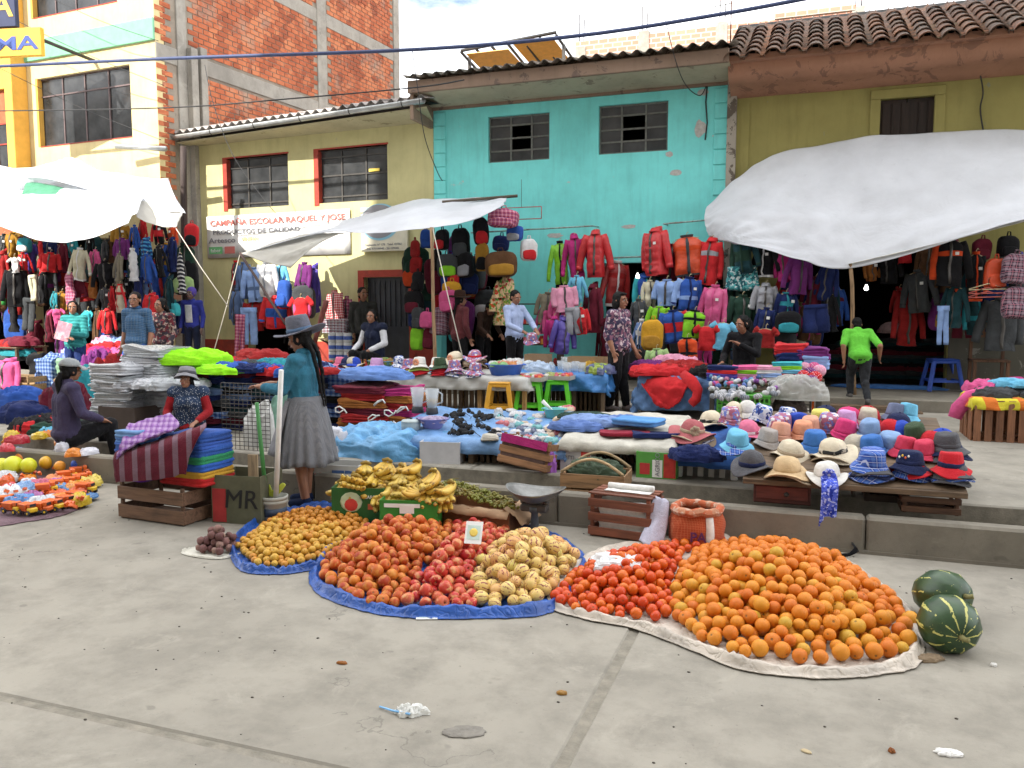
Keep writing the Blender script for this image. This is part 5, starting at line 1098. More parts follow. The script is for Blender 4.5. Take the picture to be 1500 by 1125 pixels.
for k,(px,py,c) in enumerate(((15,720,(.7,.7,.72)),(40,715,(.2,.35,.6)),(60,712,(.55,.12,.2)),(30,735,(.10,.25,.55)),(80,705,(.7,.25,.08)),(5,700,(.6,.6,.62)),(15,665,(.45,.2,.35)),(38,662,(.3,.4,.65)),(55,655,(.6,.3,.1)),(5,655,(.5,.15,.3)),(75,660,(.5,.08,.08)),(60,738,(.6,.62,.66)),(100,715,(.75,.3,.05)),(125,705,(.7,.55,.1)))):
    q = G(px,py,.06); crumple(.26,.2,.09,plastic(c,.2,'toy_package_film'),(q.x,q.y,.02 if py > 680 else .03),('grey','blue','crimson','deep blue','orange','white','mauve','sky blue','brown orange','pink purple','dark red','silver','bright orange','yellow')[k] + ' plastic wrapped toy pack on the toy sheet','toy pack','wrapped toys',rg.uniform(0,3),'toy_package',.5,4)
for k in range(46):
    px,py = rg.uniform(-12,132),rg.uniform(650,735); c = rg.choice(((.62,.10,.02),(.68,.22,.02),(.55,.04,.06),(.10,.24,.5),(.55,.55,.6),(.65,.45,.03),(.4,.12,.35),(.6,.62,.66))); q = G(px,py,.05); crumple(rg.uniform(.12,.22),rg.uniform(.1,.18),rg.uniform(.04,.09),plastic(c,.15,'toy_film'),(q.x,q.y,.025 if q.y < 5.6 else .235),'small plastic wrapped toy pack in the bright spread by the kerb','toy pack','small wrapped toys by the kerb',rg.uniform(0,3),'toy_package',.6,4,n=(20,11))
m = MB()
for k in range(60): q = G(rg.uniform(-10,130),rg.uniform(690,748),.05); m.box(-.018,.018,-.012,.012,0,.02,Matrix.Translation((q.x,q.y,rg.uniform(.04,.1))) @ Matrix.Rotation(rg.uniform(0,6),4,(rg.random(),rg.random(),rg.random())))
o = m.build('small_toy_parts', OT, smooth=False); o['kind'] = 'stuff'; tag(o, 'loose orange plastic toy pieces scattered over the toy sheet', 'toys')
# ---------------------------------------------------------------- litter
def flat_bit(name, label, cat_, px, py, w, d, c, rz=0, k=.3, h=.012): crumple(w, d, h, c, G(px, py, .002), label, cat_, None, rz, name, k, 3)
flat_bit('plastic_cup_bag','crumpled clear plastic bag lying on the concrete','litter',603,1045,.11,.07,plastic((.66,.66,.62),.2,'clear_litter'),.3,.8,.03)
tag(MB().tube([G(556,1035,.008),G(575,1041,.012),G(600,1046,.02)],.004,6).build('drinking_straw',plastic((.2,.45,.75),.4,'straw')),'blue drinking straw sticking out of the crumpled plastic bag','straw')
flat_bit('orange_peel','flat piece of orange peel beside the joint in the concrete','litter',823,1016,.045,.03,OR,.2,.2); flat_bit('orange_peel','thin red orange peel strip on the open concrete','litter',501,972,.05,.02,TM,.2,.2)
flat_bit('paper_scrap','torn white paper scrap on the concrete','litter',1390,1104,.09,.05,nw,.2,.5); flat_bit('paper_scrap','small white scrap near the squashes','litter',1455,975,.025,.02,nw,.2,.5); flat_bit('cardboard_chip','small beige cardboard chip on the concrete','litter',1181,1101,.04,.022,mat((.45,.36,.22),.9),-.4,.1,.006)
flat_bit('red_petal','tiny red petal on the concrete','litter',1306,1101,.02,.025,TM,.3,.6); flat_bit('sweet_wrapper','crumpled purple sweet wrapper by the white sheet','litter',1074,967,.05,.04,plastic((.25,.12,.35),.25,'foil'),.3,.8,.025)
flat_bit('mud_patch','grey dried mud lump on the concrete','mud',680,1072,.16,.09,mat((.20,.185,.16),.95,.3,20,.5),.4,.3,.006); flat_bit('brown_paper','torn brown paper under the streaked squash','litter',1362,966,.12,.07,mat((.22,.16,.10),.9),.5,.4,.02)
tag(MB().tube([G(1205,808,.01),G(1222,815,.012),G(1245,812,.015),G(1255,805,.05),G(1248,795,.05)],[.02,.016,.012,.022,.016],6,flat=.4).build('black_strap',cloth((.01,.01,.012))),'black fabric strap lying at the foot of the kerb','strap')
m = MB()
for k in range(260): q = Vector((rg.uniform(-6,2.5),rg.uniform(2.0,5.6),.001)); e = rg.uniform(.0025,.009); m.ell(q,(e,e * rg.uniform(.5,1),e * .5),5,3)
o = m.build('ground_specks', mat((.06, .05, .04), .95)); o['kind'] = 'stuff'; tag(o, 'dark crumbs and pebbles strewn over the concrete', 'litter')
# ================================================================ hanging clothes
C_ = dict(lime=(.22,.55,.03),magenta=(.40,.03,.16),red=(.52,.025,.03),dred=(.30,.02,.02),maroon=(.13,.015,.03),orange=(.60,.07,.02),grey=(.30,.31,.34),dgrey=(.06,.065,.07),dteal=(.015,.05,.06),black=(.012,.012,.014),purple=(.16,.03,.16),violet=(.10,.07,.35),cream=(.55,.52,.38),lblue=(.25,.38,.68),blue=(.03,.09,.36),navy=(.015,.025,.10),pink=(.62,.10,.26),lpink=(.72,.32,.45),dgreen=(.02,.05,.035),yellow=(.60,.32,.03),mustard=(.38,.20,.03),sky=(.15,.45,.65),teal=(.03,.25,.30),white=(.68,.68,.68),denim=(.12,.19,.36),khaki=(.20,.18,.13),brown=(.12,.06,.03),lgreen=(.36,.52,.22),rust=(.33,.12,.03),turq=(.05,.42,.48),green=(.04,.28,.06))
def cc(s):
    shiny = s.endswith('*'); s = s.rstrip('*'); return cloth(C_[s], shiny=1 if shiny else 0)
PLR = cloth((.35,.03,.05),pat='plaid',c2=(.6,.3,.4),c3=(.1,.1,.3),ps=16); PLB = cloth((.05,.12,.35),pat='plaid',c2=(.3,.4,.6),c3=(.02,.03,.1),ps=16); PLK = cloth((.05,.03,.05),pat='plaid',c2=(.35,.25,.3),c3=(.5,.2,.25),ps=14); STW = cloth((.02,.02,.03),pat='stripe',c2=(.5,.5,.5),ps=14); STB = cloth((.02,.06,.22),pat='stripe',c2=(.08,.35,.6),ps=14)
PATS = dict(plaidred=PLR,plaidblue=PLB,plaiddark=PLK,stripew=STW,stripeb=STB,check=cloth((.55,.04,.05),pat='plaid',c2=(.7,.6,.58),c3=(.2,.02,.03),ps=22),flower=cloth((.08,.35,.36),pat='floral',c2=(.02,.1,.12),c3=(.5,.6,.6),ps=26))
def colm(s): return PATS[s] if s in PATS else cc(s)
def hang(px, py, wp, hp_, kind, cs, desc, y, place, group, rz=None):
    p = W(px,py,y); s = mpp(p); w,h = wp * s,hp_ * s; ms = [colm(q) for q in cs.split('/')]; lab = desc + ' ' + place; r_ = rnd.uniform(-.6,.6) if rz is None else rz; w *= rnd.uniform(.95,1.2); h *= rnd.uniform(1.0,1.16)
    ro = rnd.uniform(-.11, .11)
    if kind in ('trousers', 'shorts'): return trousers(w, h, ms[0], lab, group, p, r_, kind == 'shorts', roll=ro)
    if kind in ('bag', 'backpack'): return backpack(w, h, ms, lab, group, p, r_, name='backpack' if kind == 'backpack' else 'hanging_bag', roll=ro)
    return garment(kind, w * 1.12, h, ms, lab, group, p, r_, roll=ro)
pl = 'hung before the turquoise shop front'; gp = 'clothes hung on the turquoise shop front'
for q in ((820,356,34,56,'jacket','lime*/lime/black','lime green windbreaker with dark panels',12.75),(841,348,35,62,'hoodie','magenta','magenta zip hoodie',12.7),(872,342,42,58,'puffer','red*','bright red short puffer coat',12.65),(905,385,42,58,'jacket','dred*/dred/white','dark red embroidered track jacket',12.9),
          (960,338,42,58,'puffer','red*','bright red long puffer coat with hood',12.65),(985,360,34,50,'jacket','maroon','maroon plain jacket',12.85),(1006,347,42,56,'vest','orange*/orange/dgrey','orange red padded vest',12.65),(1043,352,40,62,'hoodie','red/grey/red','grey and red lettered hoodie',12.62),
          (1087,350,44,46,'hoodie','dteal/dgreen','dark teal printed hoodie',12.5),(1087,392,38,30,'shorts','flower','teal patterned shorts',12.48),(1122,358,38,46,'jacket','black/black/white','black jacket with white hem',12.55),(1150,366,36,42,'coat','magenta','deep pink coat',12.5),(1172,374,36,52,'coat','purple','plum coloured coat',12.45),(1195,408,36,42,'coat','maroon','dark maroon coat',12.6),
          (952,412,28,34,'shirt','cream','cream baby shirt',12.5),(977,411,40,36,'shirt','lblue','pale blue baby jacket',12.4),(1010,408,42,44,'jacket','blue/lblue/navy','blue jacket with pale chest stripe',12.42),(1048,420,40,54,'jacket','pink*/pink','shiny pink tracksuit top',12.35),(1088,434,42,42,'jacket','dgreen','bottle green jacket',12.4),(1122,418,34,42,'puffer','grey*','grey quilted jacket',12.4),(1152,430,34,36,'jacket','navy/teal','navy jacket with teal band',12.4),
          (966,450,34,32,'shirt','lime','green child shirt',12.2),(957,468,30,44,'backpack','yellow/mustard','yellow backpack',12.0),(986,456,44,44,'jacket','blue/red/navy','blue and red panelled jacket',12.1),(1018,456,34,38,'vest','lime/black','lime green vest with black sides',12.1),(1037,478,36,34,'tee','red','red t-shirt',12.0),(1060,473,34,34,'tee','sky','sky blue t-shirt',12.0),(1155,456,36,32,'backpack','black/teal','black and teal backpack',12.1),(1195,448,34,34,'shorts','navy','dark denim shorts',12.2),(1090,470,30,34,'jacket','black','small black jacket',12.2),(1123,452,30,36,'jacket','navy','navy child jacket',12.2),(1215,430,26,50,'coat','black','long black coat',12.5),
          (962,512,40,30,'shirt','lgreen','pale green baby top',11.7),(1007,496,32,32,'vest','orange/black','orange vest with black trim',11.8),(1122,482,42,26,'tee','dred','dark red polo shirt',11.7),(935,440,22,48,'jacket','dgrey','charcoal jacket',12.3),(940,470,24,56,'jacket','denim/white','denim blue jacket with white panel',12.1),(935,510,26,40,'backpack','black/red','black and red backpack',11.9),(1045,440,30,50,'coat','dred','wine red coat',12.5),(1000,430,30,40,'jacket','dteal','very dark teal jacket',12.6),(1030,500,30,34,'coat','magenta','cerise child coat',12.2),
          (826,420,46,34,'shirt','lpink','pink baby jacket',12.1),(812,466,30,44,'hoodie','magenta','magenta child hoodie',12.0),(826,468,28,46,'puffer','violet*','violet child anorak',11.95),(838,452,20,36,'trousers','grey','grey child trousers',11.9),(850,452,24,36,'jacket','red','red child track top',12.0),(868,420,34,66,'coat','maroon','maroon long coat',12.6),(886,470,26,56,'coat','maroon','wine maroon coat deep in the doorway',12.8),(803,430,30,40,'shirt','khaki','grey green baby shirt',12.2),(800,448,22,40,'hoodie','pink','small pink hoodie',12.2),(845,405,22,34,'jacket','sky','light blue child jacket',12.4),(822,440,36,36,'shirt','pink','rose baby jacket',12.15)): hang(*q,pl,gp)
pl = 'hung in the doorway of the olive house'; gp = 'clothes in the doorway of the olive house'
for q in ((1392,352,52,64,'jacket','black/orange/black','black jacket with orange chest',12.4),(1430,372,34,60,'jacket','black/black/orange','black jacket with orange cuffs',12.5),(1460,378,28,42,'bag','orange*','orange red cylindrical bag',12.3),(1490,372,34,38,'bag','plaiddark','dark plaid handbag',12.2),(1492,420,40,44,'bag','plaiddark','lower dark plaid handbag',12.2),(1470,438,64,74,'coat','dgrey','dark grey long coat',12.6),(1345,398,42,60,'jacket','dgrey','charcoal anorak',12.9),(1332,432,44,70,'coat','dred','dull red coat',13.1),(1318,424,26,36,'hoodie','dred','dim red hoodie',13.3),(1382,450,16,52,'trousers','lblue','narrow pale blue trousers',12.4),(1400,420,34,54,'coat','dteal','slate blue coat',12.5),(1275,380,22,28,'jacket','rust','small rust jacket',13.0),(1325,362,24,22,'tee','red','red t-shirt under the tarp',12.9),(1300,365,30,44,'jacket','black','black jacket under the tarp',13.0),(1440,350,26,30,'backpack','maroon','maroon backpack',12.6),(1478,345,30,30,'backpack','black','black backpack',12.6),(1215,390,30,44,'jacket','navy','navy blouson',12.5),(1360,356,28,50,'jacket','brown','brown jacket',12.9)): hang(*q,pl,gp)
pl = 'on the rail of the cream house'; gp = 'clothes on the rail of the cream house'
for q in ((346,384,24,50,'jacket','dgrey/red','dark jacket with red collar',13.3),(357,386,30,50,'jacket','denim','dark denim jacket',13.2),(370,394,32,48,'jacket','lblue/denim','faded denim jacket',13.1),(391,386,38,46,'jacket','white/grey','white sports jacket',13.15),(412,388,24,42,'shirt','sky','light blue shirt',13.25),(416,410,26,36,'backpack','blue','royal blue backpack',13.0),(446,386,38,46,'shirt','purple','purple blouse',13.1),(444,418,30,44,'backpack','dgrey/pink','grey and pink backpack',13.0),(440,436,34,36,'tee','red','coral red t-shirt',12.9),(372,442,36,38,'jacket','dred','crimson jacket',13.15),(406,436,46,40,'hoodie','red/blue','red hoodie with blue print',13.1),(364,452,28,50,'trousers','lblue','washed denim trousers',13.0),(490,428,34,48,'shirt','check','red checked shirt',13.1),(508,436,20,48,'shirt','plaidred','pink red plaid shirt',13.15),(348,425,22,46,'jacket','denim','blue denim waistcoat jacket',13.2),(352,462,16,54,'trousers','plaidred','narrow striped scarf trousers',12.9),(428,450,22,60,'coat','black','black long coat',13.3),(460,392,20,60,'coat','violet','violet long coat',13.3)): hang(*q,pl,gp)
pl = 'hung under the left white awning'; gp = 'clothes under the left white awning'
z5 = lambda x, y: (x / 3.31, 220 + y / 3.31)
for (a,b,w,h,kd,c,d,y) in ((60,405,70,110,'jacket','mustard','mustard jacket',12.1),(120,425,62,70,'bag','teal/white','teal and white bag',12.0),(12,500,80,200,'coat','dred','long dark red coat',11.8),(75,575,125,170,'coat','black','wide black coat',11.75),(155,610,60,110,'trousers','cream','cream trousers',11.6),(192,430,40,190,'dress','red','narrow red dress',12.0),(240,440,80,100,'jacket','navy','navy jacket with pocket',12.2),(245,500,90,90,'jacket','red','scarlet short jacket',11.9),(300,455,60,130,'coat','maroon','maroon coat',12.1),(388,480,84,130,'jacket','cream/cream/white','cream tailored jacket',11.6),(335,585,100,160,'dress','plaidred','pink plaid dress',11.7),(462,488,70,115,'shirt','pink','bright pink blouse',11.8),(450,610,62,100,'dress','rust','rust brown skirt',11.8),(505,545,92,125,'jacket','black','black fitted jacket',11.7),(585,368,90,80,'jacket','mustard','ochre short jacket',12.2),(592,430,84,90,'jacket','purple','aubergine jacket',12.0),(578,508,86,130,'shirt','khaki','grey brown shirt',11.6),(580,610,70,60,'dress','black','short black skirt',11.7),(642,482,44,150,'vest','white','white vest',11.6),(652,368,44,130,'shirt','blue','blue shirt',12.1),(690,340,50,110,'coat','red','red coat under the awning edge',12.3),(765,350,66,95,'jacket','black/red','black jacket with red hem',12.2),(838,370,60,80,'jacket','orange','orange jacket',12.3),(835,430,60,140,'coat','navy','navy coat',12.2),(705,430,74,100,'hoodie','stripeb','blue striped hoodie',11.8),(712,510,64,120,'jacket','blue','bright blue anorak',11.7),(872,495,56,180,'dress','stripew','black and white striped dress',11.9),(765,470,50,140,'coat','black','black slim coat',11.8),(735,700,84,100,'hoodie','red','red hoodie in the lower row',11.5),(510,670,60,100,'jacket','dgrey','grey jacket in the lower row',11.6),(545,665,40,110,'jacket','red','red and white track top',11.6),(582,655,62,125,'jacket','cream/red','cream and red sweater',11.5),(425,778,62,90,'tee','turq','turquoise t-shirt',11.4),(520,775,74,110,'hoodie','red','crimson hoodie in the lowest row',11.4),(265,690,60,90,'shirt','teal','teal shirt',11.6),(272,770,56,80,'tee','pink','dusty pink t-shirt',11.5),(930,355,70,110,'bag','red/black','red and black sports bag',12.4),(850,740,66,60,'backpack','turq','turquoise backpack',11.9),(820,620,60,140,'coat','dteal','dark teal coat',11.9),(670,620,70,120,'trousers','navy','navy trousers',11.7),(300,690,60,100,'shirt','mustard','mustard shirt',11.7),(20,410,60,100,'jacket','dgrey','grey jacket at the awning edge',12.1),(150,450,50,120,'jacket','violet','violet jacket',12.2),(70,520,54,70,'tee','white','white t-shirt with purple print',11.7),(110,500,50,110,'jacket','red','red track jacket',11.9),(205,600,60,140,'coat','black','black wool coat',11.9),(410,640,60,90,'dress','dred','wine red skirt',11.8),(350,440,60,80,'jacket','teal','teal jacket',12.2),(440,420,60,80,'jacket','black','black bomber jacket',12.2),(510,440,50,90,'coat','dgrey','charcoal short coat',12.2),(640,720,50,110,'jacket','denim','denim jacket in the lower row',11.6),(780,740,60,100,'trousers','dgrey','dark grey trousers',11.8),(240,780,70,130,'coat','maroon','dark maroon coat in the lowest row',11.8),(140,720,80,150,'trousers','dgrey','dark wide trousers',11.8),(60,720,80,150,'dress','black','long black skirt',11.9),(380,600,70,110,'dress','maroon','maroon pleated skirt',11.75),(540,420,60,120,'jacket','brown','brown jacket',12.3),(200,500,60,110,'shirt','khaki','khaki shirt',12.1),(610,620,54,90,'jacket','black','short black bolero',11.8),(700,600,50,110,'jacket','denim','mid blue denim jacket',11.9)):
    x, t_ = z5(a, b); hang(x, t_, w / 3.31, h / 3.31, kd, c, d, y, pl, gp)
# bags wall at the left of the turquoise house
pl = 'hung under the middle awning'; gp = 'bags hung under the middle awning'
for q in ((738,306,40,26,'bag','plaidred','pink plaid duffel bag',11.9),(703,318,24,36,'backpack','black/red','black backpack with red pocket',12.1),(674,334,28,38,'backpack','black/dgrey','plain black backpack',12.2),(648,336,26,28,'backpack','black/red','black backpack with red stripes',12.2),(624,336,18,26,'bag','blue','small blue bag',12.3),(655,372,28,34,'backpack','dgrey/lime','dark backpack with lime skull pocket',12.1),(680,370,26,34,'backpack','black/grey','black backpack with grey print',12.15),(733,368,48,34,'bag','brown/mustard','brown woven pattern duffel bag',12.0),(706,355,20,40,'backpack','mustard/black','mustard edged backpack',12.1),(608,352,16,22,'bag','dred','small dark red pouch',12.2),(610,375,16,24,'bag','dred','second dark red pouch',12.2),(612,398,22,26,'bag','black','black handbag',12.1),(605,426,26,30,'bag','black/maroon','black and maroon handbag',12.1),(612,450,24,30,'bag','dgrey','dark grey handbag',12.0),(612,478,20,32,'bag','lime','lime green bag',12.0),(656,425,30,30,'bag','pink','salmon pink shoulder bag',11.9),(662,412,24,26,'bag','yellow','amber bag',12.0),(664,402,22,20,'bag','red','red top bag',12.1),(626,456,20,22,'bag','pink','coral handbag',11.9),(645,450,30,36,'bag','plaiddark','dark embroidered bag',12.0),(630,480,20,28,'bag','maroon','maroon handbag',12.0),(690,400,22,30,'bag','navy','navy bag',12.3),(640,365,18,30,'bag','black','narrow black bag',12.3),(754,330,22,22,'bag','blue/grey','clear blue netted bag',12.0),(775,350,26,28,'bag','white/red','white plastic bag with red print',12.2),(735,345,24,20,'bag','navy','dark blue bag',12.2)): hang(*q,pl,gp)
for q in ((795, 392, 'hung ball net'),):
    pass
# rack of hair ties and toys beside the shirt man
p = W(780,505,12.4); rk = thing('display_shelf','dark shelf of colourful toys behind the man in the white shirt','shelf',(p.x,12.4,.4)); SHW = wood((.07,.045,.03),name='shelf_wood')
for k in range(4): MB().box(-.32, .45, -.1, .2, .28 + k * .32, .30 + k * .32).build('shelf_board', SHW, rk, False)
for x in (-.32, .45): MB().box(x - .015, x + .015, -.1, .2, 0, 1.32).build('side_post', SHW, rk, False)
for k in range(26):
    c = rg.choice(((.6,.04,.03),(.7,.3,.02),(.1,.4,.08),(.65,.6,.5),(.55,.1,.1),(.2,.3,.5))); q = (p.x - .26 + (k % 9) * .08,12.36 + rg.uniform(-.05,.08),.4 + .30 + (k // 9) * .32); crumple(.1,.1,rg.uniform(.06,.13),plastic(c,.3,'toy_plastic'),q,'small bright toy on the dark shelf behind the man in the white shirt','toy','small toys on the dark shelf',rg.uniform(0,3),'small_toy',.4,3,n=(12,7))
for k,(px,py,c) in enumerate(((733,425,(.55,.04,.03)),(728,445,(.6,.10,.03)),(742,418,(.5,.03,.05)),(735,465,(.5,.2,.05)),(748,440,(.3,.4,.05)))): q = W(px,py,12.1); crumple(.22,.16,.24,cloth(c,pat='floral',c2=(.7,.5,.3),c3=(.1,.3,.05),ps=20),q - Vector((0,0,.12)),('red','orange red','crimson','tawny','green')[k] + ' bunch of hair ties hanging behind the man in the white shirt','hair ties','bunches of hair ties',0,'hair_tie_bunch',.7,5)
# mid-air hanger frames
FRM = mat((.45,.10,.08),.6,.3); t = thing('wire_hanging_frame','thin red wire frame hanging on the turquoise wall','rack',W(735,305,12.9)); q0,q1 = W(755,305,12.9) - t.location,W(793,320,12.9) - t.location
MB().tube([(0,0,0),(q1.x,0,0)],.008,5).build('bar',FRM,t); MB().tube([(0,0,q1.z),(q1.x,0,q1.z)],.008,5).build('bar',FRM,t); MB().tube([(q1.x,0,0),(q1.x,0,q1.z)],.008,5).build('bar',FRM,t); MB().tube([(q1.x * .5,0,.45),(q1.x * .5,0,0)],.004,4).build('cord',CORD,t)
for nm,a,b,lb_ in (('wall_bracket_pole',(648,296),(758,287),'dark horizontal pole sticking out under the turquoise wall'),): tag(MB().tube([W(*a,12.4),W(*b,12.6)],.025,7).build('awning_pole',wood((.08,.06,.04))),lb_,'pole')
# ================================================================ tarpaulin awnings
def tarp_mat(c, tr=.35, name='white_tarpaulin'):
    n = NT(name); c = lin(c); b = n.ramp(n.noise(1.3,6,.6),[(.3,dirt(c,.82)),(.7,c)]); b = n.mix(n.ramp(n.noise(7,5,.7),[(.6,0.0),(.8,.3)]),b,dirt(c,.6)); n.col(b); n.rough(.75)
    n.bump(n.math('ADD', n.noise(2.2, 7, .6, dist=1.6), n.math('MULTIPLY', n.noise(160, 2), .05)), .35, .07)
    tl_ = n.new('ShaderNodeBsdfTranslucent'); n.l.new(b, tl_.inputs['Color']); mx = n.new('ShaderNodeMixShader'); mx.inputs[0].default_value = tr
    out = n.n['Material Output']; n.l.new(n.p.outputs[0],mx.inputs[1]); n.l.new(tl_.outputs[0],mx.inputs[2]); n.l.new(mx.outputs[0],out.inputs['Surface']); return n.m
TARP = tarp_mat((.86, .88, .92), .42); TARP2 = tarp_mat((.66, .64, .58), .3, 'cream_tarpaulin')
def awn(label, rows, mt, wr=.03, ws=5, seed=0, nu=44, nv=26, name='tarpaulin_awning', knot=None):
    m = MB(); R_ = [[W(*q) for q in r] for r in rows]
    def fn(p, u, v):
        e = .0
        if knot:
            d = math.hypot((u - knot[0]) * 2,v - knot[1]); an = math.atan2(v - knot[1],u - knot[0]); e = .07 * math.sin(an * 26) * math.exp(-d * 3) * min(1,d * 8)
        g = abs(nz(u * 5 + v * 2.2 + seed,v * 1.6)) * .05 + abs(nz(u * 11 - v * 3 + seed,v * 3)) * .018; e -= g * math.sin(math.pi * min(1,v * 1.02)) ** .5
        return p + Vector((0, -e * .6, e))
    patch(m, R_, nu, nv, wr, ws, seed, fn); return tag(m.build(name, mt, thick=.006), label, 'awning')
awn('large white tarpaulin bulging over the stall before the olive house',[[(1035,302,13.0),(1075,262,13.2),(1130,228,13.25),(1250,202,13.25),(1380,192,13.25),(1530,193,13.25)],[(1032,318,12.9),(1085,288,12.85),(1165,262,12.8),(1265,250,12.8),(1385,240,12.8),(1530,232,12.8)],[(1034,332,12.8),(1090,325,12.5),(1178,322,12.35),(1255,326,12.3),(1380,310,12.3),(1530,285,12.3)],[(1040,345,12.75),(1095,360,12.25),(1178,381,12.05),(1242,388,12.0),(1365,360,12.0),(1530,318,12.0)]],TARP,.05,4,2,80,44,knot=(0,1))
o = MB(); patch(o,[[W(1242,387,12.01),W(1365,359,12.01),W(1530,317,12.01)],[W(1242,386,12.3),W(1365,353,12.4),W(1530,304,12.4)]],20,5,.01,5,4); tag(o.build('awning_hem',TARP2,thick=.004),'grey folded hem under the edge of the large white tarpaulin','awning')
awn('white tarpaulin stretched between the cream and turquoise houses',[[(430,346,12.9),(520,320,12.9),(600,297,12.85),(640,290,12.8),(700,291,12.7),(742,288,12.6)],[(395,352,12.0),(500,332,11.9),(590,314,11.8),(640,307,11.8),(700,303,11.9),(740,294,12.2)],[(353,371,11.2),(470,343,11.1),(560,341,11.0),(632,333,10.9),(700,318,11.2),(738,300,11.9)]],TARP,.03,5,5)
awn('grey white corner flap of the middle tarpaulin hanging below its edge',[[(440,344,11.35),(470,342,11.2),(505,341,11.1)],[(395,356,11.3),(432,366,11.0),(470,352,11.0)],[(353,371,11.2),(390,385,11.0),(425,392,10.9)]],TARP2,.015,4,8,20,16,'tarpaulin_flap')
awn('overexposed white awning sagging over the left clothes stall',[[(-60,268,12.5),(30,268,12.5),(105,262,12.5),(175,268,12.5),(215,285,12.4)],[(-60,290,11.0),(30,296,11.0),(100,300,11.0),(160,295,11.0),(205,298,11.1)],[(-60,308,9.8),(10,335,9.7),(75,354,9.6),(135,349,9.6),(188,326,9.9)]],TARP,.03,4,3)
awn('crumpled white upper tarpaulin tied in a knot on the yellow facade',[[(-60,235,12.8),(20,246,12.8),(70,240,12.7),(103,230,12.75),(150,252,12.7),(200,258,12.7),(246,260,12.6)],[(-60,262,12.3),(20,266,12.3),(75,262,12.2),(112,258,12.2),(160,268,12.2),(205,275,12.1),(255,285,12.0)],[(-60,292,11.8),(10,292,11.7),(40,262,12.0),(100,270,11.8),(170,292,11.7),(220,310,11.5),(272,312,11.6)]],TARP,.05,6,14,knot=(.5,0))
awn('grey white lower flap of the left awning beside the brick wall',[[(200,285,11.9),(235,300,11.7),(268,312,11.6)],[(198,305,11.4),(230,318,11.3),(262,322,11.4)],[(200,318,11.1),(228,330,11.0),(258,334,11.1)]],TARP2,.02,4,21,18,12,'tarpaulin_flap')
awn('small green and orange cloth showing between the left white awnings',[[(38,266,12.05),(70,270,12.05),(140,286,12.05)],[(30,290,11.5),(80,292,11.5),(140,294,11.6)]],cloth((.08,.26,.16)),.01,4,24,14,8,'tarpaulin_flap')
def pole(label, a, b, r, c=None, n=3, name='awning_pole'):
    a,b = Vector(a),Vector(b); pts = [a.lerp(b,k / 6) + Vector((.02 * nz(k * 1.3,a.x),.02 * nz(k * 1.7,a.y),0)) for k in range(7)]; return tag(MB().tube(pts,[r * (1 - .03 * k) for k in range(7)],8).build(name,c or wood((.30,.19,.10),axis=2,name='pole_wood')),label,'pole')
q = W(632, 333, 10.9); pole('thin wooden pole holding up the middle tarpaulin', (q.x + .05, 10.9, SW), q, .03)
q = W(1246, 386, 12.05); pole('wooden pole under the large white tarpaulin beside the boy', (q.x + .12, 12.15, .40), q, .03)
pole('dark slanting pole tying down the corner of the middle tarpaulin',W(352,371,11.2),W(418,475,10.2),.022,wood((.06,.03,.025),axis=2,name='dark_pole'))
pole('reddish slanting board behind the felt hat of the woman',W(478,440,10.8),W(462,500,10.8),.045,wood((.17,.04,.03),axis=2,name='red_pole'))
pole('dark round utility post at the corner of the brick wall',(W(272,500,12.75).x,12.75,SW),W(268,215,12.75),.07,wood((.05,.03,.025),axis=2,name='dark_pole'),name='utility_post')
ROPE = mat((.45, .42, .36), .9, .2, 40, .2, 90, 'rope')
for lb_,a,b in (('thin white rope from the middle pole down to the hat table',W(634,335,10.9),W(678,525,9.9)),('thin rope from the left awning to the ground by the cream house',W(258,335,11.1),W(335,450,10.9)),('thin rope tying the slanting pole to the ground',W(352,371,11.2),W(312,520,11.0))): tag(MB().tube([a,a.lerp(b,.5) - Vector((0,0,.03)),b],.008,5).build('rope',ROPE),lb_,'rope')
for lb_,px,py,y in (('bare lit bulb in the dark doorway of the turquoise house',934,404,13.9),('bare lit bulb in the dark shop of the olive house',1269,421,14.6)):
    t = thing('light_bulb',lb_,'bulb',W(px,py,y)); MB().lathe([(0,-.05),(.028,-.04),(.034,-.015),(.025,.015),(.014,.03),(.014,.045)],12).build('glass_bulb',glow((1,.97,.9),6),t); MB().tube([(0,0,.045),(0,0,.09)],.017,8).build('socket',BT,t); MB().tube([(0,0,.09),(0,0,.5)],.004,4).build('cord',CORD,t)
# ================================================================ front row: hat platform
HZ, HY, HT = .42, 5.85, .2
def TP(px, py): d = ray(px, py); t = (HZ - HT * HY - CH) / (d.z - HT * d.y); return Vector((d.x * t, d.y * t, CH + d.z * t))
xl, xr = W(1088, 708, HY).x, W(1418, 725, HY).x
t = thing('hat_platform','low sloping plank platform on crates carrying the hats','platform',(0,0,0)); PW = wood((.13,.085,.05),name='grey_plank')
for k in range(7):
    y0 = HY + .02 + k * .21; z0 = HZ + HT * (y0 - HY); MB().add([(xl,y0,z0 - .03),(xr,y0,z0 - .03),(xr,y0 + .2,z0 + .2 * HT - .03),(xl,y0 + .2,z0 + .2 * HT - .03),(xl,y0,z0 - .004),(xr,y0,z0 - .004),(xr,y0 + .2,z0 + .2 * HT - .004),(xl,y0 + .2,z0 + .2 * HT - .004)],[(3,2,1,0),(4,5,6,7),(0,1,5,4),(1,2,6,5),(2,3,7,6),(3,0,4,7)]).build('plank',PW,t,False,bevel=.004)
MB().box(xl, xr, HY - .01, HY + .018, HZ - .045, HZ - .006).build('front_batten', PW, t, False, bevel=.004)
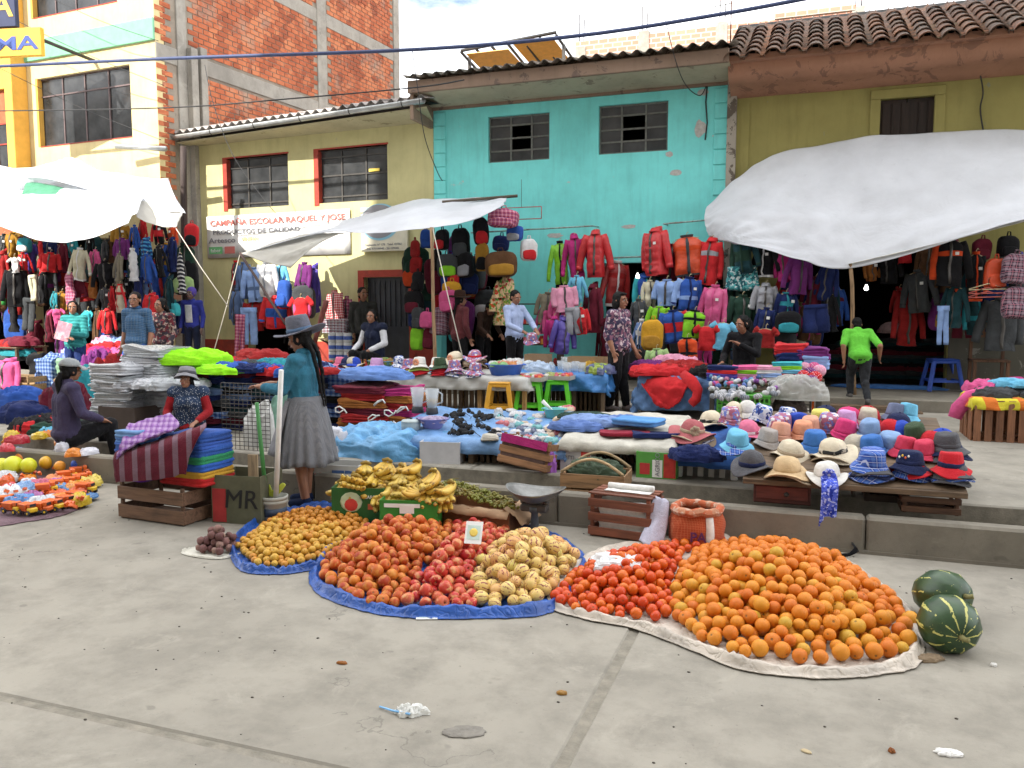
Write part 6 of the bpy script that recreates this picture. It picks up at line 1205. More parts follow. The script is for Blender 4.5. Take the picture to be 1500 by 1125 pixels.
for x in (xl + .04, xr - .05, (xl + xr) / 2): MB().box(x - .03, x + .03, HY + 1.3, HY + 1.36, SW, HZ + HT * 1.32 - .03).build('leg', PW, t, False)
q = W(1140,745,HY); cA = thing('drawer_box','closed dark red wooden box under the hat platform','box',(q.x + .02,HY + .2,SW)); RB = wood((.11,.025,.018),name='dark_red_wood'); MB().box(-.19,.19,-.16,.14,.0,HZ - SW - .04).build('carcass',RB,cA,False,bevel=.006); MB().box(-.17,.17,-.168,-.161,.03,HZ - SW - .06).build('drawer_front',RB,cA,False,bevel=.004); MB().lathe([(.018,0),(.012,.012),(0,.014)],10).build('knob',IRON,cA,rot=(R(90),0,0),loc=(.03,-.168,.07))
q = W(1378,755,HY); crate('small slatted crate under the platform end by the red bucket hats',.36,.28,HZ - SW - .05,(q.x - .05,HY + .2,SW),0,wood((.12,.06,.035),name='brown_crate'),2,gap=.4)
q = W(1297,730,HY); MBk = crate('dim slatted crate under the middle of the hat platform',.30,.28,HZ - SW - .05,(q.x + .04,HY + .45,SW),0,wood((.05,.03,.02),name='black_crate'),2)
hc = {k: cloth(v) for k,v in dict(charcoal=(.09,.09,.10),straw=(.58,.42,.24),cream=(.66,.58,.44),white=(.70,.68,.64),blue=(.05,.16,.45),navy=(.015,.022,.07),red=(.50,.02,.03),sky=(.16,.46,.66),greyplaid=(.35,.32,.30),beige=(.50,.45,.36),rose=(.58,.05,.10),green=(.045,.075,.04),denim=(.22,.34,.56),pink=(.70,.18,.30),peach=(.66,.34,.24),orange=(.68,.30,.18),yellow=(.68,.60,.15),lilac=(.55,.32,.58),magenta=(.62,.05,.18),slate=(.16,.19,.30),royal=(.03,.07,.42),dpink=(.40,.12,.13),tan=(.42,.33,.23),lime=(.40,.55,.12),brown=(.20,.12,.08)).items()}
hc['bplaid'] = cloth((.02,.06,.32),pat='plaid',c2=(.10,.20,.55),c3=(.55,.6,.75),ps=24); hc['wfloral'] = cloth((.66,.64,.66),pat='floral',c2=(.35,.12,.18),c3=(.15,.2,.5),ps=34); hc['bfloral'] = cloth((.06,.14,.45),pat='floral',c2=(.6,.62,.68),c3=(.03,.05,.2),ps=34); hc['pfloral'] = cloth((.62,.35,.45),pat='floral',c2=(.7,.66,.66),c3=(.4,.08,.15),ps=34); hc['spot'] = cloth((.62,.55,.45),pat='floral',c2=(.03,.03,.03),c3=(.03,.03,.03),ps=36); hc['glitter'] = cloth((.02,.04,.34),pat='floral',c2=(.08,.12,.6),c3=(.4,.45,.8),ps=60)
z6 = lambda x, y: (1020 + x / 3.517, 480 + y / 3.517)
HL = [(285,738,108,'sun','charcoal','charcoal wide brimmed sun hat at the platform corner','navy',0),(467,785,116,'sun','straw','tan woven straw hat at the platform front',None,1),(485,680,96,'sun','cream','cream straw hat just behind the tan straw hat','tan',0),(672,795,104,'sun','white','white straw hat with a blue flower and trailing blue scarf',None,0),(705,690,118,'sun','cream','cream sun hat with black leopard band','spot',1),(900,792,100,'bucket','bplaid','blue plaid bucket hat on top of its stack',None,3),(1100,785,98,'bucket','navy','navy bucket hat with small embroidered badge','navy',2),(1310,812,98,'bucket','red','red bucket hat with navy band','navy',3),
      (1290,690,104,'bucket','charcoal','black bucket hat behind the red ones','charcoal',2),(1270,612,64,'cap','royal','royal blue cap with white logo',None,0),(208,655,86,'bucket','sky','sky blue bucket hat beside the pink sun hat',None,1),(365,622,60,'bucket','greyplaid','grey plaid child hat beside the sky blue one',None,0),(612,640,84,'bucket','blue','mid blue bucket hat behind the leopard band hat',None,0),(905,665,74,'bucket','blue','deep blue bucket hat behind the plaid stack',None,0),(825,640,66,'cap','beige','beige cap with curved visor',None,0),(1072,670,80,'bucket','rose','rose red bucket hat behind the navy one',None,0),(1212,625,66,'cap','red','bright red cap beside the dark green hat',None,0),(1130,605,86,'bucket','green','dark olive green bucket hat',None,0),(1002,650,54,'bucket','denim','small pale denim hat with a round badge',None,0),
      (272,572,88,'sun','pink','bright pink sun hat with flowered band','pfloral',0),(405,560,60,'bucket','wfloral','white flowered child hat',None,0),(430,590,48,'bucket','peach','peach child hat with frill',None,0),(545,585,50,'bucket','orange','salmon orange child hat',None,0),(640,522,64,'bucket','yellow','lemon yellow hat in the rear rows',None,0),(525,540,55,'bucket','royal','ultramarine hat in the rear rows',None,0),(765,575,64,'bucket','magenta','magenta bucket hat in the middle of the platform',None,0),(772,525,60,'bucket','lilac','lilac bucket hat behind the magenta one',None,0),(890,580,76,'bucket','denim','washed denim bucket hat',None,0),(882,515,50,'bucket','beige','pale beige hat in the rear rows',None,0),(1040,525,66,'cap','navy','navy cap in the rear rows',None,0),(1060,570,52,'cap','royal','cobalt blue cap beside the dark green hat',None,0),(262,462,62,'sun','white','off white sun hat at the back corner of the platform',None,0),(172,505,46,'bucket','wfloral','small white and red flowered hat at the back corner',None,0),(465,510,50,'bucket','bfloral','blue and white flowered hat',None,0),(662,482,54,'cap','navy','dark navy cap in the last row',None,0),(782,492,46,'cap','magenta','cerise cap in the last row',None,0),(885,488,46,'cap','red','scarlet cap in the last row',None,0),(1022,490,58,'bucket','slate','slate blue hat in the last row',None,0),(1085,490,36,'bucket','sky','small light blue hat in the last row',None,0),(335,498,48,'bucket','bfloral','dark blue flowered hat behind the pink sun hat',None,0),(680,545,52,'bucket','wfloral','white and navy flowered hat in the rear rows',None,0),(190,470,40,'sun','cream','small cream hat at the very back',None,0),(1000,560,44,'cap','red','red and navy cap in the middle rows',None,0),(585,560,40,'bucket','peach','pale peach hat with tucked brim',None,0),(1170,690,60,'bucket','rose','raspberry red hat between navy and black stacks',None,0),(440,545,40,'bucket','wfloral','little white lace hat',None,0)]
for (a, b, hwid, kd, c, lb_, bd, st_) in HL:
    x, y = z6(a, b); p = TP(x, y - 3); R_ = max(.10, min(.185, hwid / 3.517 * mpp(p))); 
    if kd == 'cap': R_ = max(.15, R_)
    dn = {'bucket': .05, 'sun': .022, 'cap': .0}[kd] * R_ / .17; z0 = p.z + dn + .006
    for k in range(st_): hat(kd,hc[rnd.choice(['navy','red','bplaid','charcoal']) if kd == 'bucket' else 'tan'],'under hat in the stack below the ' + lb_,(p.x + .006 * k,p.y + .02,z0),R_,None,'stacked hats under the top hats',(0,0,rnd.uniform(0,6)),hh=.05); z0 += .02
    o = hat(kd,hc[c],lb_,(p.x,p.y + .02,z0 + .004),R_,hc[bd] if bd else None,None,(rnd.uniform(-.08,.26),rnd.uniform(-.2,.2),rnd.uniform(-.7,.7)),flower=hc['glitter'] if 'scarf' in lb_ else None)
    if 'scarf' in lb_:
        m = MB(); q0 = Vector((.0,-.10,.02)); patch(m,[[q0 + Vector((-.05,0,0)),q0 + Vector((.05,0,0))],[q0 + Vector((-.055,-.09,-.05)),q0 + Vector((.05,-.1,-.045))],[q0 + Vector((-.06,-.115,-.18)),q0 + Vector((.04,-.12,-.18))],[q0 + Vector((-.075,-.12,-.33)),q0 + Vector((.03,-.12,-.34))]],8,20,.01,5,2); m.build('scarf',hc['glitter'],o,thick=.005)
    if 'badge' in lb_ and c == 'navy':
        for k in range(4): MB().ell((-.03 + .02 * k,-.102,.055 + .012 * (k % 2)),(.007,.006,.009),7,5).build('badge_stitch',(WHITE,YT,OT,WHITE)[k],o)
# ---------------------------------------------------------------- front row: low tables with denim, trinkets, bowls
BLUEC = cloth((.10, .22, .52)); LBLUE = cloth((.13, .36, .66)); WHC = cloth((.50, .48, .42))
FY = 6.5; LENS = mat((.004, .004, .005), .5, .1, 9, 0, name='dark_lens', spec=.2)
xa, xb = W(820, 650, FY).x, W(985, 665, FY).x; L_ = xb - xa
table('low table under the folded denim clothes', L_, 1.0, .235, ((xa + xb) / 2, FY + .5, SW), 0, PW, tilt=.13)
drape('white cloth on the low denim table', L_, 1.0, .235 + SW, .07, WHC, ((xa + xb) / 2, FY + .5, 0), tilt=.13)
DEN = cloth((.10, .17, .40)); DEN2 = cloth((.20, .30, .55)); DSK = cloth((.10, .28, .60))
for i,(px,py,w,d,h,c,n_) in enumerate(((845,632,.5,.34,.07,DEN,'blue denim jacket heaped on the white cloth'),(870,620,.55,.34,.08,DEN2,'faded denim shirt heaped on the white cloth'),(905,615,.5,.3,.07,DEN,'dark denim trousers heaped behind the faded shirt'),(935,628,.42,.28,.05,DSK,'sky blue t-shirt with red print folded on the denim table'),(915,640,.44,.2,.035,cloth((.25,.02,.04)),'dark red garment under the sky blue t-shirt'),(960,640,.4,.2,.035,cc('navy'),'navy garment under the sky blue t-shirt'),(860,608,.5,.3,.06,cc('dgreen'),'dark green garment at the back of the denim table'))):
    p = W(px,py,FY + .25 + (640 - py) * .014); z = SW + .235 + .13 * (p.y - FY) + .02; (folded if i in (3,4,5) else crumple)(w,d,h,c,(p.x,p.y,z + (.05 if i == 3 else 0)),n_,*(('clothes on the denim table',rnd.uniform(-.3,.3),'clothes') if i in (3,4,5) else ('clothes','clothes on the denim table',rnd.uniform(-.3,.3))))
xa2, xb2 = W(560, 640, FY).x, W(826, 655, FY).x; L2_ = xb2 - xa2
table('long low table under the pale blue cloth with bowls and trinkets',L2_,1.1,.19,((xa2 + xb2) / 2,FY + .55,SW),0,PW,nl=6,tilt=.12); drape('pale blue plastic cloth on the long low table',L2_,1.1,.19 + SW,.10,cloth((.15,.30,.56),shiny=1),((xa2 + xb2) / 2,FY + .55,0),tilt=.12)
def OT_(px, py): z0 = SW + .19 + .022; d = ray(px, py); t = (z0 - .12 * FY - CH) / (d.z - .12 * d.y); return Vector((d.x * t, d.y * t, CH + d.z * t))
basin('lilac bowl of peelings on the pale blue cloth',(.22,.20,.42),.13,.08,.10,OT_(634,628),'plastic_bowl'); crumple(.22,.2,.05,cloth((.40,.34,.48)),OT_(634,628) + Vector((0,0,.06)),'lilac peelings in the bowl on the pale blue cloth','peelings',None,0,'peelings',.6,5)
p = OT_(602,630); t = thing('lidded_pot','pale grey lidded pot beside the lilac bowl','pot',p); MB().lathe([(.07,0),(.085,.01),(.09,.06),(.088,.075),(.092,.078),(.08,.095),(.02,.103),(0,.103)],22).build('pot_body',plastic((.40,.46,.46),.35,'pot_plastic'),t); MB().lathe([(.012,.1),(.016,.115),(0,.118)],10).build('lid_knob',BT,t)
p = OT_(718,644); hat('felt',cloth((.45,.42,.36)),'tiny pale felt hat lying on the pale blue cloth',p + Vector((0,0,.01)),.08,None,None,(0,0,1),hh=.04)
for k in range(34):
    q = OT_(rg.uniform(658,728),rg.uniform(606,640)); t = thing('sunglasses','black sunglasses laid on the pale blue cloth','sunglasses',q + Vector((0,0,.012)),0,'sunglasses on the pale blue cloth',(R(-25),rg.uniform(-.4,.4),rg.uniform(-1,1)))
    for s in (-1,1): MB().ell((s * .033,0,.014),(.033,.005,.024),8,5).build('lens',LENS,t); MB().tube([(s * .062,.003,.022),(s * .064,.06,.014),(s * .06,.11,.0)],.003,4).build('temple',BT,t)
    MB().tube([(-.01, 0, .018), (.01, 0, .018)], .003, 4).build('bridge', BT, t)
for k in range(100):
    q = OT_(rg.uniform(725,832),rg.uniform(600,650)); c = rg.choice(((.5,.5,.5),(.55,.5,.48),(.3,.38,.45),(.5,.12,.14),(.10,.12,.2),(.55,.42,.3),(.15,.4,.42),(.6,.6,.62))); crumple(rg.uniform(.06,.14),rg.uniform(.05,.1),rg.uniform(.02,.05),plastic(c,.2,'trinket_film'),q,'small bagged trinket on the pale blue cloth above the magenta lined crate','trinket','bagged trinkets on the pale blue cloth',rg.uniform(0,3),'bagged_trinket',.6,4,n=(14,8))
p = OT_(812, 612); basin('small turquoise tub among the trinkets', (.12, .42, .42), .10, .08, .09, p, 'plastic_tub')
t = thing('white_spoon_scoop','white plastic scoop leaning in the turquoise tub','scoop',p + Vector((-.05,-.03,.06))); MB().tube([(-.06,0,.1),(.05,0,0)],[.02,.012],8,flat=.5).build('scoop_blade',WHITE,t); MB().tube([(.05,0,0),(.09,0,-.03)],.008,6).build('scoop_handle',WHITE,t)
# crates and cartons standing at the pavement edge
p = W(868,712,6.0); mc = crate('wooden crate of dark green leaves with a bent cane handle',.50,.34,.245,(p.x,6.12,.10),R(2),wood((.30,.17,.08),name='fresh_crate'),2,gap=.12)
MB().tube([(-.24 + .48 * k / 12,-.17,.245 + .11 * math.sin(math.pi * k / 12)) for k in range(13)],.013,6,flat=.5).build('bent_handle',wood((.5,.36,.2),name='cane'),mc); MB().tube([(-.24 + .48 * k / 12,.15,.245 + .11 * math.sin(math.pi * k / 12)) for k in range(13)],.013,6,flat=.5).build('bent_handle',wood((.5,.36,.2),name='cane'),mc)
crumple(.44,.28,.12,mat((.03,.055,.025),.6,.4,14,.4,20,'dark_leaves'),(p.x,6.12,.30),'dark green leaves filling the crate with the bent handle','leaves',None,0,'leaf_bundle',.5,5)
p = W(762,690,6.25); tc_ = crate('tilted open crate lined with magenta cloth at the pavement edge',.46,.30,.26,(p.x,6.45,.26),R(-6),wood((.26,.13,.06),name='old_crate'),3,gap=.35,rot=(R(-8),R(8),R(-6)))
MB().box(-.22,.20,-.163,-.157,.18,.25).build('magenta_lining',cc('magenta'),tc_,False); MB().box(-.2,.2,-.148,-.144,.02,.20).build('mesh_front',mat((.09,.05,.04),.9,.5,20,.3),tc_,False)
for k,(px,py,w,rz) in enumerate(((715,700,.42,.3),(735,704,.36,-.35),(755,703,.40,.1),(700,690,.3,.7))): q = G(px,py,.08); o = MB().box(-w / 2,w / 2,-.05,.05,0,.014).build('broken_plank',wood((.12,.065,.035),name='dark_crate_wood2'),None,False,(q.x,q.y + .05,.20 + .03 * k),(R(14 + 9 * k),R(-10 + 14 * k),rz),bevel=.002); tag(o,('long','short','split','narrow')[k] + ' brown broken plank heaped below the tilted crate','plank','broken planks')
p = W(798,690,6.5); crumple(.14,.12,.2,plastic((.36,.12,.50),.3,'violet_bag'),(p.x + .05,6.42,SW - .02),'violet plastic bag between the two crates','plastic bag',None,0,'plastic_bag',.5,3)
p = W(960,705,6.42); ag = carton('white green and red seed carton under the denim table',.32,.22,.21,mat((.10,.34,.06),.7,.2,6,.1,30,'seed_carton'),(p.x,6.55,SW),0)
MB().box(.06,.155,-.1135,-.111,.01,.2).build('red_print',mat((.5,.04,.03),.7,.4,14),ag,False); MB().box(-.03,.05,-.114,-.111,.01,.15).build('white_print',WHITE,ag,False); text('lettering','AGRICO',.05,ck,ag,(.028,-.1165,.02),(R(90),R(-90),0)); MB().box(-.13,-.05,-.114,-.111,.03,.12).build('ribbon_print',mat((.5,.04,.04),.7,.2),ag,False)
p = W(838,645,6.4); wc = carton('white printed carton left of the seed carton',.26,.2,.2,mat((.5,.5,.5),.7,.2,6,.1,30,'white_carton2'),(p.x,6.6,SW),0); text('lettering','ern',.07,ck,wc,(-.1,-.103,.1)); text('lettering','uit',.07,ck,wc,(-.08,-.103,.02)); MB().box(.05,.128,-.1035,-.101,.06,.19).build('red_print',mat((.5,.04,.03),.7,.4,14),wc,False)
# blue cloth table between denim table and hats
xa3, xb3 = W(985, 665, 6.55).x, W(1085, 680, 6.55).x
table('low white slatted table under the blue cloth beside the hat platform',xb3 - xa3,.9,.18,((xa3 + xb3) / 2,7.0,SW),0,PW,WHITE,tilt=.13); drape('blue cloth hanging beside the hat platform',xb3 - xa3,.9,.18 + SW,.09,cloth((.05,.14,.42)),((xa3 + xb3) / 2,7.0,0),tilt=.13)
for k in range(4): pass
t = thing('white_picket_board', 'white pallet boards standing under the blue cloth', 'pallet', (xa3 + .02, 6.64, SW))
for k in range(6): MB().box(k * .085,k * .085 + .045,0,.015,0,.155).build('slat',mat((.55,.53,.48),.8,.2,9,.15,40,'white_wood'),t,False,bevel=.003)
MB().box(0, .47, .016, .03, .11, .14).build('rail', mat((.55, .53, .48), .8, .2, 9, .15, 40, 'white_wood'), t, False)
def BT_(px, py): z0 = SW + .20; d = ray(px, py); tt = (z0 - .13 * 6.55 - CH) / (d.z - .13 * d.y); return Vector((d.x * tt, d.y * tt, CH + d.z * tt))
p = BT_(1012,650); hat('sun',hc['bfloral'],'stacked pale blue straw hat under the dusty pink one',p + Vector((0,0,.03)),.19,None,None,(0,0,0),hh=.05); hat('sun',hc['tan'],'stacked tan straw hat under the dusty pink one',p + Vector((0,0,.065)),.19,None,None,(0,0,1),hh=.05); hat('sun',hc['dpink'],'dusty pink straw hat with tan bow on top of its stack',p + Vector((.01,0,.10)),.195,hc['tan'],None,(.06,.05,.3),flower=hc['tan'])
p = BT_(1040,628); hat('sun',hc['cream'],'cream straw hat behind the dusty pink one',p + Vector((0,.05,.05)),.15,hc['spot']); crumple(.4,.3,.1,cc('navy'),BT_(1020,672),'navy plastic wrapped clothes under the pink hats','clothes',None,0,k=.4)
# blue tarp heap, striped blanket bundles and wrapped stacks behind the woman
crumple(1.25,.75,.26,cloth((.12,.34,.60),shiny=1),W(580,690,6.75) * Vector((1,1,0)) + Vector((0,0,SW)),'crumpled sky blue tarpaulin heap behind the bananas','tarp',None,R(-5),'tarpaulin_heap',.45,2.6,n=(90,40))
crumple(.5,.4,.22,cloth((.55,.56,.62)),W(510,680,6.7) * Vector((1,1,0)) + Vector((0,0,SW)),'white cloth bundle beside the blue tarpaulin heap','cloth',None,0,'cloth_bundle',.4,2.6)
bxp = W(632,700,6.3); carton('white carton behind the banana boxes',.36,.26,.22,mat((.5,.5,.52),.7,.2,6,.1,30,'white_carton3'),(bxp.x,6.55,SW - .03),R(10))
def pile(px, y, n, w, d, hh, cols, labs, grp, zt=SW, rz=0, plastic_=False, jit=.03):
    x = W(px, 500, y).x; z = zt
    for i in range(n):
        c = cols[i % len(cols)]; folded(w * rnd.uniform(.92,1.06),d,hh * rnd.uniform(.85,1.15),c,(x + rnd.uniform(-jit,jit),y + rnd.uniform(-jit,jit) * .5,z),labs[i % len(labs)],grp,rz + rnd.uniform(-.2,.2),'clothes','folded_garment',sag=.03); z += hh * .9
    return z
BAGP = plastic((.36, .38, .40), .18, 'grey_bag_film'); BAGQ = plastic((.46, .47, .50), .15, 'pale_bag_film')
pile(178,7.0,8,.52,.5,.10,[BAGP,BAGQ],['clear bagged grey garment in the pile behind the seated woman'],'bagged grey garments, shorter pile'); pile(228,7.3,10,.62,.5,.10,[BAGQ,BAGP],['clear bagged pale garment in the tall pile behind the smiling woman'],'bagged pale garments, tall pile')
for k, (px, w, c) in enumerate(((310, .55, None), (355, .5, None), (405, .55, None), (455, .5, None))):
    cols = [cc('navy'), cc('dgrey'), cc('black'), PLB, cc('dteal'), cc('maroon'), cc('navy'), cc('denim')]; rnd.shuffle(cols)
    pile(px,7.6 + .1 * k,(10,11,9,9)[k],w,.5,.072,cols,[s + ' pile of dark garments behind the wire screen' for s in [('folded garment in the first','folded garment in the second','folded garment in the third','folded garment in the fourth')[k]]],('first','second','third','fourth')[k] + ' pile of dark folded garments')
pile(497,8.0,6,.5,.5,.085,[cc('navy'),cc('black'),PLB],['dark folded tracksuit in the pile behind the woman in the skirt'],'dark folded tracksuits')
pile(540,7.7,7,.55,.5,.085,[cc('maroon'),cc('rust'),cc('dred')],['dark red folded tracksuit in the pile beside the blue tarpaulin'],'red folded tracksuits'); pile(578,7.8,7,.55,.5,.08,[cc('magenta'),cc('dred'),cc('rust')],['wine coloured folded tracksuit in the pile nearest the bowls'],'wine folded tracksuits')
x = W(560,500,7.75).x; crumple(.8,.5,.12,cloth((.12,.22,.5)),(x - .1,7.75,SW + .6),'blue fleece spread over the red tracksuit piles','clothes',None,0,k=.3)
for k,(px,py) in enumerate(((556,590),(548,612),(572,605),(585,622),(565,632),(500,600),(590,600))): q = W(px,py,7.42); o = MB().tube([q + Vector((.07 * math.cos(a * .9),-.01,.035 * math.sin(a * 1.3 + k))) for a in range(7)],.008,5).build('white_drawstring',WHITE); tag(o,'white drawstring hanging from the tracksuit piles','cord','drawstrings of the tracksuits')
LIME = cloth((.30,.78,.02)); x = W(300,500,7.5).x; crumple(.85,.5,.16,LIME,(W(285,550,7.4).x,7.4,.97),'bright lime green cloth thrown over the clothes piles','cloth',None,R(12),k=.4,s=2.2); crumple(.7,.4,.10,LIME,(W(318,560,7.35).x,7.35,.88),'second lime green fold hanging beside the grey hat','cloth',None,R(-10),k=.4,s=2.2)
crumple(.7,.5,.14,cc('dred'),(W(385,530,8.3).x,8.3,.95),'red jacket heap on top of the dark piles','clothes',None,0,k=.45); crumple(.6,.5,.1,PLB,(W(450,540,8.0).x,8.0,.88),'blue plaid shirt on top of the dark piles','clothes',None,0,k=.35); crumple(.6,.5,.1,cc('blue'),(W(335,560,7.5).x,7.5,.9),'blue jacket on top of the first dark pile','clothes',None,0,k=.4)
o = folded(.55,.5,.18,PLB,(W(495,560,8.1).x,8.1,SW + .45),'blue and white checked bundle behind the teal sweater',None,0,'clothes','checked_bundle')
# wire mesh screen with a clear bag
p0,p1 = G(326,700,.24),G(396,705,.24); yy = 6.42; x0,x1 = W(326,640,yy).x,W(396,640,yy).x; zt = W(360,562,yy).z; sc_ = thing('wire_mesh_screen','dark wire mesh screen standing behind the carton','screen',(x0,yy,0)); wm = mat((.08,.075,.07),.5,.2,9,0,name='wire',metal=.5)
n_ = 11
for k in range(n_ + 1): MB().tube([((x1 - x0) * k / n_, 0, SW), ((x1 - x0) * k / n_, 0, zt)], .0035, 4).build('vertical_wire', wm, sc_)
for k in range(17): z = SW + (zt - SW) * k / 16; MB().tube([(0, .004, z), (x1 - x0, .004, z)], .0035, 4).build('horizontal_wire', wm, sc_)
crumple(.42,.3,.4,plastic((.5,.5,.48),.2,'clear_bundle'),((x0 + x1) / 2,yy + .3,SW),'clear plastic bundle behind the wire mesh screen','plastic bag',None,0,'plastic_bundle',.35,3)
# ================================================================ second row of stalls
T2Y, T2Z = 9.4, .725
def T2(px, py, z=T2Z): return G(px, py, z)
xa, xb = W(572, 560, T2Y).x, W(772, 560, T2Y).x
table('wooden table of hats behind the blender jugs',xb - xa,1.0,T2Z - SW,((xa + xb) / 2,T2Y + .5,SW),0,PW,wood((.34,.20,.07),axis=2,name='yellow_leg'),nl=8)
drape('clear grey plastic cover on the hat table',xb - xa,1.0,T2Z,.16,plastic((.42,.42,.40),.25,'cover_film'),((xa + xb) / 2,T2Y + .5,0),front_only=True)
z7 = lambda x, y: (580 + x / 4.018, 280 + y / 4.018)
for (a,b,hw_,kd,c,lb_,st_) in ((65,1050,56,'bucket','white','white bucket hat with orange flower on the green and red stack',('red','red','lime')),(85,985,44,'bucket','pink','pink bucket hat at the end of the hat table',()),(155,1065,54,'bucket','green','dark green bucket hat on a stack of red ones',('red','red','red')),(165,1010,46,'bucket','bfloral','light blue flowered hat behind the dark green one',('sky',)),(245,1040,46,'bucket','white','white hat with an orange flower on pale blue ones',('sky','sky')),(342,1060,58,'bucket','wfloral','white and lilac flowered hat on its stack',('bfloral','wfloral')),(440,1085,60,'bucket','wfloral','red and blue flowered hat beside the blue basin',('bfloral',)),(240,970,50,'cap','navy','navy cap on the hat table',()),(342,920,54,'felt','charcoal','black felt hat on the hat table',()),(395,890,42,'bucket','tan','tan bucket hat behind the black felt hat',()),(450,895,42,'bucket','beige','beige hat with red band',()),(435,950,48,'cap','royal','royal blue cap on the hat table',()),(505,965,54,'sun','cream','cream hat with orange flower on the slate stack',('slate','slate','charcoal','slate')),(578,930,58,'sun','beige','beige wide hat at the back of the hat table',()),(590,1000,50,'bucket','charcoal','black bucket hat behind the slate stack',('charcoal',)),(700,935,58,'sun','wfloral','white hat with flowered band on the tan stack',('tan','brown','tan','brown','tan')),(150,945,40,'bucket','green','dark olive hat at the back of the hat table',()),(305,985,50,'bucket','lilac','lilac hat on the hat table',()),(360,1005,46,'bucket','wfloral','pale flowered hat behind its stack',()),(700,880,36,'felt','brown','brown felt hat at the back of the hat table',())):
    x,y = z7(a,b); n_ = len(st_); p = G(x,min(y + 4 * n_,556),T2Z); p.y = min(max(p.y,T2Y + .08),T2Y + .95); R_ = .115 if kd != 'sun' else .15; z0 = T2Z + .05; 
    for k,cq in enumerate(st_): hat(kd,hc[cq],'stacked under ' + lb_,(p.x,p.y,z0),R_ * 1.1,None,'stacked hats on the hat table',(0,0,k),hh=.04); z0 += .028
    hat(kd,hc[c],lb_,(p.x,p.y,z0 + .004),R_ * 1.15,hc['red'] if 'red band' in lb_ else None,None,(rnd.uniform(-.1,.1),rnd.uniform(-.1,.1),rnd.uniform(-.4,.4)),flower=hc['orange'] if 'orange flower' in lb_ else None)
# blue basin on yellow stool, green stools with trays, glassware table
for (px,pyb,c,lb_) in ((728,614,(.60,.30,.02),'yellow plastic stool under the blue basin'),(742,606,(.58,.28,.02),'second yellow plastic stool half behind the first'),(771,612,(.10,.55,.02),'bright green plastic stool beside the yellow ones'),(813,609,(.10,.55,.02),'bright green plastic stool beside the blue cloth table')):
    p = G(px, pyb, SW); stool(lb_, c, (p.x, p.y + .12, SW), R(12), .27, .45)
p = G(735, 610, SW); basin('deep blue plastic basin on the yellow stool', (.03, .12, .50), .23, .16, .20, (p.x, p.y + .14, SW + .452))
for k in range(26): q = Vector((p.x + rg.uniform(-.16,.16),p.y + .14 + rg.uniform(-.16,.16),SW + .452 + .17)); c = rg.choice(((.5,.1,.08),(.6,.5,.4),(.2,.4,.15),(.55,.55,.55),(.5,.2,.05))); crumple(.12,.1,.06,plastic(c,.2,'sweet_film'),q,'wrapped sweet bag heaped in the deep blue basin','sweets','wrapped sweets in the deep blue basin',rg.uniform(0,3),'sweet_bag',.5,4,n=(12,7))
for k,(px,pyb,lb_) in enumerate(((771,612,'pale tray of red sweets on the green stool by the basin'),(813,609,'pale tray of striped sweets on the green stool by the blue cloth'))):
    p = G(px,pyb,SW); t = thing('sweet_tray',lb_,'tray',(p.x,p.y + .12,SW + .452)); MB().box(-.2,.2,-.14,.14,0,.012).build('tray_base',BW,t,False); 
    for q in ((-.2,.2,-.14,-.13),(-.2,.2,.13,.14),(-.2,-.19,-.13,.13),(.19,.2,-.13,.13)): MB().box(*q,.0125,.05).build('tray_side',BW,t,False)
    for j in range(24): crumple(.1,.07,.035,plastic(rg.choice(((.6,.05,.03),(.6,.2,.03),(.6,.58,.55),(.5,.08,.1),(.3,.35,.1))),.2,'sweet_film'),(p.x + rg.uniform(-.15,.15),p.y + .12 + rg.uniform(-.09,.09),SW + .475 + .012 * (j % 3)),'small wrapped sweets on the ' + lb_.split(' on')[0],'sweets','sweets on tray %s' % ('one','two')[k],rg.uniform(0,3),'sweet_pack',.5,4,n=(12,7))
y2 = 10.05; xa, xb = W(752, 550, y2).x, W(888, 550, y2).x
table('wooden slat table of glassware behind the green stools',xb - xa,.9,.50,((xa + xb) / 2,y2 + .45,SW),0,PW,wood((.12,.08,.05),axis=2,name='dark_leg'),nl=8); drape('blue plastic cloth hanging from the glassware table',xb - xa,.9,.50 + SW,.22,cloth((.05,.20,.50),shiny=1),((xa + xb) / 2,y2 + .45,0))
GLS = plastic((.75, .8, .82), .05, 'clear_glass', .0, .35)
for k, (px, py) in enumerate(((822, 545), (832, 548), (843, 546), (815, 552), (836, 540), (827, 538), (866, 540), (852, 548))):
    p = G(px,py,.5 + SW); t = thing('glass_jug','clear glass tumbler standing on the blue glassware table','glass',(p.x,max(p.y,y2 + .1),.5 + SW + .02),group='glasses on the glassware table'); MB().lathe([(.03,0),(.045,.005),(.055,.13),(.052,.13),(.042,.012),(0,.012)],14).build('tumbler',GLS,t)
for k,(px,py,w,c,n_) in enumerate(((785,540,.5,(.55,.62,.68),'pale blue bagged goods'),(770,552,.4,(.35,.45,.6),'blue bagged goods'),(800,530,.4,(.6,.6,.6),'white bagged goods'),(860,555,.35,(.08,.10,.2),'navy bagged goods'),(848,558,.3,(.25,.34,.05),'green leafy bundle'),(865,545,.12,(.65,.4,.05),'orange toy'))):
    p = G(px,py,.5 + SW); crumple(w,.3,.12,plastic(c,.2,'goods_film'),(p.x,min(max(p.y,y2 + .15),y2 + .8),.5 + SW + .015),n_ + ' on the glassware table','goods',None,rg.uniform(-.3,.3),'bagged_goods',.5,3.4)
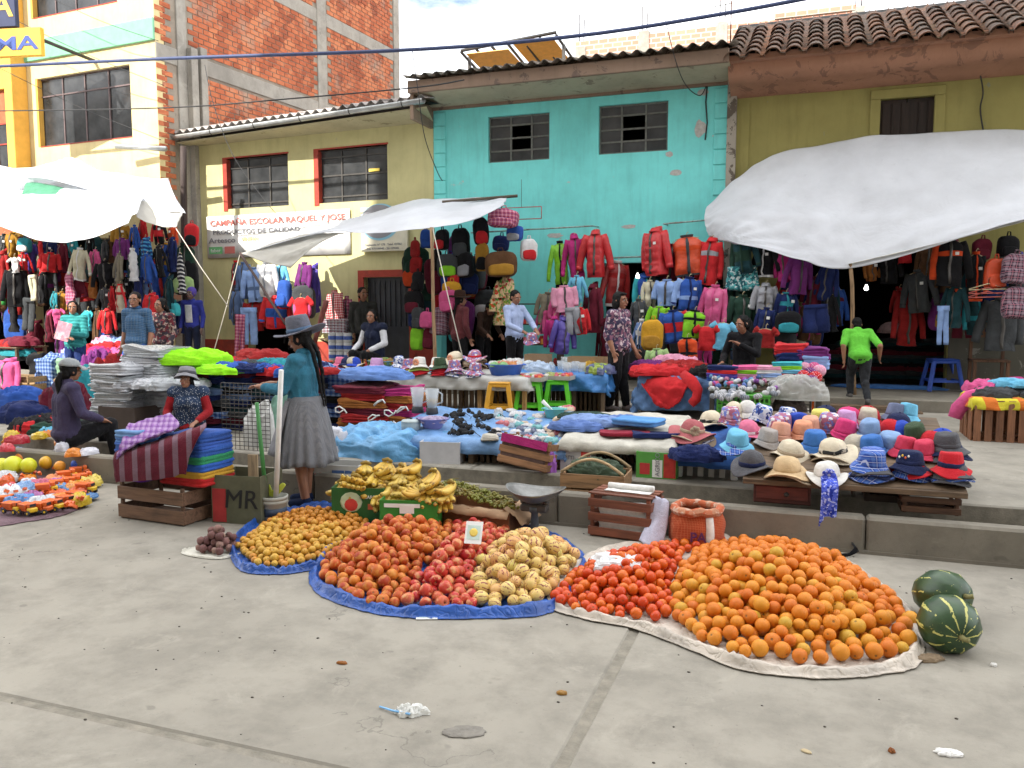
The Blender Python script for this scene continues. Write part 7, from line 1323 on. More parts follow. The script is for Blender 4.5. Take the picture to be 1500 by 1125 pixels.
p = W(862,545,10.85); carton('open brown cardboard box on the glassware table',.5,.25,.18,(.38,.24,.12),(p.x,10.8,.5 + SW + .01)); p = W(790,520,10.9); carton('smaller brown cardboard box behind the bagged goods',.34,.22,.2,(.30,.19,.10),(p.x,10.85,.5 + SW + .01))
# drinks table with light blue basin and paint cans
p = W(548,555,10.4); table('small drinks table under the pale blue basin',1.0,.6,.42,(p.x - .1,10.6,SW),0,PW); basin('pale blue basin of vegetables on the drinks table',(.12,.35,.55),.2,.15,.16,(p.x + .03,10.6,SW + .425))
crumple(.36,.36,.09,mat((.12,.22,.05),.6,.6,20,.4,30,'mixed_greens',stain=(.5,.06,.03)),(p.x + .03,10.6,SW + .53),'green and red vegetables heaped in the pale blue basin','vegetables',None,0,'vegetable_heap',.5,5)
for k in range(12):
    c = ((.55,.35,.05),(.55,.05,.03),(.6,.3,.04),(.6,.45,.2))[k % 4]; t = thing('juice_bottle',('amber','red','orange','cream')[k % 4] + ' juice bottle standing before the pale blue basin','bottle',(p.x - .52 + (k % 6) * .075,10.42 + (k // 6) * .1,SW + .422),group='juice bottles on the drinks table'); MB().lathe([(.028,0),(.03,.01),(.03,.10),(.012,.14),(.012,.16)],12).build('bottle_body',plastic(c,.2,'juice'),t); MB().lathe([(.014,.155),(.014,.18),(0,.18)],10).build('bottle_cap',TM,t)
crumple(.35,.25,.05,plastic((.6,.4,.05),.3,'yellow_goods'),(p.x + .35,10.45,SW + .42),'yellow and red packets at the end of the drinks table','packets',None,0,'packets',.6,5)
CANW = mat((.55, .56, .58), .4, .2, 8, .05, 30, 'can_label'); 
for k in range(9):
    q = W(488 + (k % 3) * 11,520,12.6); t = thing('milk_can','white and blue labelled can stacked against the cream wall','can',(q.x,12.6,SW + .42 + (k // 3) * .165),group='cans stacked against the cream wall'); MB().lathe([(.075,0),(.078,.004),(.078,.155),(.075,.16),(0,.158)],18).build('can_body',CANW,t); MB().lathe([(.0788,.04),(.0795,.045),(.0795,.1),(.0788,.105)],18).build('blue_label',mat((.06,.12,.42),.4,.5,30,0,name='blue_label'),t)
q = W(498,520,12.6); crate('plain crate carrying the stacked cans',.5,.3,.415,(q.x,12.62,SW),0,wood((.12,.07,.04),name='brown_crate2'),3)
for k in range(5): q = W(492,488 - k * 4,12.8); folded(.5,.3,.05,cloth((.55,.55,.58),pat='plaid',c2=(.2,.05,.08),c3=(.1,.1,.2),ps=14),(q.x,12.85,q.z),'checked shirt folded on the shelf above the cans','checked shirts on the shelf above the cans',0,'shirt','folded_shirt')
q = W(492,494,12.85); sh = thing('wall_shelf','thin plank shelf under the folded checked shirts','shelf',(q.x,12.85,q.z - .02)); MB().box(-.3,.3,-.16,.5,-.02,0).build('shelf_board',PW,sh,False)
for x in (-.25, .25): MB().bar((x, .48, -.2), (x, -.1, -.02), .025).build('shelf_bracket', IRON, sh)
# ---------------------------------------------------------------- red jackets table
y3 = 10.1; xa,xb = W(936,560,y3).x,W(1040,560,y3).x; table('cloth covered table of red jackets',xb - xa,.8,.5,((xa + xb) / 2,y3 + .4,SW),0,PW); drape('faded denim blue cloth over the red jackets table',xb - xa,.8,.5 + SW,.42,cloth((.12,.22,.42)),((xa + xb) / 2,y3 + .4,0))
for (px,py,w,d,h,c,n_) in ((965,575,.7,.5,.12,cc('red'),'bright red embroidered jacket spilling over the table front'),(1000,560,.6,.5,.16,cc('dred'),'dark red jacket heaped on the denim blue cloth'),(990,540,.6,.4,.2,cc('lpink'),'pale pink jacket at the back of the red jackets table'),(950,548,.5,.4,.14,cc('purple'),'purple jacket at the corner of the red jackets table'),(1028,572,.35,.5,.12,cc('black'),'black jacket beside the dark red one')):
    p = W(px,py,y3 + .1 + max(0,(575 - py)) * .016); crumple(w,d,h,c,(p.x,p.y + .1,.5 + SW + .02),n_,'jacket',None,rnd.uniform(-.4,.4),k=.5,s=3)
def sleeve_hang(label, pts, r, c): tag(MB().tube([W(*q) for q in pts], r, 10, flat=.6).build('jacket_sleeve', c), label, 'jacket')
m = MB(); patch(m,[[W(936,548,10.35),W(968,542,10.4),W(1005,545,10.35)],[W(940,562,10.08),W(970,558,10.02),W(1008,560,10.06)],[W(950,578,9.99),W(975,580,9.97),W(1002,576,9.99)],[W(962,594,9.97),W(980,599,9.96),W(996,588,9.97)]],26,26,.03,6,3); tag(m.build('draped_jacket',cc('red'),thick=.02),'bright red jacket hanging down the front of the denim blue cloth','jacket')
sleeve_hang('bright red jacket sleeve hanging over the denim blue cloth',((1000,550,10.15),(1014,560,10.02),(1022,572,9.98),(1020,584,9.97),(1012,592,9.97)),[.075,.08,.07,.065,.055],cc('red'))
# ---------------------------------------------------------------- sock stall
y4 = 9.4; zS = .70; xa, xb = W(1036, 570, y4).x, W(1208, 575, y4).x
table('low table heaped with socks and knit goods', xb - xa, 1.0, zS - SW, ((xa + xb) / 2, y4 + .5, SW), 0, PW, IRON, nl=6, tilt=.22)
def ST(px, py): d = ray(px, py); t = (zS - .22 * y4 - CH) / (d.z - .22 * d.y); return Vector((d.x * t, d.y * t, CH + d.z * t))
SKC = [(.5, .5, .52), (.28, .3, .35), (.10, .16, .4), (.55, .1, .2), (.6, .6, .62), (.3, .1, .4), (.6, .25, .4), (.15, .3, .5)]
for k in range(90):
    px, py = rg.uniform(1040, 1140), rg.uniform(552, 588); p = ST(px, py); t = MB(); L = rg.uniform(.1, .15)
    t.tube([(-L / 2,0,.02),(-L * .1,0,.026),(L * .3,0,.026),(L / 2,0,.018)],[.024,.03,.028,.015],8,flat=.8); c = SKC[rg.choice((0,0,1,4) if py > 574 else range(8))]
    o = t.build('rolled_socks',cloth(c,pat='vstripe' if k % 3 == 0 else None,c2=dirt(c,.4),ps=30),None,loc=(p.x,p.y,p.z + .01 + .02 * rg.random()),rot=(rg.uniform(-.3,.3),rg.uniform(-.3,.3),rg.uniform(.9,2.2))); tag(o,'rolled pair of socks heaped at the front of the sock table','socks','socks heaped on the sock table')
for k,(px,py,w,n_,cs,nm) in enumerate(((1058,545,.36,4,('blue','violet','red','navy'),'royal blue and red'),(1090,545,.3,4,('pink','lpink','lime','pink'),'pink and green'),(1122,545,.34,4,('white','lblue','white','lpink'),'white'),(1152,545,.32,5,('turq','red','sky','lime','turq'),'turquoise and red'))):
    p = ST(px, py + 14); z = p.z + .005
    for j in range(n_): folded(w,.26,.045,cc(cs[j]),(p.x,p.y + .1,z),nm + ' folded underwear pile on the sock table',nm + ' folded underwear',rnd.uniform(-.1,.1),'clothes','folded_garment'); z += .042
for (px,py,c,nm) in ((1158,512,'red','red padded bundle on top of the knit pile'),(1190,518,'purple','purple fleece bundle beside the red one'),(1160,528,'navy','navy fleece bundle under the red one'),(1190,532,'lblue','pale blue bundle at the end of the sock table'),(1160,545,'lpink','pale pink bundle under the navy one')):
    p = W(px, py + 8, y4 + .75); folded(.36, .3, .13, cc(c), (p.x, p.y, p.z), nm, None, rnd.uniform(-.1, .1), 'clothes', 'fleece_bundle', sag=.03)
for k,(px,py,c) in enumerate(((1178,548,'lpink'),(1192,548,'pink'),(1176,560,'red'),(1194,562,'red'),(1186,556,'purple'),(1200,552,'lpink'),(1170,566,'purple'),(1188,568,'purple'))):
    p = ST(px,py); o = MB().ell((0,0,.05),(.075,.07,.07),12,8).build('knit_cap_ball',cloth(C_[c],pat='dots',c2=(.7,.6,.65),ps=60),loc=(p.x,p.y,p.z + .02)); tag(o,C_ and c.replace('lpink','pale pink') + ' rolled knit cap on the sock table corner','knit cap','rolled knit caps')
p = W(1168,585,y4 - .12); crumple(.6,.3,.24,plastic((.55,.55,.52),.12,'clear_bag_film',0,.55),(p.x,y4 - .0,zS - .1),'clear plastic bag of knit goods hanging at the sock table front','plastic bag',None,0,'plastic_bag',.4,3)
p = W(1090,600,y4 - .1); bk = thing('green_basket','green plastic basket under the front of the sock table','basket',(p.x,y4 - .15,SW)); GP = plastic((.08,.36,.04),.4,'green_basket')
for z in (.2, .26, .32, .38): MB().box(-.28, .28, -.14, .14, z, z + .02).build('basket_band', GP, bk, False)
for k in range(12): x = -.27 + k * .049; MB().box(x - .008, x + .008, -.146, -.14, .2, .4).build('basket_rib', GP, bk, False)
MB().box(-.29,.29,-.15,.15,.40,.42).build('basket_rim',GP,bk,False,bevel=.005); MB().box(-.26,.26,-.12,.12,.0,.19).build('orange_tub',plastic((.6,.12,.03),.4),bk,False,bevel=.02)
p = W(1155, 610, y4 - .1); tr = thing('hand_trolley', 'black wire hand trolley under the sock table', 'trolley', (p.x, y4 + .1, SW))
for x in (-.22, .22):
    MB().tube([(x,0,.05),(x,0,.44)],.012,6).build('upright',IRON,tr); MB().tube([(x - .012,-.03,.05),(x + .012,-.03,.05)],.05,12).build('wheel',BT,tr)
for k in range(6): MB().tube([(-.22, -.012, .1 + k * .065), (.22, -.012, .1 + k * .065)], .006, 5).build('cross_bar', IRON, tr)
MB().tube([(.24,-.02,.1),(.25,-.02,.42)],.014,6).build('red_strap',TM,tr); crumple(.4,.2,.3,cloth((.10,.08,.07)),(p.x,y4 + .16,SW + .05),'dark brown sack strapped on the hand trolley','sack',None,0,'sack',.3,3)
# ---------------------------------------------------------------- stall at the right edge
p = G(1416,646,SW); yR = p.y; crate('large upright slatted crate carrying folded jackets at the pavement',1.1,.7,.42,(p.x + .6,yR + .38,SW),0,wood((.20,.085,.04),axis=2,name='red_crate'),1,vertical=11,ends=False)
drape('yellow cloth with orange and green stripes over the upright crate',1.1,.7,.42 + SW,.10,cloth((.66,.58,.05),pat='vstripe',c2=(.6,.16,.03),ps=3.2),(p.x + .6,yR + .38,0))
for (dx,dy,w,h,c,nm,dz) in ((.18,-.12,.4,.10,'dgrey','dark tweed jacket',0),(.55,-.12,.42,.10,'dgrey','dark tweed coat',0),(.1,.1,.36,.12,'pink','pink red jacket',.03),(.42,.0,.5,.08,'sky','sky blue shirt',.1),(.85,.0,.5,.12,'sky','second sky blue shirt',.08),(.6,.25,.6,.12,'magenta','magenta jacket',.05)): crumple(w,.34,h,cc(c),(p.x + .1 + dx,yR + .38 + dy,.42 + SW + .02 + dz),nm + ' heaped on the yellow striped cloth','jacket',None,rnd.uniform(-.3,.3),k=.45,s=3)
q = W(1404,590,yR + .3); tag(MB().tube([q + Vector((.25,.0,.12)),q + Vector((.1,-.02,.06)),q + Vector((.0,-.02,-.06)),q + Vector((-.03,-.02,-.16))],[.07,.08,.08,.07],9,flat=.5).build('jacket_sleeve',cc('pink')),'pink red sleeve hanging off the yellow striped cloth','jacket')
p = G(1382, 574, .40); stool('blue plastic stool on the raised walkway', (.03, .09, .45), (p.x, p.y + .2, .40), R(8), .36, .46)
t = thing('wooden_chair','worn brown wooden chair against the grimy wall','chair',(W(1447,555,12.9).x,12.9,.40)); CW = wood((.13,.06,.03),axis=2,name='chair_wood')
for x in (-.2, .2):
    for y in (-.18, .18): MB().box(x - .02, x + .02, y - .02, y + .02, 0, .45 if y < 0 else .9).build('leg', CW, t, False)
MB().box(-.23,.23,-.21,.21,.45,.48).build('seat',CW,t,False,bevel=.006); MB().box(-.22,.22,.17,.20,.78,.9).build('backrest',CW,t,False); MB().box(-.2,.2,-.19,-.17,.2,.23).build('stretcher',CW,t,False)
t = thing('plank_pile','flat grey boards lying at the foot of the raised walkway','planks',W(1270,607,11.6) * Vector((1,1,0)) + Vector((0,0,SW)))
for k in range(3): MB().box(-.65 + .1 * k,.65 - .05 * k,-.1 + .02 * k,.08 + .02 * k,k * .026 + .001,k * .026 + .025).build('board',PW,t,False,bevel=.003)
p = W(1300,568,13.3); crumple(1.5,.25,.05,cloth((.05,.15,.40)),(p.x,13.25,.405),'blue plastic strip along the shop threshold','tarp',None,0,'threshold_sheet',.4,4)
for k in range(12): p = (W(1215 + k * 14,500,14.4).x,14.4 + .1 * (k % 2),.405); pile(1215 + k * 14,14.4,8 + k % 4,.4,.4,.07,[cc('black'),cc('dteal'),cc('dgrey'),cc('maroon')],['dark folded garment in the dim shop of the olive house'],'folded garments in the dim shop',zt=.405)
crumple(.5,.3,.15,mat((.3,.2,.2),.7,.6,12,.3,20,'mixed_goods',stain=(.5,.05,.04)),W(1315,488,13.6),'bright garments on the pile inside the dim shop','clothes',None,0)
pr = thing('hanger_bundle', 'bunch of red and yellow wire hangers hooked under the tarp', 'hangers', W(1448, 412, 12.2)); 
for k,c in enumerate((HANG,FRM,FRM)): MB().tube([(-.22,0,-.1 - .05 * k),(0,0,-.03 - .05 * k),(.22,0,-.1 - .05 * k),(-.22,0,-.11 - .05 * k)],.008,5).build('hanger',c,pr); MB().tube([(0,0,-.03 - .05 * k),(0,0,.03),(.03,0,.05)],.005,5).build('hanger_hook',c,pr)
# ================================================================ left stalls
y5 = 10.9; xa,xb = W(105,540,y5).x,W(205,540,y5).x; table('table of sunlit red garments at the left stall',xb - xa,.9,.5,((xa + xb) / 2,y5 + .45,SW),0,PW)
for k,(px,c,w,h,dy,nm) in enumerate(((130,'red',.6,.18,.1,'scarlet sunlit garment heap'),(155,'red',.6,.2,.2,'red garment heap with green print'),(150,'lpink',.7,.24,.5,'pale pink garment heap'),(175,'pink',.5,.16,.15,'hot pink garment heap'),(190,'blue',.6,.14,.1,'blue jeans heap'),(168,'lblue',.5,.25,.5,'pale blue garment heap'),(140,'magenta',.5,.15,.0,'magenta garment heap'),(120,'navy',.5,.14,.1,'navy garment heap'))): crumple(w,.4,h,cc(c),(W(px,520,y5 + dy).x,y5 + .1 + dy,SW + .52 + .03 * (k % 3)),nm + ' on the left stall table','clothes',None,rnd.uniform(-.5,.5),k=.36,s=3)
for k in range(5): folded(.55,.4,.06,[cc('navy'),cc('blue'),cc('denim')][k % 3],(W(165,540,y5 - .1).x,y5 - .05,SW + .2 + .055 * k),'folded blue jeans stacked before the left stall table','folded jeans before the left stall table',0,'jeans','folded_jeans')
crate('pale crate under the folded jeans', .6, .4, .19, (W(165, 540, y5 - .1).x, y5 - .05, SW), 0, wood((.3, .19, .09), name='pale_crate'), 1)
p = G(22,572,SW); crate('pale crate under the pink sweatshirt',.7,.4,.25,(p.x - .05,p.y + .2,SW),0,wood((.30,.19,.09),name='pale_crate'),2)
garment('hoodie',.62,.52,[cc('pink')],'bright pink sweatshirt hung on the front of the pale crate',None,(p.x - .02,p.y - .06,W(22,528,p.y).z),0,R(-6),hanger=False,name='pink_sweatshirt')
p = G(62,570,SW); folded(.42,.36,.56,PLB,(p.x,p.y + .2,SW),'blue checked laundry bag standing beside the pink sweatshirt',None,0,'bag','checked_bag',sag=.03); p = G(42,568,SW); folded(.34,.34,.55,cc('black'),(p.x,p.y + .3,SW),'black stuffed bag behind the pink sweatshirt',None,0,'bag','stuffed_bag',sag=.04)
p = G(85,572,SW); crate('small pale crate beside the checked bag',.28,.3,.2,(p.x + .05,p.y + .15,SW),0,wood((.30,.19,.09),name='pale_crate'),2); folded(.3,.28,.3,plastic((.2,.34,.22),.15,'green_bag'),(p.x + .05,p.y + .2,SW + .2),'clear bag of green goods on the small pale crate',None,0,'bag','clear_bag',sag=.03); crumple(.4,.3,.2,cloth((.4,.45,.6),pat='floral',c2=(.1,.15,.4),c3=(.6,.6,.65),ps=20),(p.x - .02,p.y + .35,SW + .5),'blue and white garments above the clear green bag','clothes',None,0)
for k,(px,py,c,nm) in enumerate(((10,505,'dred','dark red'),(18,515,'teal','teal'),(5,522,'dgrey','grey'),(25,500,'maroon','maroon'))): p = W(px,py,11.3); crumple(.8,.4,.16,cc(c),(p.x,11.4,p.z - .08),nm + ' garment heap above the pink sweatshirt','clothes',None,0)
xq = W(12, 520, 11.5).x; table('table under the garment heaps at the pavement end', 1.3, .7, .62, (xq, 11.5, SW), 0, PW)
for k,(px,py,w,c,nm,h) in enumerate(((20,615,.8,'navy','navy',.22),(35,628,.7,'black','black',.16),(10,640,.6,'dgreen','dark green',.12),(50,632,.5,'sky','sky blue',.10),(15,632,.4,'red','red',.14),(5,600,.7,'blue','deep blue',.3),(55,640,.5,'teal','dark teal',.08),(75,612,.6,'maroon','maroon',.42),(105,590,.5,'teal','teal blue',.5),(150,585,.7,'dred','dark red',.62),(130,580,.5,'purple','purple',.66))):
    p = G(px,py + 6,SW); p.y = max(p.y,6.5); crumple(w,.5,h,cc(c),(p.x,p.y + .2,SW),nm + ' garment heap on the pavement beside the seated woman','clothes',None,rnd.uniform(-.4,.4),k=.5,s=3)
p = G(150, 640, SW); carton('dark carton behind the woman in the grey cap', .5, .4, .30, (.07, .05, .04), (p.x + .05, p.y + .35, SW))
for k, (px, py, c) in enumerate(((612, 604, None), (633, 606, (.6, .36, .03)))):   # blender jugs on the long low table
    p = OT_(px,py); t = thing('blender_jug',('empty clear blender jug','blender jug with yellow drink')[k] + ' on the pale blue cloth','jug',p); MB().lathe([(.05,0),(.055,.005),(.05,.05),(.045,.06),(.05,.07),(.072,.25),(.068,.25),(.046,.075),(0,.07)],18).build('jug_body',GLS,t); MB().lathe([(.058,-.005),(.062,.0),(.056,.055),(.05,.06)],16).build('jug_base',BT,t); MB().tube([(.068,0,.22),(.11,0,.2),(.11,0,.12),(.06,0,.1)],.009,6).build('jug_handle',GLS,t)
    if c: MB().lathe([(0, .076), (.044, .076), (.054, .14), (0, .14)], 16).build('drink', plastic(c, .2, 'juice'), t)

# ---------------------------------------------------------------- slatted crates under the tables and rear rows of stock
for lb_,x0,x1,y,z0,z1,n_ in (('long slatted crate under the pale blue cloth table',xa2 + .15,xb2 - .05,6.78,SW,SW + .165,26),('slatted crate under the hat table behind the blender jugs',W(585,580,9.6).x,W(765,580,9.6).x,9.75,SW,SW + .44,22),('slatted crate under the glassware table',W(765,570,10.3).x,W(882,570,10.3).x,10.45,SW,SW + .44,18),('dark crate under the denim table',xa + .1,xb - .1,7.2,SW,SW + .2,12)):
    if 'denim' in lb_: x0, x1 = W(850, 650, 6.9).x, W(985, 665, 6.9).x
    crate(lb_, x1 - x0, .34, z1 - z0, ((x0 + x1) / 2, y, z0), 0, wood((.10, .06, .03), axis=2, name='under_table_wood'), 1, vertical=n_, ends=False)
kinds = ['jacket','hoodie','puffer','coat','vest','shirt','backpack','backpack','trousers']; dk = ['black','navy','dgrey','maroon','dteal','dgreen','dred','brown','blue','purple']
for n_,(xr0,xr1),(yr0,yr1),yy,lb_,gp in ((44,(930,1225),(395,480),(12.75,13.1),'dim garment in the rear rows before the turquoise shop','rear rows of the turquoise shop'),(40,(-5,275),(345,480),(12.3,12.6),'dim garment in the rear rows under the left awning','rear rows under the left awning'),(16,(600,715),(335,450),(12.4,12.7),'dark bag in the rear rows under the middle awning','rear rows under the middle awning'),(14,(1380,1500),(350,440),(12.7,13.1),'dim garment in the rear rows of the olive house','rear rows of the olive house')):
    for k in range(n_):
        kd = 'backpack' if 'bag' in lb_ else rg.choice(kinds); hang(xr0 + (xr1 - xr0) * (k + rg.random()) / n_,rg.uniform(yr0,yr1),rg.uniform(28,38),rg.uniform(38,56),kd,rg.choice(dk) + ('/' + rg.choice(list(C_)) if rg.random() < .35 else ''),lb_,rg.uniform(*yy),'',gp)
for k in range(16):
    px = rg.uniform(300,480); y = rg.uniform(7.4,8.3); crumple(rg.uniform(.3,.5),rg.uniform(.25,.4),rg.uniform(.06,.12),cc(rg.choice(['navy','blue','dred','denim','teal','dgrey','red','white'])),(W(px,500,y).x,y,.86 + .05 * rg.random()),'loose garment tossed on top of the dark piles behind the wire screen','clothes','loose garments on the dark piles',rg.uniform(0,3),k=.5,s=3.5)
for k in range(22):
    px,py = rg.uniform(985,1040),rg.uniform(540,590); q = W(rg.uniform(150,262),500,6.95); crumple(rg.uniform(.3,.5),.3,rg.uniform(.05,.1),(BAGP,BAGQ)[k % 2],(q.x,6.9 + .3 * rg.random(),.84 + .12 * rg.random() if q.x > -6.15 else .74),'crinkled clear bag lying on the bagged garment piles','plastic bag','clear bags on the bagged piles',rg.uniform(0,3),'plastic_bag',.55,4,n=(30,16))
# ================================================================ people
def remesh(mb, vox, it=4, fold=0, fs=14.0, seed=0, name='body', m_=None):
    me = mb.mesh('tmp', [m_], True); o = bpy.data.objects.new('tmp', me)
    r = o.modifiers.new('r', 'REMESH'); r.mode = 'VOXEL'; r.voxel_size = vox; r.use_smooth_shade = True
    if it: s = o.modifiers.new('s', 'SMOOTH'); s.factor = .5; s.iterations = it
    out = evaluated(o); bpy.data.meshes.remove(me)
    out.name = name; out.materials.clear(); out.materials.append(m_)
    if fold:
        nv = len(out.vertices); co = np.zeros(nv * 3); no = np.zeros(nv * 3); out.vertices.foreach_get('co',co); out.vertices.foreach_get('normal',no); co = co.reshape(-1,3); no = no.reshape(-1,3)
        for i in range(nv):
            c = Vector(co[i]); k = abs(nz(c.x * fs + seed,c.y * fs,c.z * fs * .55)) + .5 * abs(nz(c.x * fs * 2,c.y * fs * 2 + seed,c.z * fs)); co[i] += no[i] * fold * (.55 - 1.5 * k)
        out.vertices.foreach_set('co', co.ravel())
    out.polygons.foreach_set('use_smooth', [True] * len(out.polygons)); out.update(); return out
SKIN = NT('skin'); SKIN.col(SKIN.ramp(SKIN.noise(9,4),[(.3,(.24,.105,.06)),(.7,(.33,.155,.09))])); SKIN.rough(.5); SKIN.p.inputs['Subsurface Weight'].default_value = .1; SKIN.p.inputs['Subsurface Radius'].default_value = (.02,.008,.004); SKIN = SKIN.m
HAIR = NT('hair'); HAIR.col((.004,.0035,.0035)); HAIR.rough(.62); HAIR.p.inputs['Specular IOR Level'].default_value = .2; HAIR.bump(HAIR.noise(90,3,.6),.5,.01); HAIR = HAIR.m
LIPS = mat((.28,.06,.05),.5,.1,9,0,name='lips'); EYEW = mat((.55,.52,.48),.3,.05,9,0,name='eye_white'); EYEB = mat((.01,.008,.006),.2,.05,9,0,name='iris')
DJ = dict(head=(0, -.012, .925), neck=(0, .008, .845), chest=(0, .004, .735), waist=(0, 0, .615), pelvis=(0, .004, .535),
          shL=(.105,.005,.812),elL=(.135,.02,.645),wrL=(.14,-.03,.505),shR=(-.105,.005,.812),elR=(-.135,.02,.645),wrR=(-.14,-.03,.505),
          hipL=(.052,0,.515),knL=(.056,-.008,.285),anL=(.056,.012,.05),hipR=(-.052,0,.515),knR=(-.056,-.008,.285),anR=(-.056,.012,.05))
def person(label,loc,rz,H=1.52,J=None,top=None,sleeve=1.0,bottom=None,skirt=None,shoes=(.02,.02,.02),yaw=0,pitch=0,hair='short',build=1.0,vox=.010,vest=None,female=True,curl=.5,foot=None,hat_=None,collar=None,roll=0,name='person',skin=None,topfold=.006,skirt_top=None,cat_='person',bust=.5,smile=False):
    j = dict(DJ); j.update(J or {}); P = {k: Vector(v) * H for k, v in j.items()}; b = build; skin = skin or SKIN
    t = thing(name, label, cat_, loc, rz); S = H / 1.6
    def torso(m, e=0.0):
        for a, c, r0, r1 in (('pelvis', 'waist', .095, .082), ('waist', 'chest', .080, .092), ('chest', 'neck', .088, .04)):
            A, C = P[a], P[c]
            for s in (-.045, 0, .045):
                off = Vector((s * S * b * (1.2 if a != 'chest' else 1),0,0)); d1 = off * (.25 if c == 'neck' else 1); m.cap2(A + off,C + d1,(r0 * b) * S + e,(r1 * b) * S + e)
        for s in 'LR': m.cap2(P['sh' + s], P['chest'].lerp(P['neck'], .55), .052 * S * b + e, .055 * S * b + e)
        if female:
            for s in (-1,1): m.ell(P['chest'] + Vector((s * .052 * S * b,-.062 * S * b,.005 * S)),(.055 * S * b + e,.048 * S * b * (.5 + bust) + e,.055 * S * b + e),12,8)
    def arm(m, s, f, e=0.0):
        A,B,C = P['sh' + s],P['el' + s],P['wr' + s]; f1 = min(1,f * 2); m.cap2(A,A.lerp(B,f1),.047 * S * b + e,(.047 - .008 * f1) * S * b + e)
        if f > .5: q = (f - .5) * 2; m.cap2(B, B.lerp(C, q), .039 * S * b + e, (.039 - .014 * q) * S * b + e)
    def leg(m, s, e=0.0, f=1.0):
        A,B,C = P['hip' + s],P['kn' + s],P['an' + s]; m.cap2(A,B,.078 * S * b + e,.052 * S * b + e); m.cap2(B,B.lerp(C,f),.050 * S * b + e,.034 * S * b + e); m.ell(B.lerp(C,.28) + Vector((0,.012 * S,0)),(.046 * S * b + e,.05 * S * b + e,.09 * S),10,7)
    def feet(m, s, e=0.0):
        C = P['an' + s]; d = Vector(foot[s]) if foot and s in foot else Vector((0,-1,-.12)); d.normalize(); m.cap2(C + Vector((0,.015,-.02)) * S,C + d * .13 * S + Vector((0,0,-.022 * S)),.036 * S + e,.030 * S + e); m.cap2(C,C + Vector((0,.02 * S,-.03 * S)),.034 * S + e,.034 * S + e)
    HM = Matrix.Translation(P['head']) @ Matrix.Rotation(yaw,4,'Z') @ Matrix.Rotation(pitch,4,'X') @ Matrix.Rotation(roll,4,'Y'); h3 = HM.to_3x3(); hp = lambda x,y,z: HM @ Vector((x * S,y * S,z * S))
    m = MB(); torso(m)
    for s in 'LR':
        arm(m,s,1.0); leg(m,s); feet(m,s); A,B = P['el' + s],P['wr' + s]; d = (B - A).normalized(); sd = d.cross(Vector((0,0,1))) if abs(d.z) < .8 else d.cross(Vector((0,-1,0))); sd.normalize(); up = sd.cross(d); sg = 1 if s == 'L' else -1
        if abs(d.z) > .8: sd = Vector((0, -1, 0)); sd = (sd - d * sd.dot(d)).normalized(); up = Vector((-sg, 0, 0))
        pc = B + d * .05 * S; Mx = Matrix((sd,d,up)).transposed(); m.ell(pc,(.036 * S,.05 * S,.017 * S),10,7,Mx); m.cap2(B - d * .01,pc,.025 * S,.024 * S)
        for k in range(4):
            o = pc + d * .04 * S + sd * (k - 1.5) * .018 * S; L = (.062,.07,.066,.052)[k] * S; d2 = (d - up * curl * .6 * 1.0).normalized(); d3 = (d - up * curl * 2).normalized(); q = o + d2 * L * .55; m.cap2(o,q,.0095 * S,.009 * S,6); m.cap2(q,q + d3 * L * .45,.009 * S,.0078 * S,6)
        o = pc - d * .02 * S + sd * .03 * S; q = o + (d * .6 + sd * .7 - up * .3 * curl).normalized() * .035 * S; m.cap2(o,q,.012 * S,.0105 * S,6); m.cap2(q,q + (d * .9 + sd * .25 - up * .5 * curl).normalized() * .028 * S,.0105 * S,.009 * S,6)
    m.cap2(P['neck'] - Vector((0, 0, .03 * S)), P['head'] + Vector((0, .012, -.06)) * S, .046 * S, .043 * S)
    m.ell(HM @ Vector((0,.008,.025)) * 1 if False else hp(0,.010,.025),(.073 * S,.088 * S,.085 * S),16,12,h3); m.ell(hp(0,-.022,-.04),(.057 * S,.062 * S,.068 * S),14,10,h3); m.ell(hp(0,-.055,-.088),(.026 * S,.022 * S,.02 * S),10,7,h3)
    m.cap2(hp(0,-.083,.012),hp(0,-.104,-.028),.0095 * S,.0145 * S,8); m.ell(hp(0,-.086,-.058),(.026 * S,.012 * S,.013 * S),10,6,h3); m.cap2(hp(-.045,-.068,.026),hp(.045,-.068,.026),.014 * S,.014 * S,8)
    for s in (-1,1): m.ell(hp(s * .076,.012,-.008),(.010 * S,.02 * S,.031 * S),8,6,h3); m.ell(hp(s * .038,-.062,-.022),(.022 * S,.018 * S,.02 * S),8,6,h3)
    lnk('body', remesh(m, vox * .8, 2, name='body', m_=skin), None, t)
    for s in (-1, 1):
        e = MB().ell(hp(s * .031,-.078,.006),(.0145 * S,.007 * S,.0075 * S),10,6,h3).build('eye',EYEW,t); MB().ell(hp(s * .031,-.0835,.006),(.007 * S,.003 * S,.007 * S),8,5,h3).build('iris',EYEB,e); MB().tube([hp(s * .014,-.086,.026),hp(s * .032,-.085,.031),hp(s * .052,-.074,.024)],.0042 * S,5).build('eyebrow',HAIR,t)
    MB().tube([hp(-.024,-.092,-.056 + (.006 if smile else 0)),hp(0,-.0985,-.059),hp(.024,-.092,-.056 + (.006 if smile else 0))],[.003 * S,.0062 * S,.003 * S],6).build('mouth',LIPS,t)
    # hair
    m = MB(); m.ell(hp(0, .024, .038), (.081 * S, .090 * S, .086 * S), 16, 11, h3)
    if hair != 'short': m.ell(hp(0,.06,-.03),(.068 * S,.05 * S,.07 * S),12,9,h3); [m.ell(hp(s * .07,.01,-.005),(.014 * S,.045 * S,.055 * S),8,7,h3) for s in (-1,1)]
    else: m.ell(hp(0, .05, -.02), (.07 * S, .052 * S, .06 * S), 12, 9, h3)
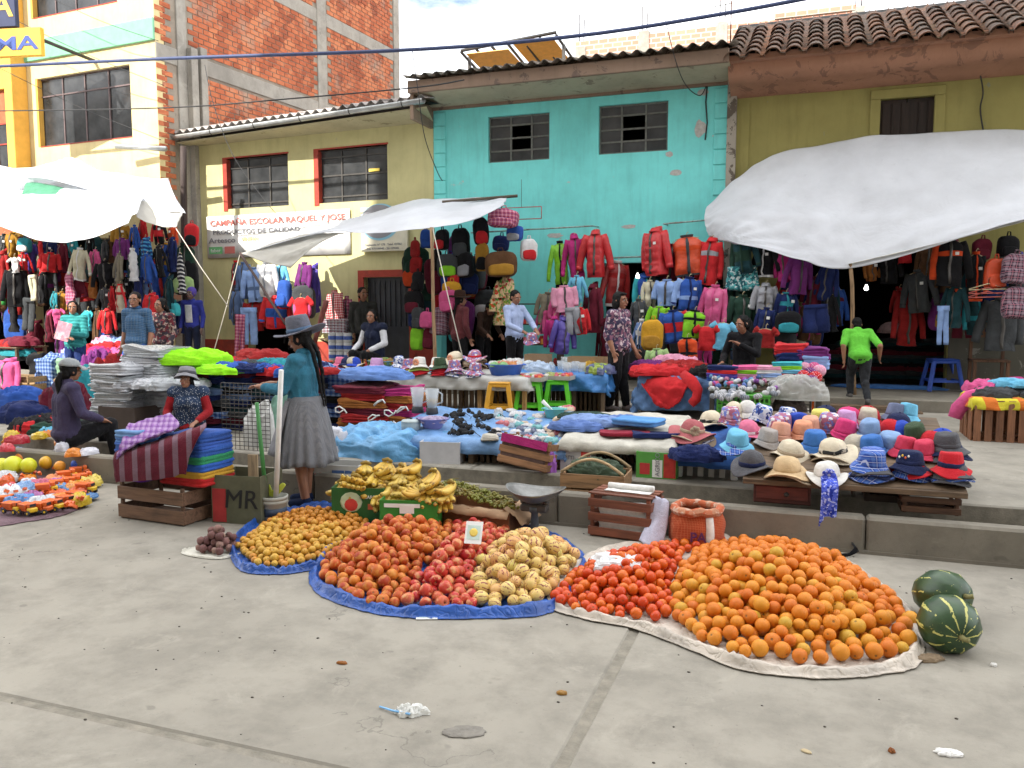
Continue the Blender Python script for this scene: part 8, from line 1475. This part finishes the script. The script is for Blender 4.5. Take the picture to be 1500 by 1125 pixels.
    if hair == 'bun': m.ell(hp(0, .12, .02), (.04 * S, .035 * S, .04 * S), 10, 8, h3)
    if hair == 'pony': m.tube([hp(0,.1,-.02),hp(.01,.135,-.1),hp(.0,.13,-.22),hp(.0,.12,-.36)],[.032 * S,.034 * S,.028 * S,.012 * S],10)
    if hair == 'braids':
        for s in (-1,1): m.tube([hp(s * .04,.08,-.04),hp(s * .05,.12,-.14),hp(s * .045,.13,-.3),hp(s * .03,.12,-.46),hp(s * .02,.12,-.62)],[.026 * S,.021 * S,.017 * S,.013 * S,.008 * S],9)
    if hair == 'long': m.tube([hp(0, .06, 0), hp(0, .095, -.1), hp(0, .1, -.2), hp(.0, .09, -.27)], [.07 * S, .07 * S, .06 * S, .03 * S], 12)
    if hair == 'bob':
        for s in (-1, 1): m.ell(hp(s * .062, .03, -.04), (.028 * S, .06 * S, .075 * S), 10, 8, h3)
        m.ell(hp(0, .065, -.04), (.08 * S, .05 * S, .085 * S), 12, 9, h3); m.ell(hp(0, -.05, .088), (.06 * S, .035 * S, .022 * S), 10, 7, h3)
    if hair: lnk('hair', remesh(m, vox * .8, 2, .006 * S, 30, name='hair', m_=HAIR), None, t)
    # clothing
    if bottom is not None:
        m = MB(); m.cap2(P['pelvis'] + Vector((-.04 * S,0,.01 * S)),P['pelvis'] + Vector((.04 * S,0,.01 * S)),.105 * S * b,.105 * S * b); m.ell(P['pelvis'],(.15 * S * b,.115 * S * b,.10 * S),14,9)
        for s in 'LR': leg(m, s, .013 * S, .93)
        lnk('trousers', remesh(m, vox, 3, .008, 16, 3, 'trousers', bottom), None, t)
    if top is not None:
        m = MB(); torso(m,.014 * S); m.ell(P['pelvis'] + Vector((0,0,.03 * S)),(.165 * S * b,.138 * S * b,.095 * S),14,9); m.cap2(P['pelvis'] + Vector((0,0,.02 * S)),P['waist'],.12 * S * b,.105 * S * b)
        for s in 'LR': arm(m, s, sleeve, .012 * S)
        lnk('top', remesh(m, vox, 3, topfold, 10, 8, 'top', top), None, t)
    if vest is not None:
        m = MB(); torso(m,.034 * S); m.ell(P['pelvis'] + Vector((0,0,.02 * S)),(.155 * S * b,.125 * S * b,.08 * S),14,9); lnk('waistcoat',remesh(m,vox,3,.008,14,5,'waistcoat',vest),None,t)
    if collar is not None: MB().grid(18,4,lambda u,v: P['neck'] + Vector((math.cos(u * 6.2832) * (.056 + .016 * v) * S,math.sin(u * 6.2832) * (.052 + .014 * v) * S,(.004 + .035 * (1 - v)) * S)),True).build('collar',collar,t,thick=.008)
    if skirt is not None:
        zt, zb, rt, rb, mt = skirt; se = rnd.uniform(0, 9); pv = P['pelvis']
        def sf(u, v):
            a = u * 6.2832; q = v ** .75; rr = rt + (rb - rt) * q; pl_ = 1 + .075 * v * math.sin(a * 17 + se + 1.5 * math.sin(a * 3)) + .05 * v * nz(math.cos(a) * 3,math.sin(a) * 3,v * 2); return Vector((pv.x + math.cos(a) * rr * 1.08 * pl_,pv.y + math.sin(a) * rr * .95 * pl_,zt + (zb - zt) * v + .012 * v * math.sin(a * 5)))
        MB().grid(120, 14, sf, True).build('skirt', mt, t, thick=.006)
    if shoes is not None:
        sm = shoes if not isinstance(shoes, tuple) else mat(shoes, .5, .2)
        for s in 'LR': m = MB(); feet(m, s, .008 * S); lnk('shoe', remesh(m, vox, 2, name='shoe', m_=sm), None, t)
    t['_hm'] = 0; del t['_hm']
    return t, HM, S, P
def wear_hat(kind, c, HM, S, label, loc, rz, rad, band=None, dz=.07, tilt=0.0, hh=None, brim_c=None):
    o = hat(kind,c,label,(0,0,0),rad,band,hh=hh,brim_c=brim_c); o.matrix_world = Matrix.Translation(loc) @ Matrix.Rotation(rz,4,'Z') @ HM @ Matrix.Translation((0,.012 * S,dz * S)) @ Matrix.Rotation(tilt,4,'X'); return o
K = dict
BLK = cloth((.012, .012, .014)); DNM = cloth((.03, .06, .16)); JEAN = cloth((.05, .10, .28))
# --- fruit seller in felt hat, profile to the left
p = G(448, 741); TEAL = cloth((.035, .155, .235)); GSK = cloth((.17, .175, .19), pat='vstripe', c2=(.14, .145, .16), ps=60)
fz = R(-82); H0 = 1.46
t,HM,S,P = person('fruit seller in teal sweater, grey gathered skirt and felt hat holding pale green cloth',p,fz,H0,K(elL=(.125,-.06,.655),wrL=(.075,-.20,.665),elR=(-.125,-.05,.65),wrR=(-.06,-.19,.67),chest=(0,.0,.735),pelvis=(0,.012,.535),anL=(.06,.03,.05),anR=(-.06,-.02,.05)),TEAL,.93,None,(.90,.36,.135,.245,GSK),cloth((.01,.02,.06)),pitch=R(10),hair='braids',build=1.12,vox=.008,bust=.75,collar=TEAL)
MB().grid(24,8,lambda u,v: Vector((P['pelvis'].x + math.cos(-1.57 + (u - .5) * 2.3) * (.155 + .14 * v) * 1.08,P['pelvis'].y + math.sin(-1.57 + (u - .5) * 2.3) * (.155 + .14 * v),.86 - .42 * v + .01 * math.sin(u * 9)))).build('apron',cloth((.21,.21,.225),pat='dots',c2=(.16,.16,.18),ps=90),t,thick=.006)
wear_hat('felt',cloth((.13,.135,.17)),HM,S,'grey felt hat with blue band worn by the fruit seller',p,fz,.19,cloth((.10,.16,.26)),.055,R(4),hh=.135)
q = W(418,590,p.y - .02); m = MB(); patch(m,[[q + Vector((-.05,-.05,.06)),q + Vector((.04,-.06,.07)),q + Vector((.16,-.05,.1))],[q + Vector((-.07,-.09,.0)),q + Vector((.04,-.11,.0)),q + Vector((.17,-.08,.02))],[q + Vector((-.05,-.08,-.12)),q + Vector((.05,-.1,-.1)),q + Vector((.19,-.08,-.09))],[q + Vector((-.03,-.07,-.42)),q + Vector((.0,-.08,-.4)),q + Vector((.03,-.06,-.36))]],16,20,.02,4,3); tag(m.build('folded_green_cloth',cloth((.26,.50,.40)),thick=.012),'pale green cloth held by the fruit seller','cloth')
# --- woman in grey cap sitting on the kerb, back to the viewer
PURP = cloth((.050,.042,.085)); SIT = K(pelvis=(0,.0,.10),waist=(0,.01,.20),chest=(0,.0,.335),neck=(0,-.01,.45),head=(0,-.035,.53),shL=(.115,0,.42),shR=(-.115,0,.42),elL=(.17,-.03,.26),wrL=(.12,-.17,.20),elR=(-.17,-.03,.26),wrR=(-.12,-.17,.20),hipL=(.06,0,.09),knL=(.08,-.24,.16),anL=(.07,-.27,-.06),hipR=(-.06,0,.09),knR=(-.08,-.24,.16),anR=(-.07,-.27,-.06))
SIT2 = K(**{**SIT, 'knL': (.14, -.17, .13), 'anL': (-.04, -.22, .09), 'knR': (-.14, -.17, .13), 'anR': (.04, -.22, .09)})
p = Vector((G(88, 655, .25).x, 6.0, .20)); rz = R(158)
t,HM,S,P = person('seated woman in dark purple cardigan and grey cap with her back turned',p,rz,1.48,SIT,PURP,.95,BLK,None,(.02,.02,.02),yaw=R(8),hair='pony',build=1.2,vox=.009)
wear_hat('cap', cloth((.30, .32, .33)), HM, S, 'grey cap worn by the seated woman in purple', p, rz, .16, None, .045, R(6), hh=.075)
# --- smiling woman in red with patterned waistcoat
p = Vector((W(277, 600, 6.85).x, 6.85, SW - .05)); rz = R(22)
t,HM,S,P = person('smiling seated woman in red sleeves, speckled navy waistcoat and grey hat',p,rz,1.25,SIT2,cloth((.28,.015,.02)),.95,BLK,None,(.02,.02,.02),yaw=R(-10),hair='braids',build=1.22,vox=.009,vest=cloth((.03,.05,.10),pat='dots',c2=(.4,.42,.45),ps=60),smile=True,pitch=R(-8))
wear_hat('bucket', cloth((.24, .24, .26)), HM, S, 'grey brimmed hat worn by the smiling woman', p, rz, .125, hc['charcoal'], .068, R(-6), hh=.075)
# --- three people by the left stall
p = Vector((W(112,540,9.6).x,9.6,SW)); t,HM,S,P = person('woman in striped teal sweater hugging a magazine',p,R(14),1.46,K(elL=(.15,-.05,.64),wrL=(-.02,-.14,.66),elR=(-.15,-.04,.64),wrR=(.03,-.15,.62)),cloth((.03,.22,.22),pat='stripe',c2=(.05,.30,.30),ps=18),.95,cloth((.02,.04,.15)),yaw=R(28),hair='bun',build=1.12)
tq = thing('magazine','pink covered magazine held against the teal sweater','magazine',p + Vector((.06,-.26,1.0)),rot=(R(-8),R(14),R(14))); MB().box(-.11,.11,-.006,.006,-.14,.14).build('cover',mat((.55,.2,.26),.5,.5,14,0,name='magazine_print',stain=(.6,.55,.55)),tq,False); MB().box(-.105,.112,-.004,.010,-.136,.136).build('pages',WHITE,tq,False)
p = Vector((W(203,540,9.3).x,9.3,SW)); person('man in blue plaid short sleeved shirt and jeans beside the clothes stall',p,R(8),1.58,None,cloth((.025,.07,.16),pat='plaid',c2=(.08,.16,.28),c3=(.2,.3,.4),ps=20),.5,JEAN,yaw=R(12),hair='short',build=1.12,female=False,collar=cloth((.03,.08,.18)))
p = Vector((W(240,540,9.9).x,9.9,SW)); person('woman in black cardigan over a patterned blouse beside the plaid shirt man',p,R(2),1.5,K(wrL=(.12,-.08,.52),wrR=(-.12,-.08,.52)),cloth((.16,.03,.04),pat='floral',c2=(.05,.04,.05),c3=(.4,.3,.25),ps=22),.95,BLK,yaw=R(-12),hair='pony',build=1.08)
# --- dressed mannequin
p = Vector((W(283,505,12.2).x,12.2,SW + .22)); t,HM,S,P = person('shop mannequin in a blue jacket, white top and dark jeans',p,R(10),1.5,None,cloth((.035,.045,.28)),.95,cloth((.015,.02,.045)),shoes=(.02,.02,.02),hair=None,build=.95,name='mannequin',cat_='mannequin',skin=mat((.16,.10,.08),.5,.2))
MB().grid(8,10,lambda u,v: P['chest'] + Vector(((u - .5) * .13,-.125 - .01 * math.sin(u * 3.1) + .02 * v,.08 - v * .32))).build('white_top',cloth((.55,.55,.56)),t,thick=.01); mm = MB(); mm.ell((P['head'].x,P['head'].y + .03,P['head'].z + .03),(.085,.1,.1)); mm.build('knit_hood',cc('violet'),t); MB().box(-.3,.3,-.25,.25,-.22,0).build('plinth',PW,t,False)
# --- man at the steel door, seated vendor in white and navy
p = Vector((W(533,500,12.95).x,12.95,SW)); person('man in dark grey sweater leaning beside the steel door',p,R(28),1.72,K(wrL=(.10,-.08,.52),wrR=(-.10,-.06,.52)),cloth((.05,.05,.048)),.97,BLK,yaw=R(30),hair='short',female=False,build=1.0,vox=.011)
p = Vector((W(549,530,11.2).x,11.2,SW + .42)); person('seated vendor in white blouse and navy waistcoat behind the pale blue basin',p,R(-14),1.5,K(**{**SIT,'wrL': (.10,-.20,.19),'wrR': (-.12,-.20,.18)}),cloth((.62,.63,.66)),.93,BLK,yaw=R(12),hair='bun',build=1.05,vox=.011,vest=cloth((.015,.02,.045)))
t = thing('wooden_seat_box','wooden box seat of the vendor in white blouse','box',(p.x,11.25,SW)); MB().box(-.2,.2,-.15,.2,0,.46).build('box_body',PW,t,False,bevel=.006); MB().box(-.21,.21,-.16,.21,.461,.475).build('box_lid',PW,t,False)
# --- customers before the turquoise house
p = Vector((W(674,520,11.85).x,11.85,.40)); t,HM,S,P = person('customer in maroon knit jacket and brown hat seen from behind',p,R(150),1.42,None,cloth((.13,.035,.04)),.95,BLK,yaw=R(-20),hair='braids',build=1.15,vox=.011); wear_hat('felt',cloth((.045,.022,.015)),HM,S,'dark brown felt hat worn by the customer in maroon',p,R(150),.16,None,.055,0,hh=.11)
p = Vector((W(708,520,12.3).x,12.3,.40)); person('stooping person in dark brown jacket beside the dark doorway',p,R(60),1.4,K(head=(.0,-.13,.84),neck=(0,-.08,.80),chest=(0,-.04,.71),shL=(.1,-.07,.77),shR=(-.1,-.07,.77),elL=(.13,-.10,.62),elR=(-.13,-.10,.62),wrL=(.1,-.2,.55),wrR=(-.1,-.2,.55)),cloth((.045,.025,.018)),.95,BLK,hair='short',pitch=R(20),female=False,vox=.011)
p = Vector((W(754,520,11.5).x,11.5,.40)); person('man in pale blue shirt reaching for a white hat',p,R(62),1.45,K(elL=(.15,-.10,.66),wrL=(.08,-.23,.60),elR=(-.14,-.06,.65),wrR=(-.06,-.2,.58)),cloth((.38,.46,.68)),.9,BLK,pitch=R(16),hair='short',female=False,build=1.05,vox=.010)
q = W(779, 498, 11.2); hat('bucket', hc['wfloral'], 'white hat held out by the man in the pale blue shirt', q, .12, None, None, (.2, .1, 0))
p = G(905,603,SW); person('woman in floral blouse and black trousers walking past the stalls',p,R(72),1.56,K(elL=(.13,.0,.65),wrL=(.11,-.09,.52),elR=(-.13,.03,.65),wrR=(-.12,-.02,.51),anL=(.05,-.05,.05),anR=(-.05,.06,.05)),cloth((.22,.10,.15),pat='floral',c2=(.05,.04,.08),c3=(.5,.4,.42),ps=26),.62,BLK,shoes=mat((.16,.13,.12),.7),hair='bob',build=1.22,vox=.009,yaw=R(0))
p = Vector((W(1090,520,11.0).x,11.0,SW + .35)); person('vendor in black sitting behind the sock table',p,R(-20),1.5,K(**{**SIT,'wrL': (.03,-.17,.36),'elL': (.15,-.08,.28),'head': (-.0,-.05,.53)}),cloth((.01,.01,.012)),.95,BLK,yaw=R(-24),pitch=R(12),hair='bun',build=1.08,vox=.011)
t = thing('wooden_seat_box','wooden box seat of the vendor in black','box',(p.x,11.05,SW)); MB().box(-.2,.2,-.15,.2,0,.38).build('box_body',PW,t,False,bevel=.006); MB().box(-.21,.21,-.16,.21,.381,.395).build('box_lid',PW,t,False)
# --- boy stepping up to the walkway, seen from behind
p = G(1258,603,SW); p.y = 11.72; GT = cloth((.13,.50,.05)); person('boy in bright green t-shirt and dark track trousers stepping up to the walkway',p,R(190),1.3,K(head=(0,-.20,.865),neck=(0,-.15,.81),chest=(0,-.11,.715),waist=(0,-.05,.61),shL=(.11,-.13,.785),shR=(-.11,-.13,.785),elL=(.16,-.02,.66),wrL=(.15,-.02,.52),elR=(-.17,.06,.66),wrR=(-.19,-.02,.55),knR=(-.05,.0,.31),anR=(-.06,.12,.12),knL=(.06,-.12,.36),anL=(.06,-.10,.155),hipL=(.055,0,.525),hipR=(-.055,0,.525),pelvis=(0,.0,.545)),GT,.45,cloth((.03,.032,.036)),None,mat((.08,.075,.07),.7,.3),pitch=R(14),hair='short',female=False,build=1.15,vox=.009,foot=dict(L=(0,-1,-.1),R=(0,-.6,-.8)))

bpy.data.scenes.remove(TMP)
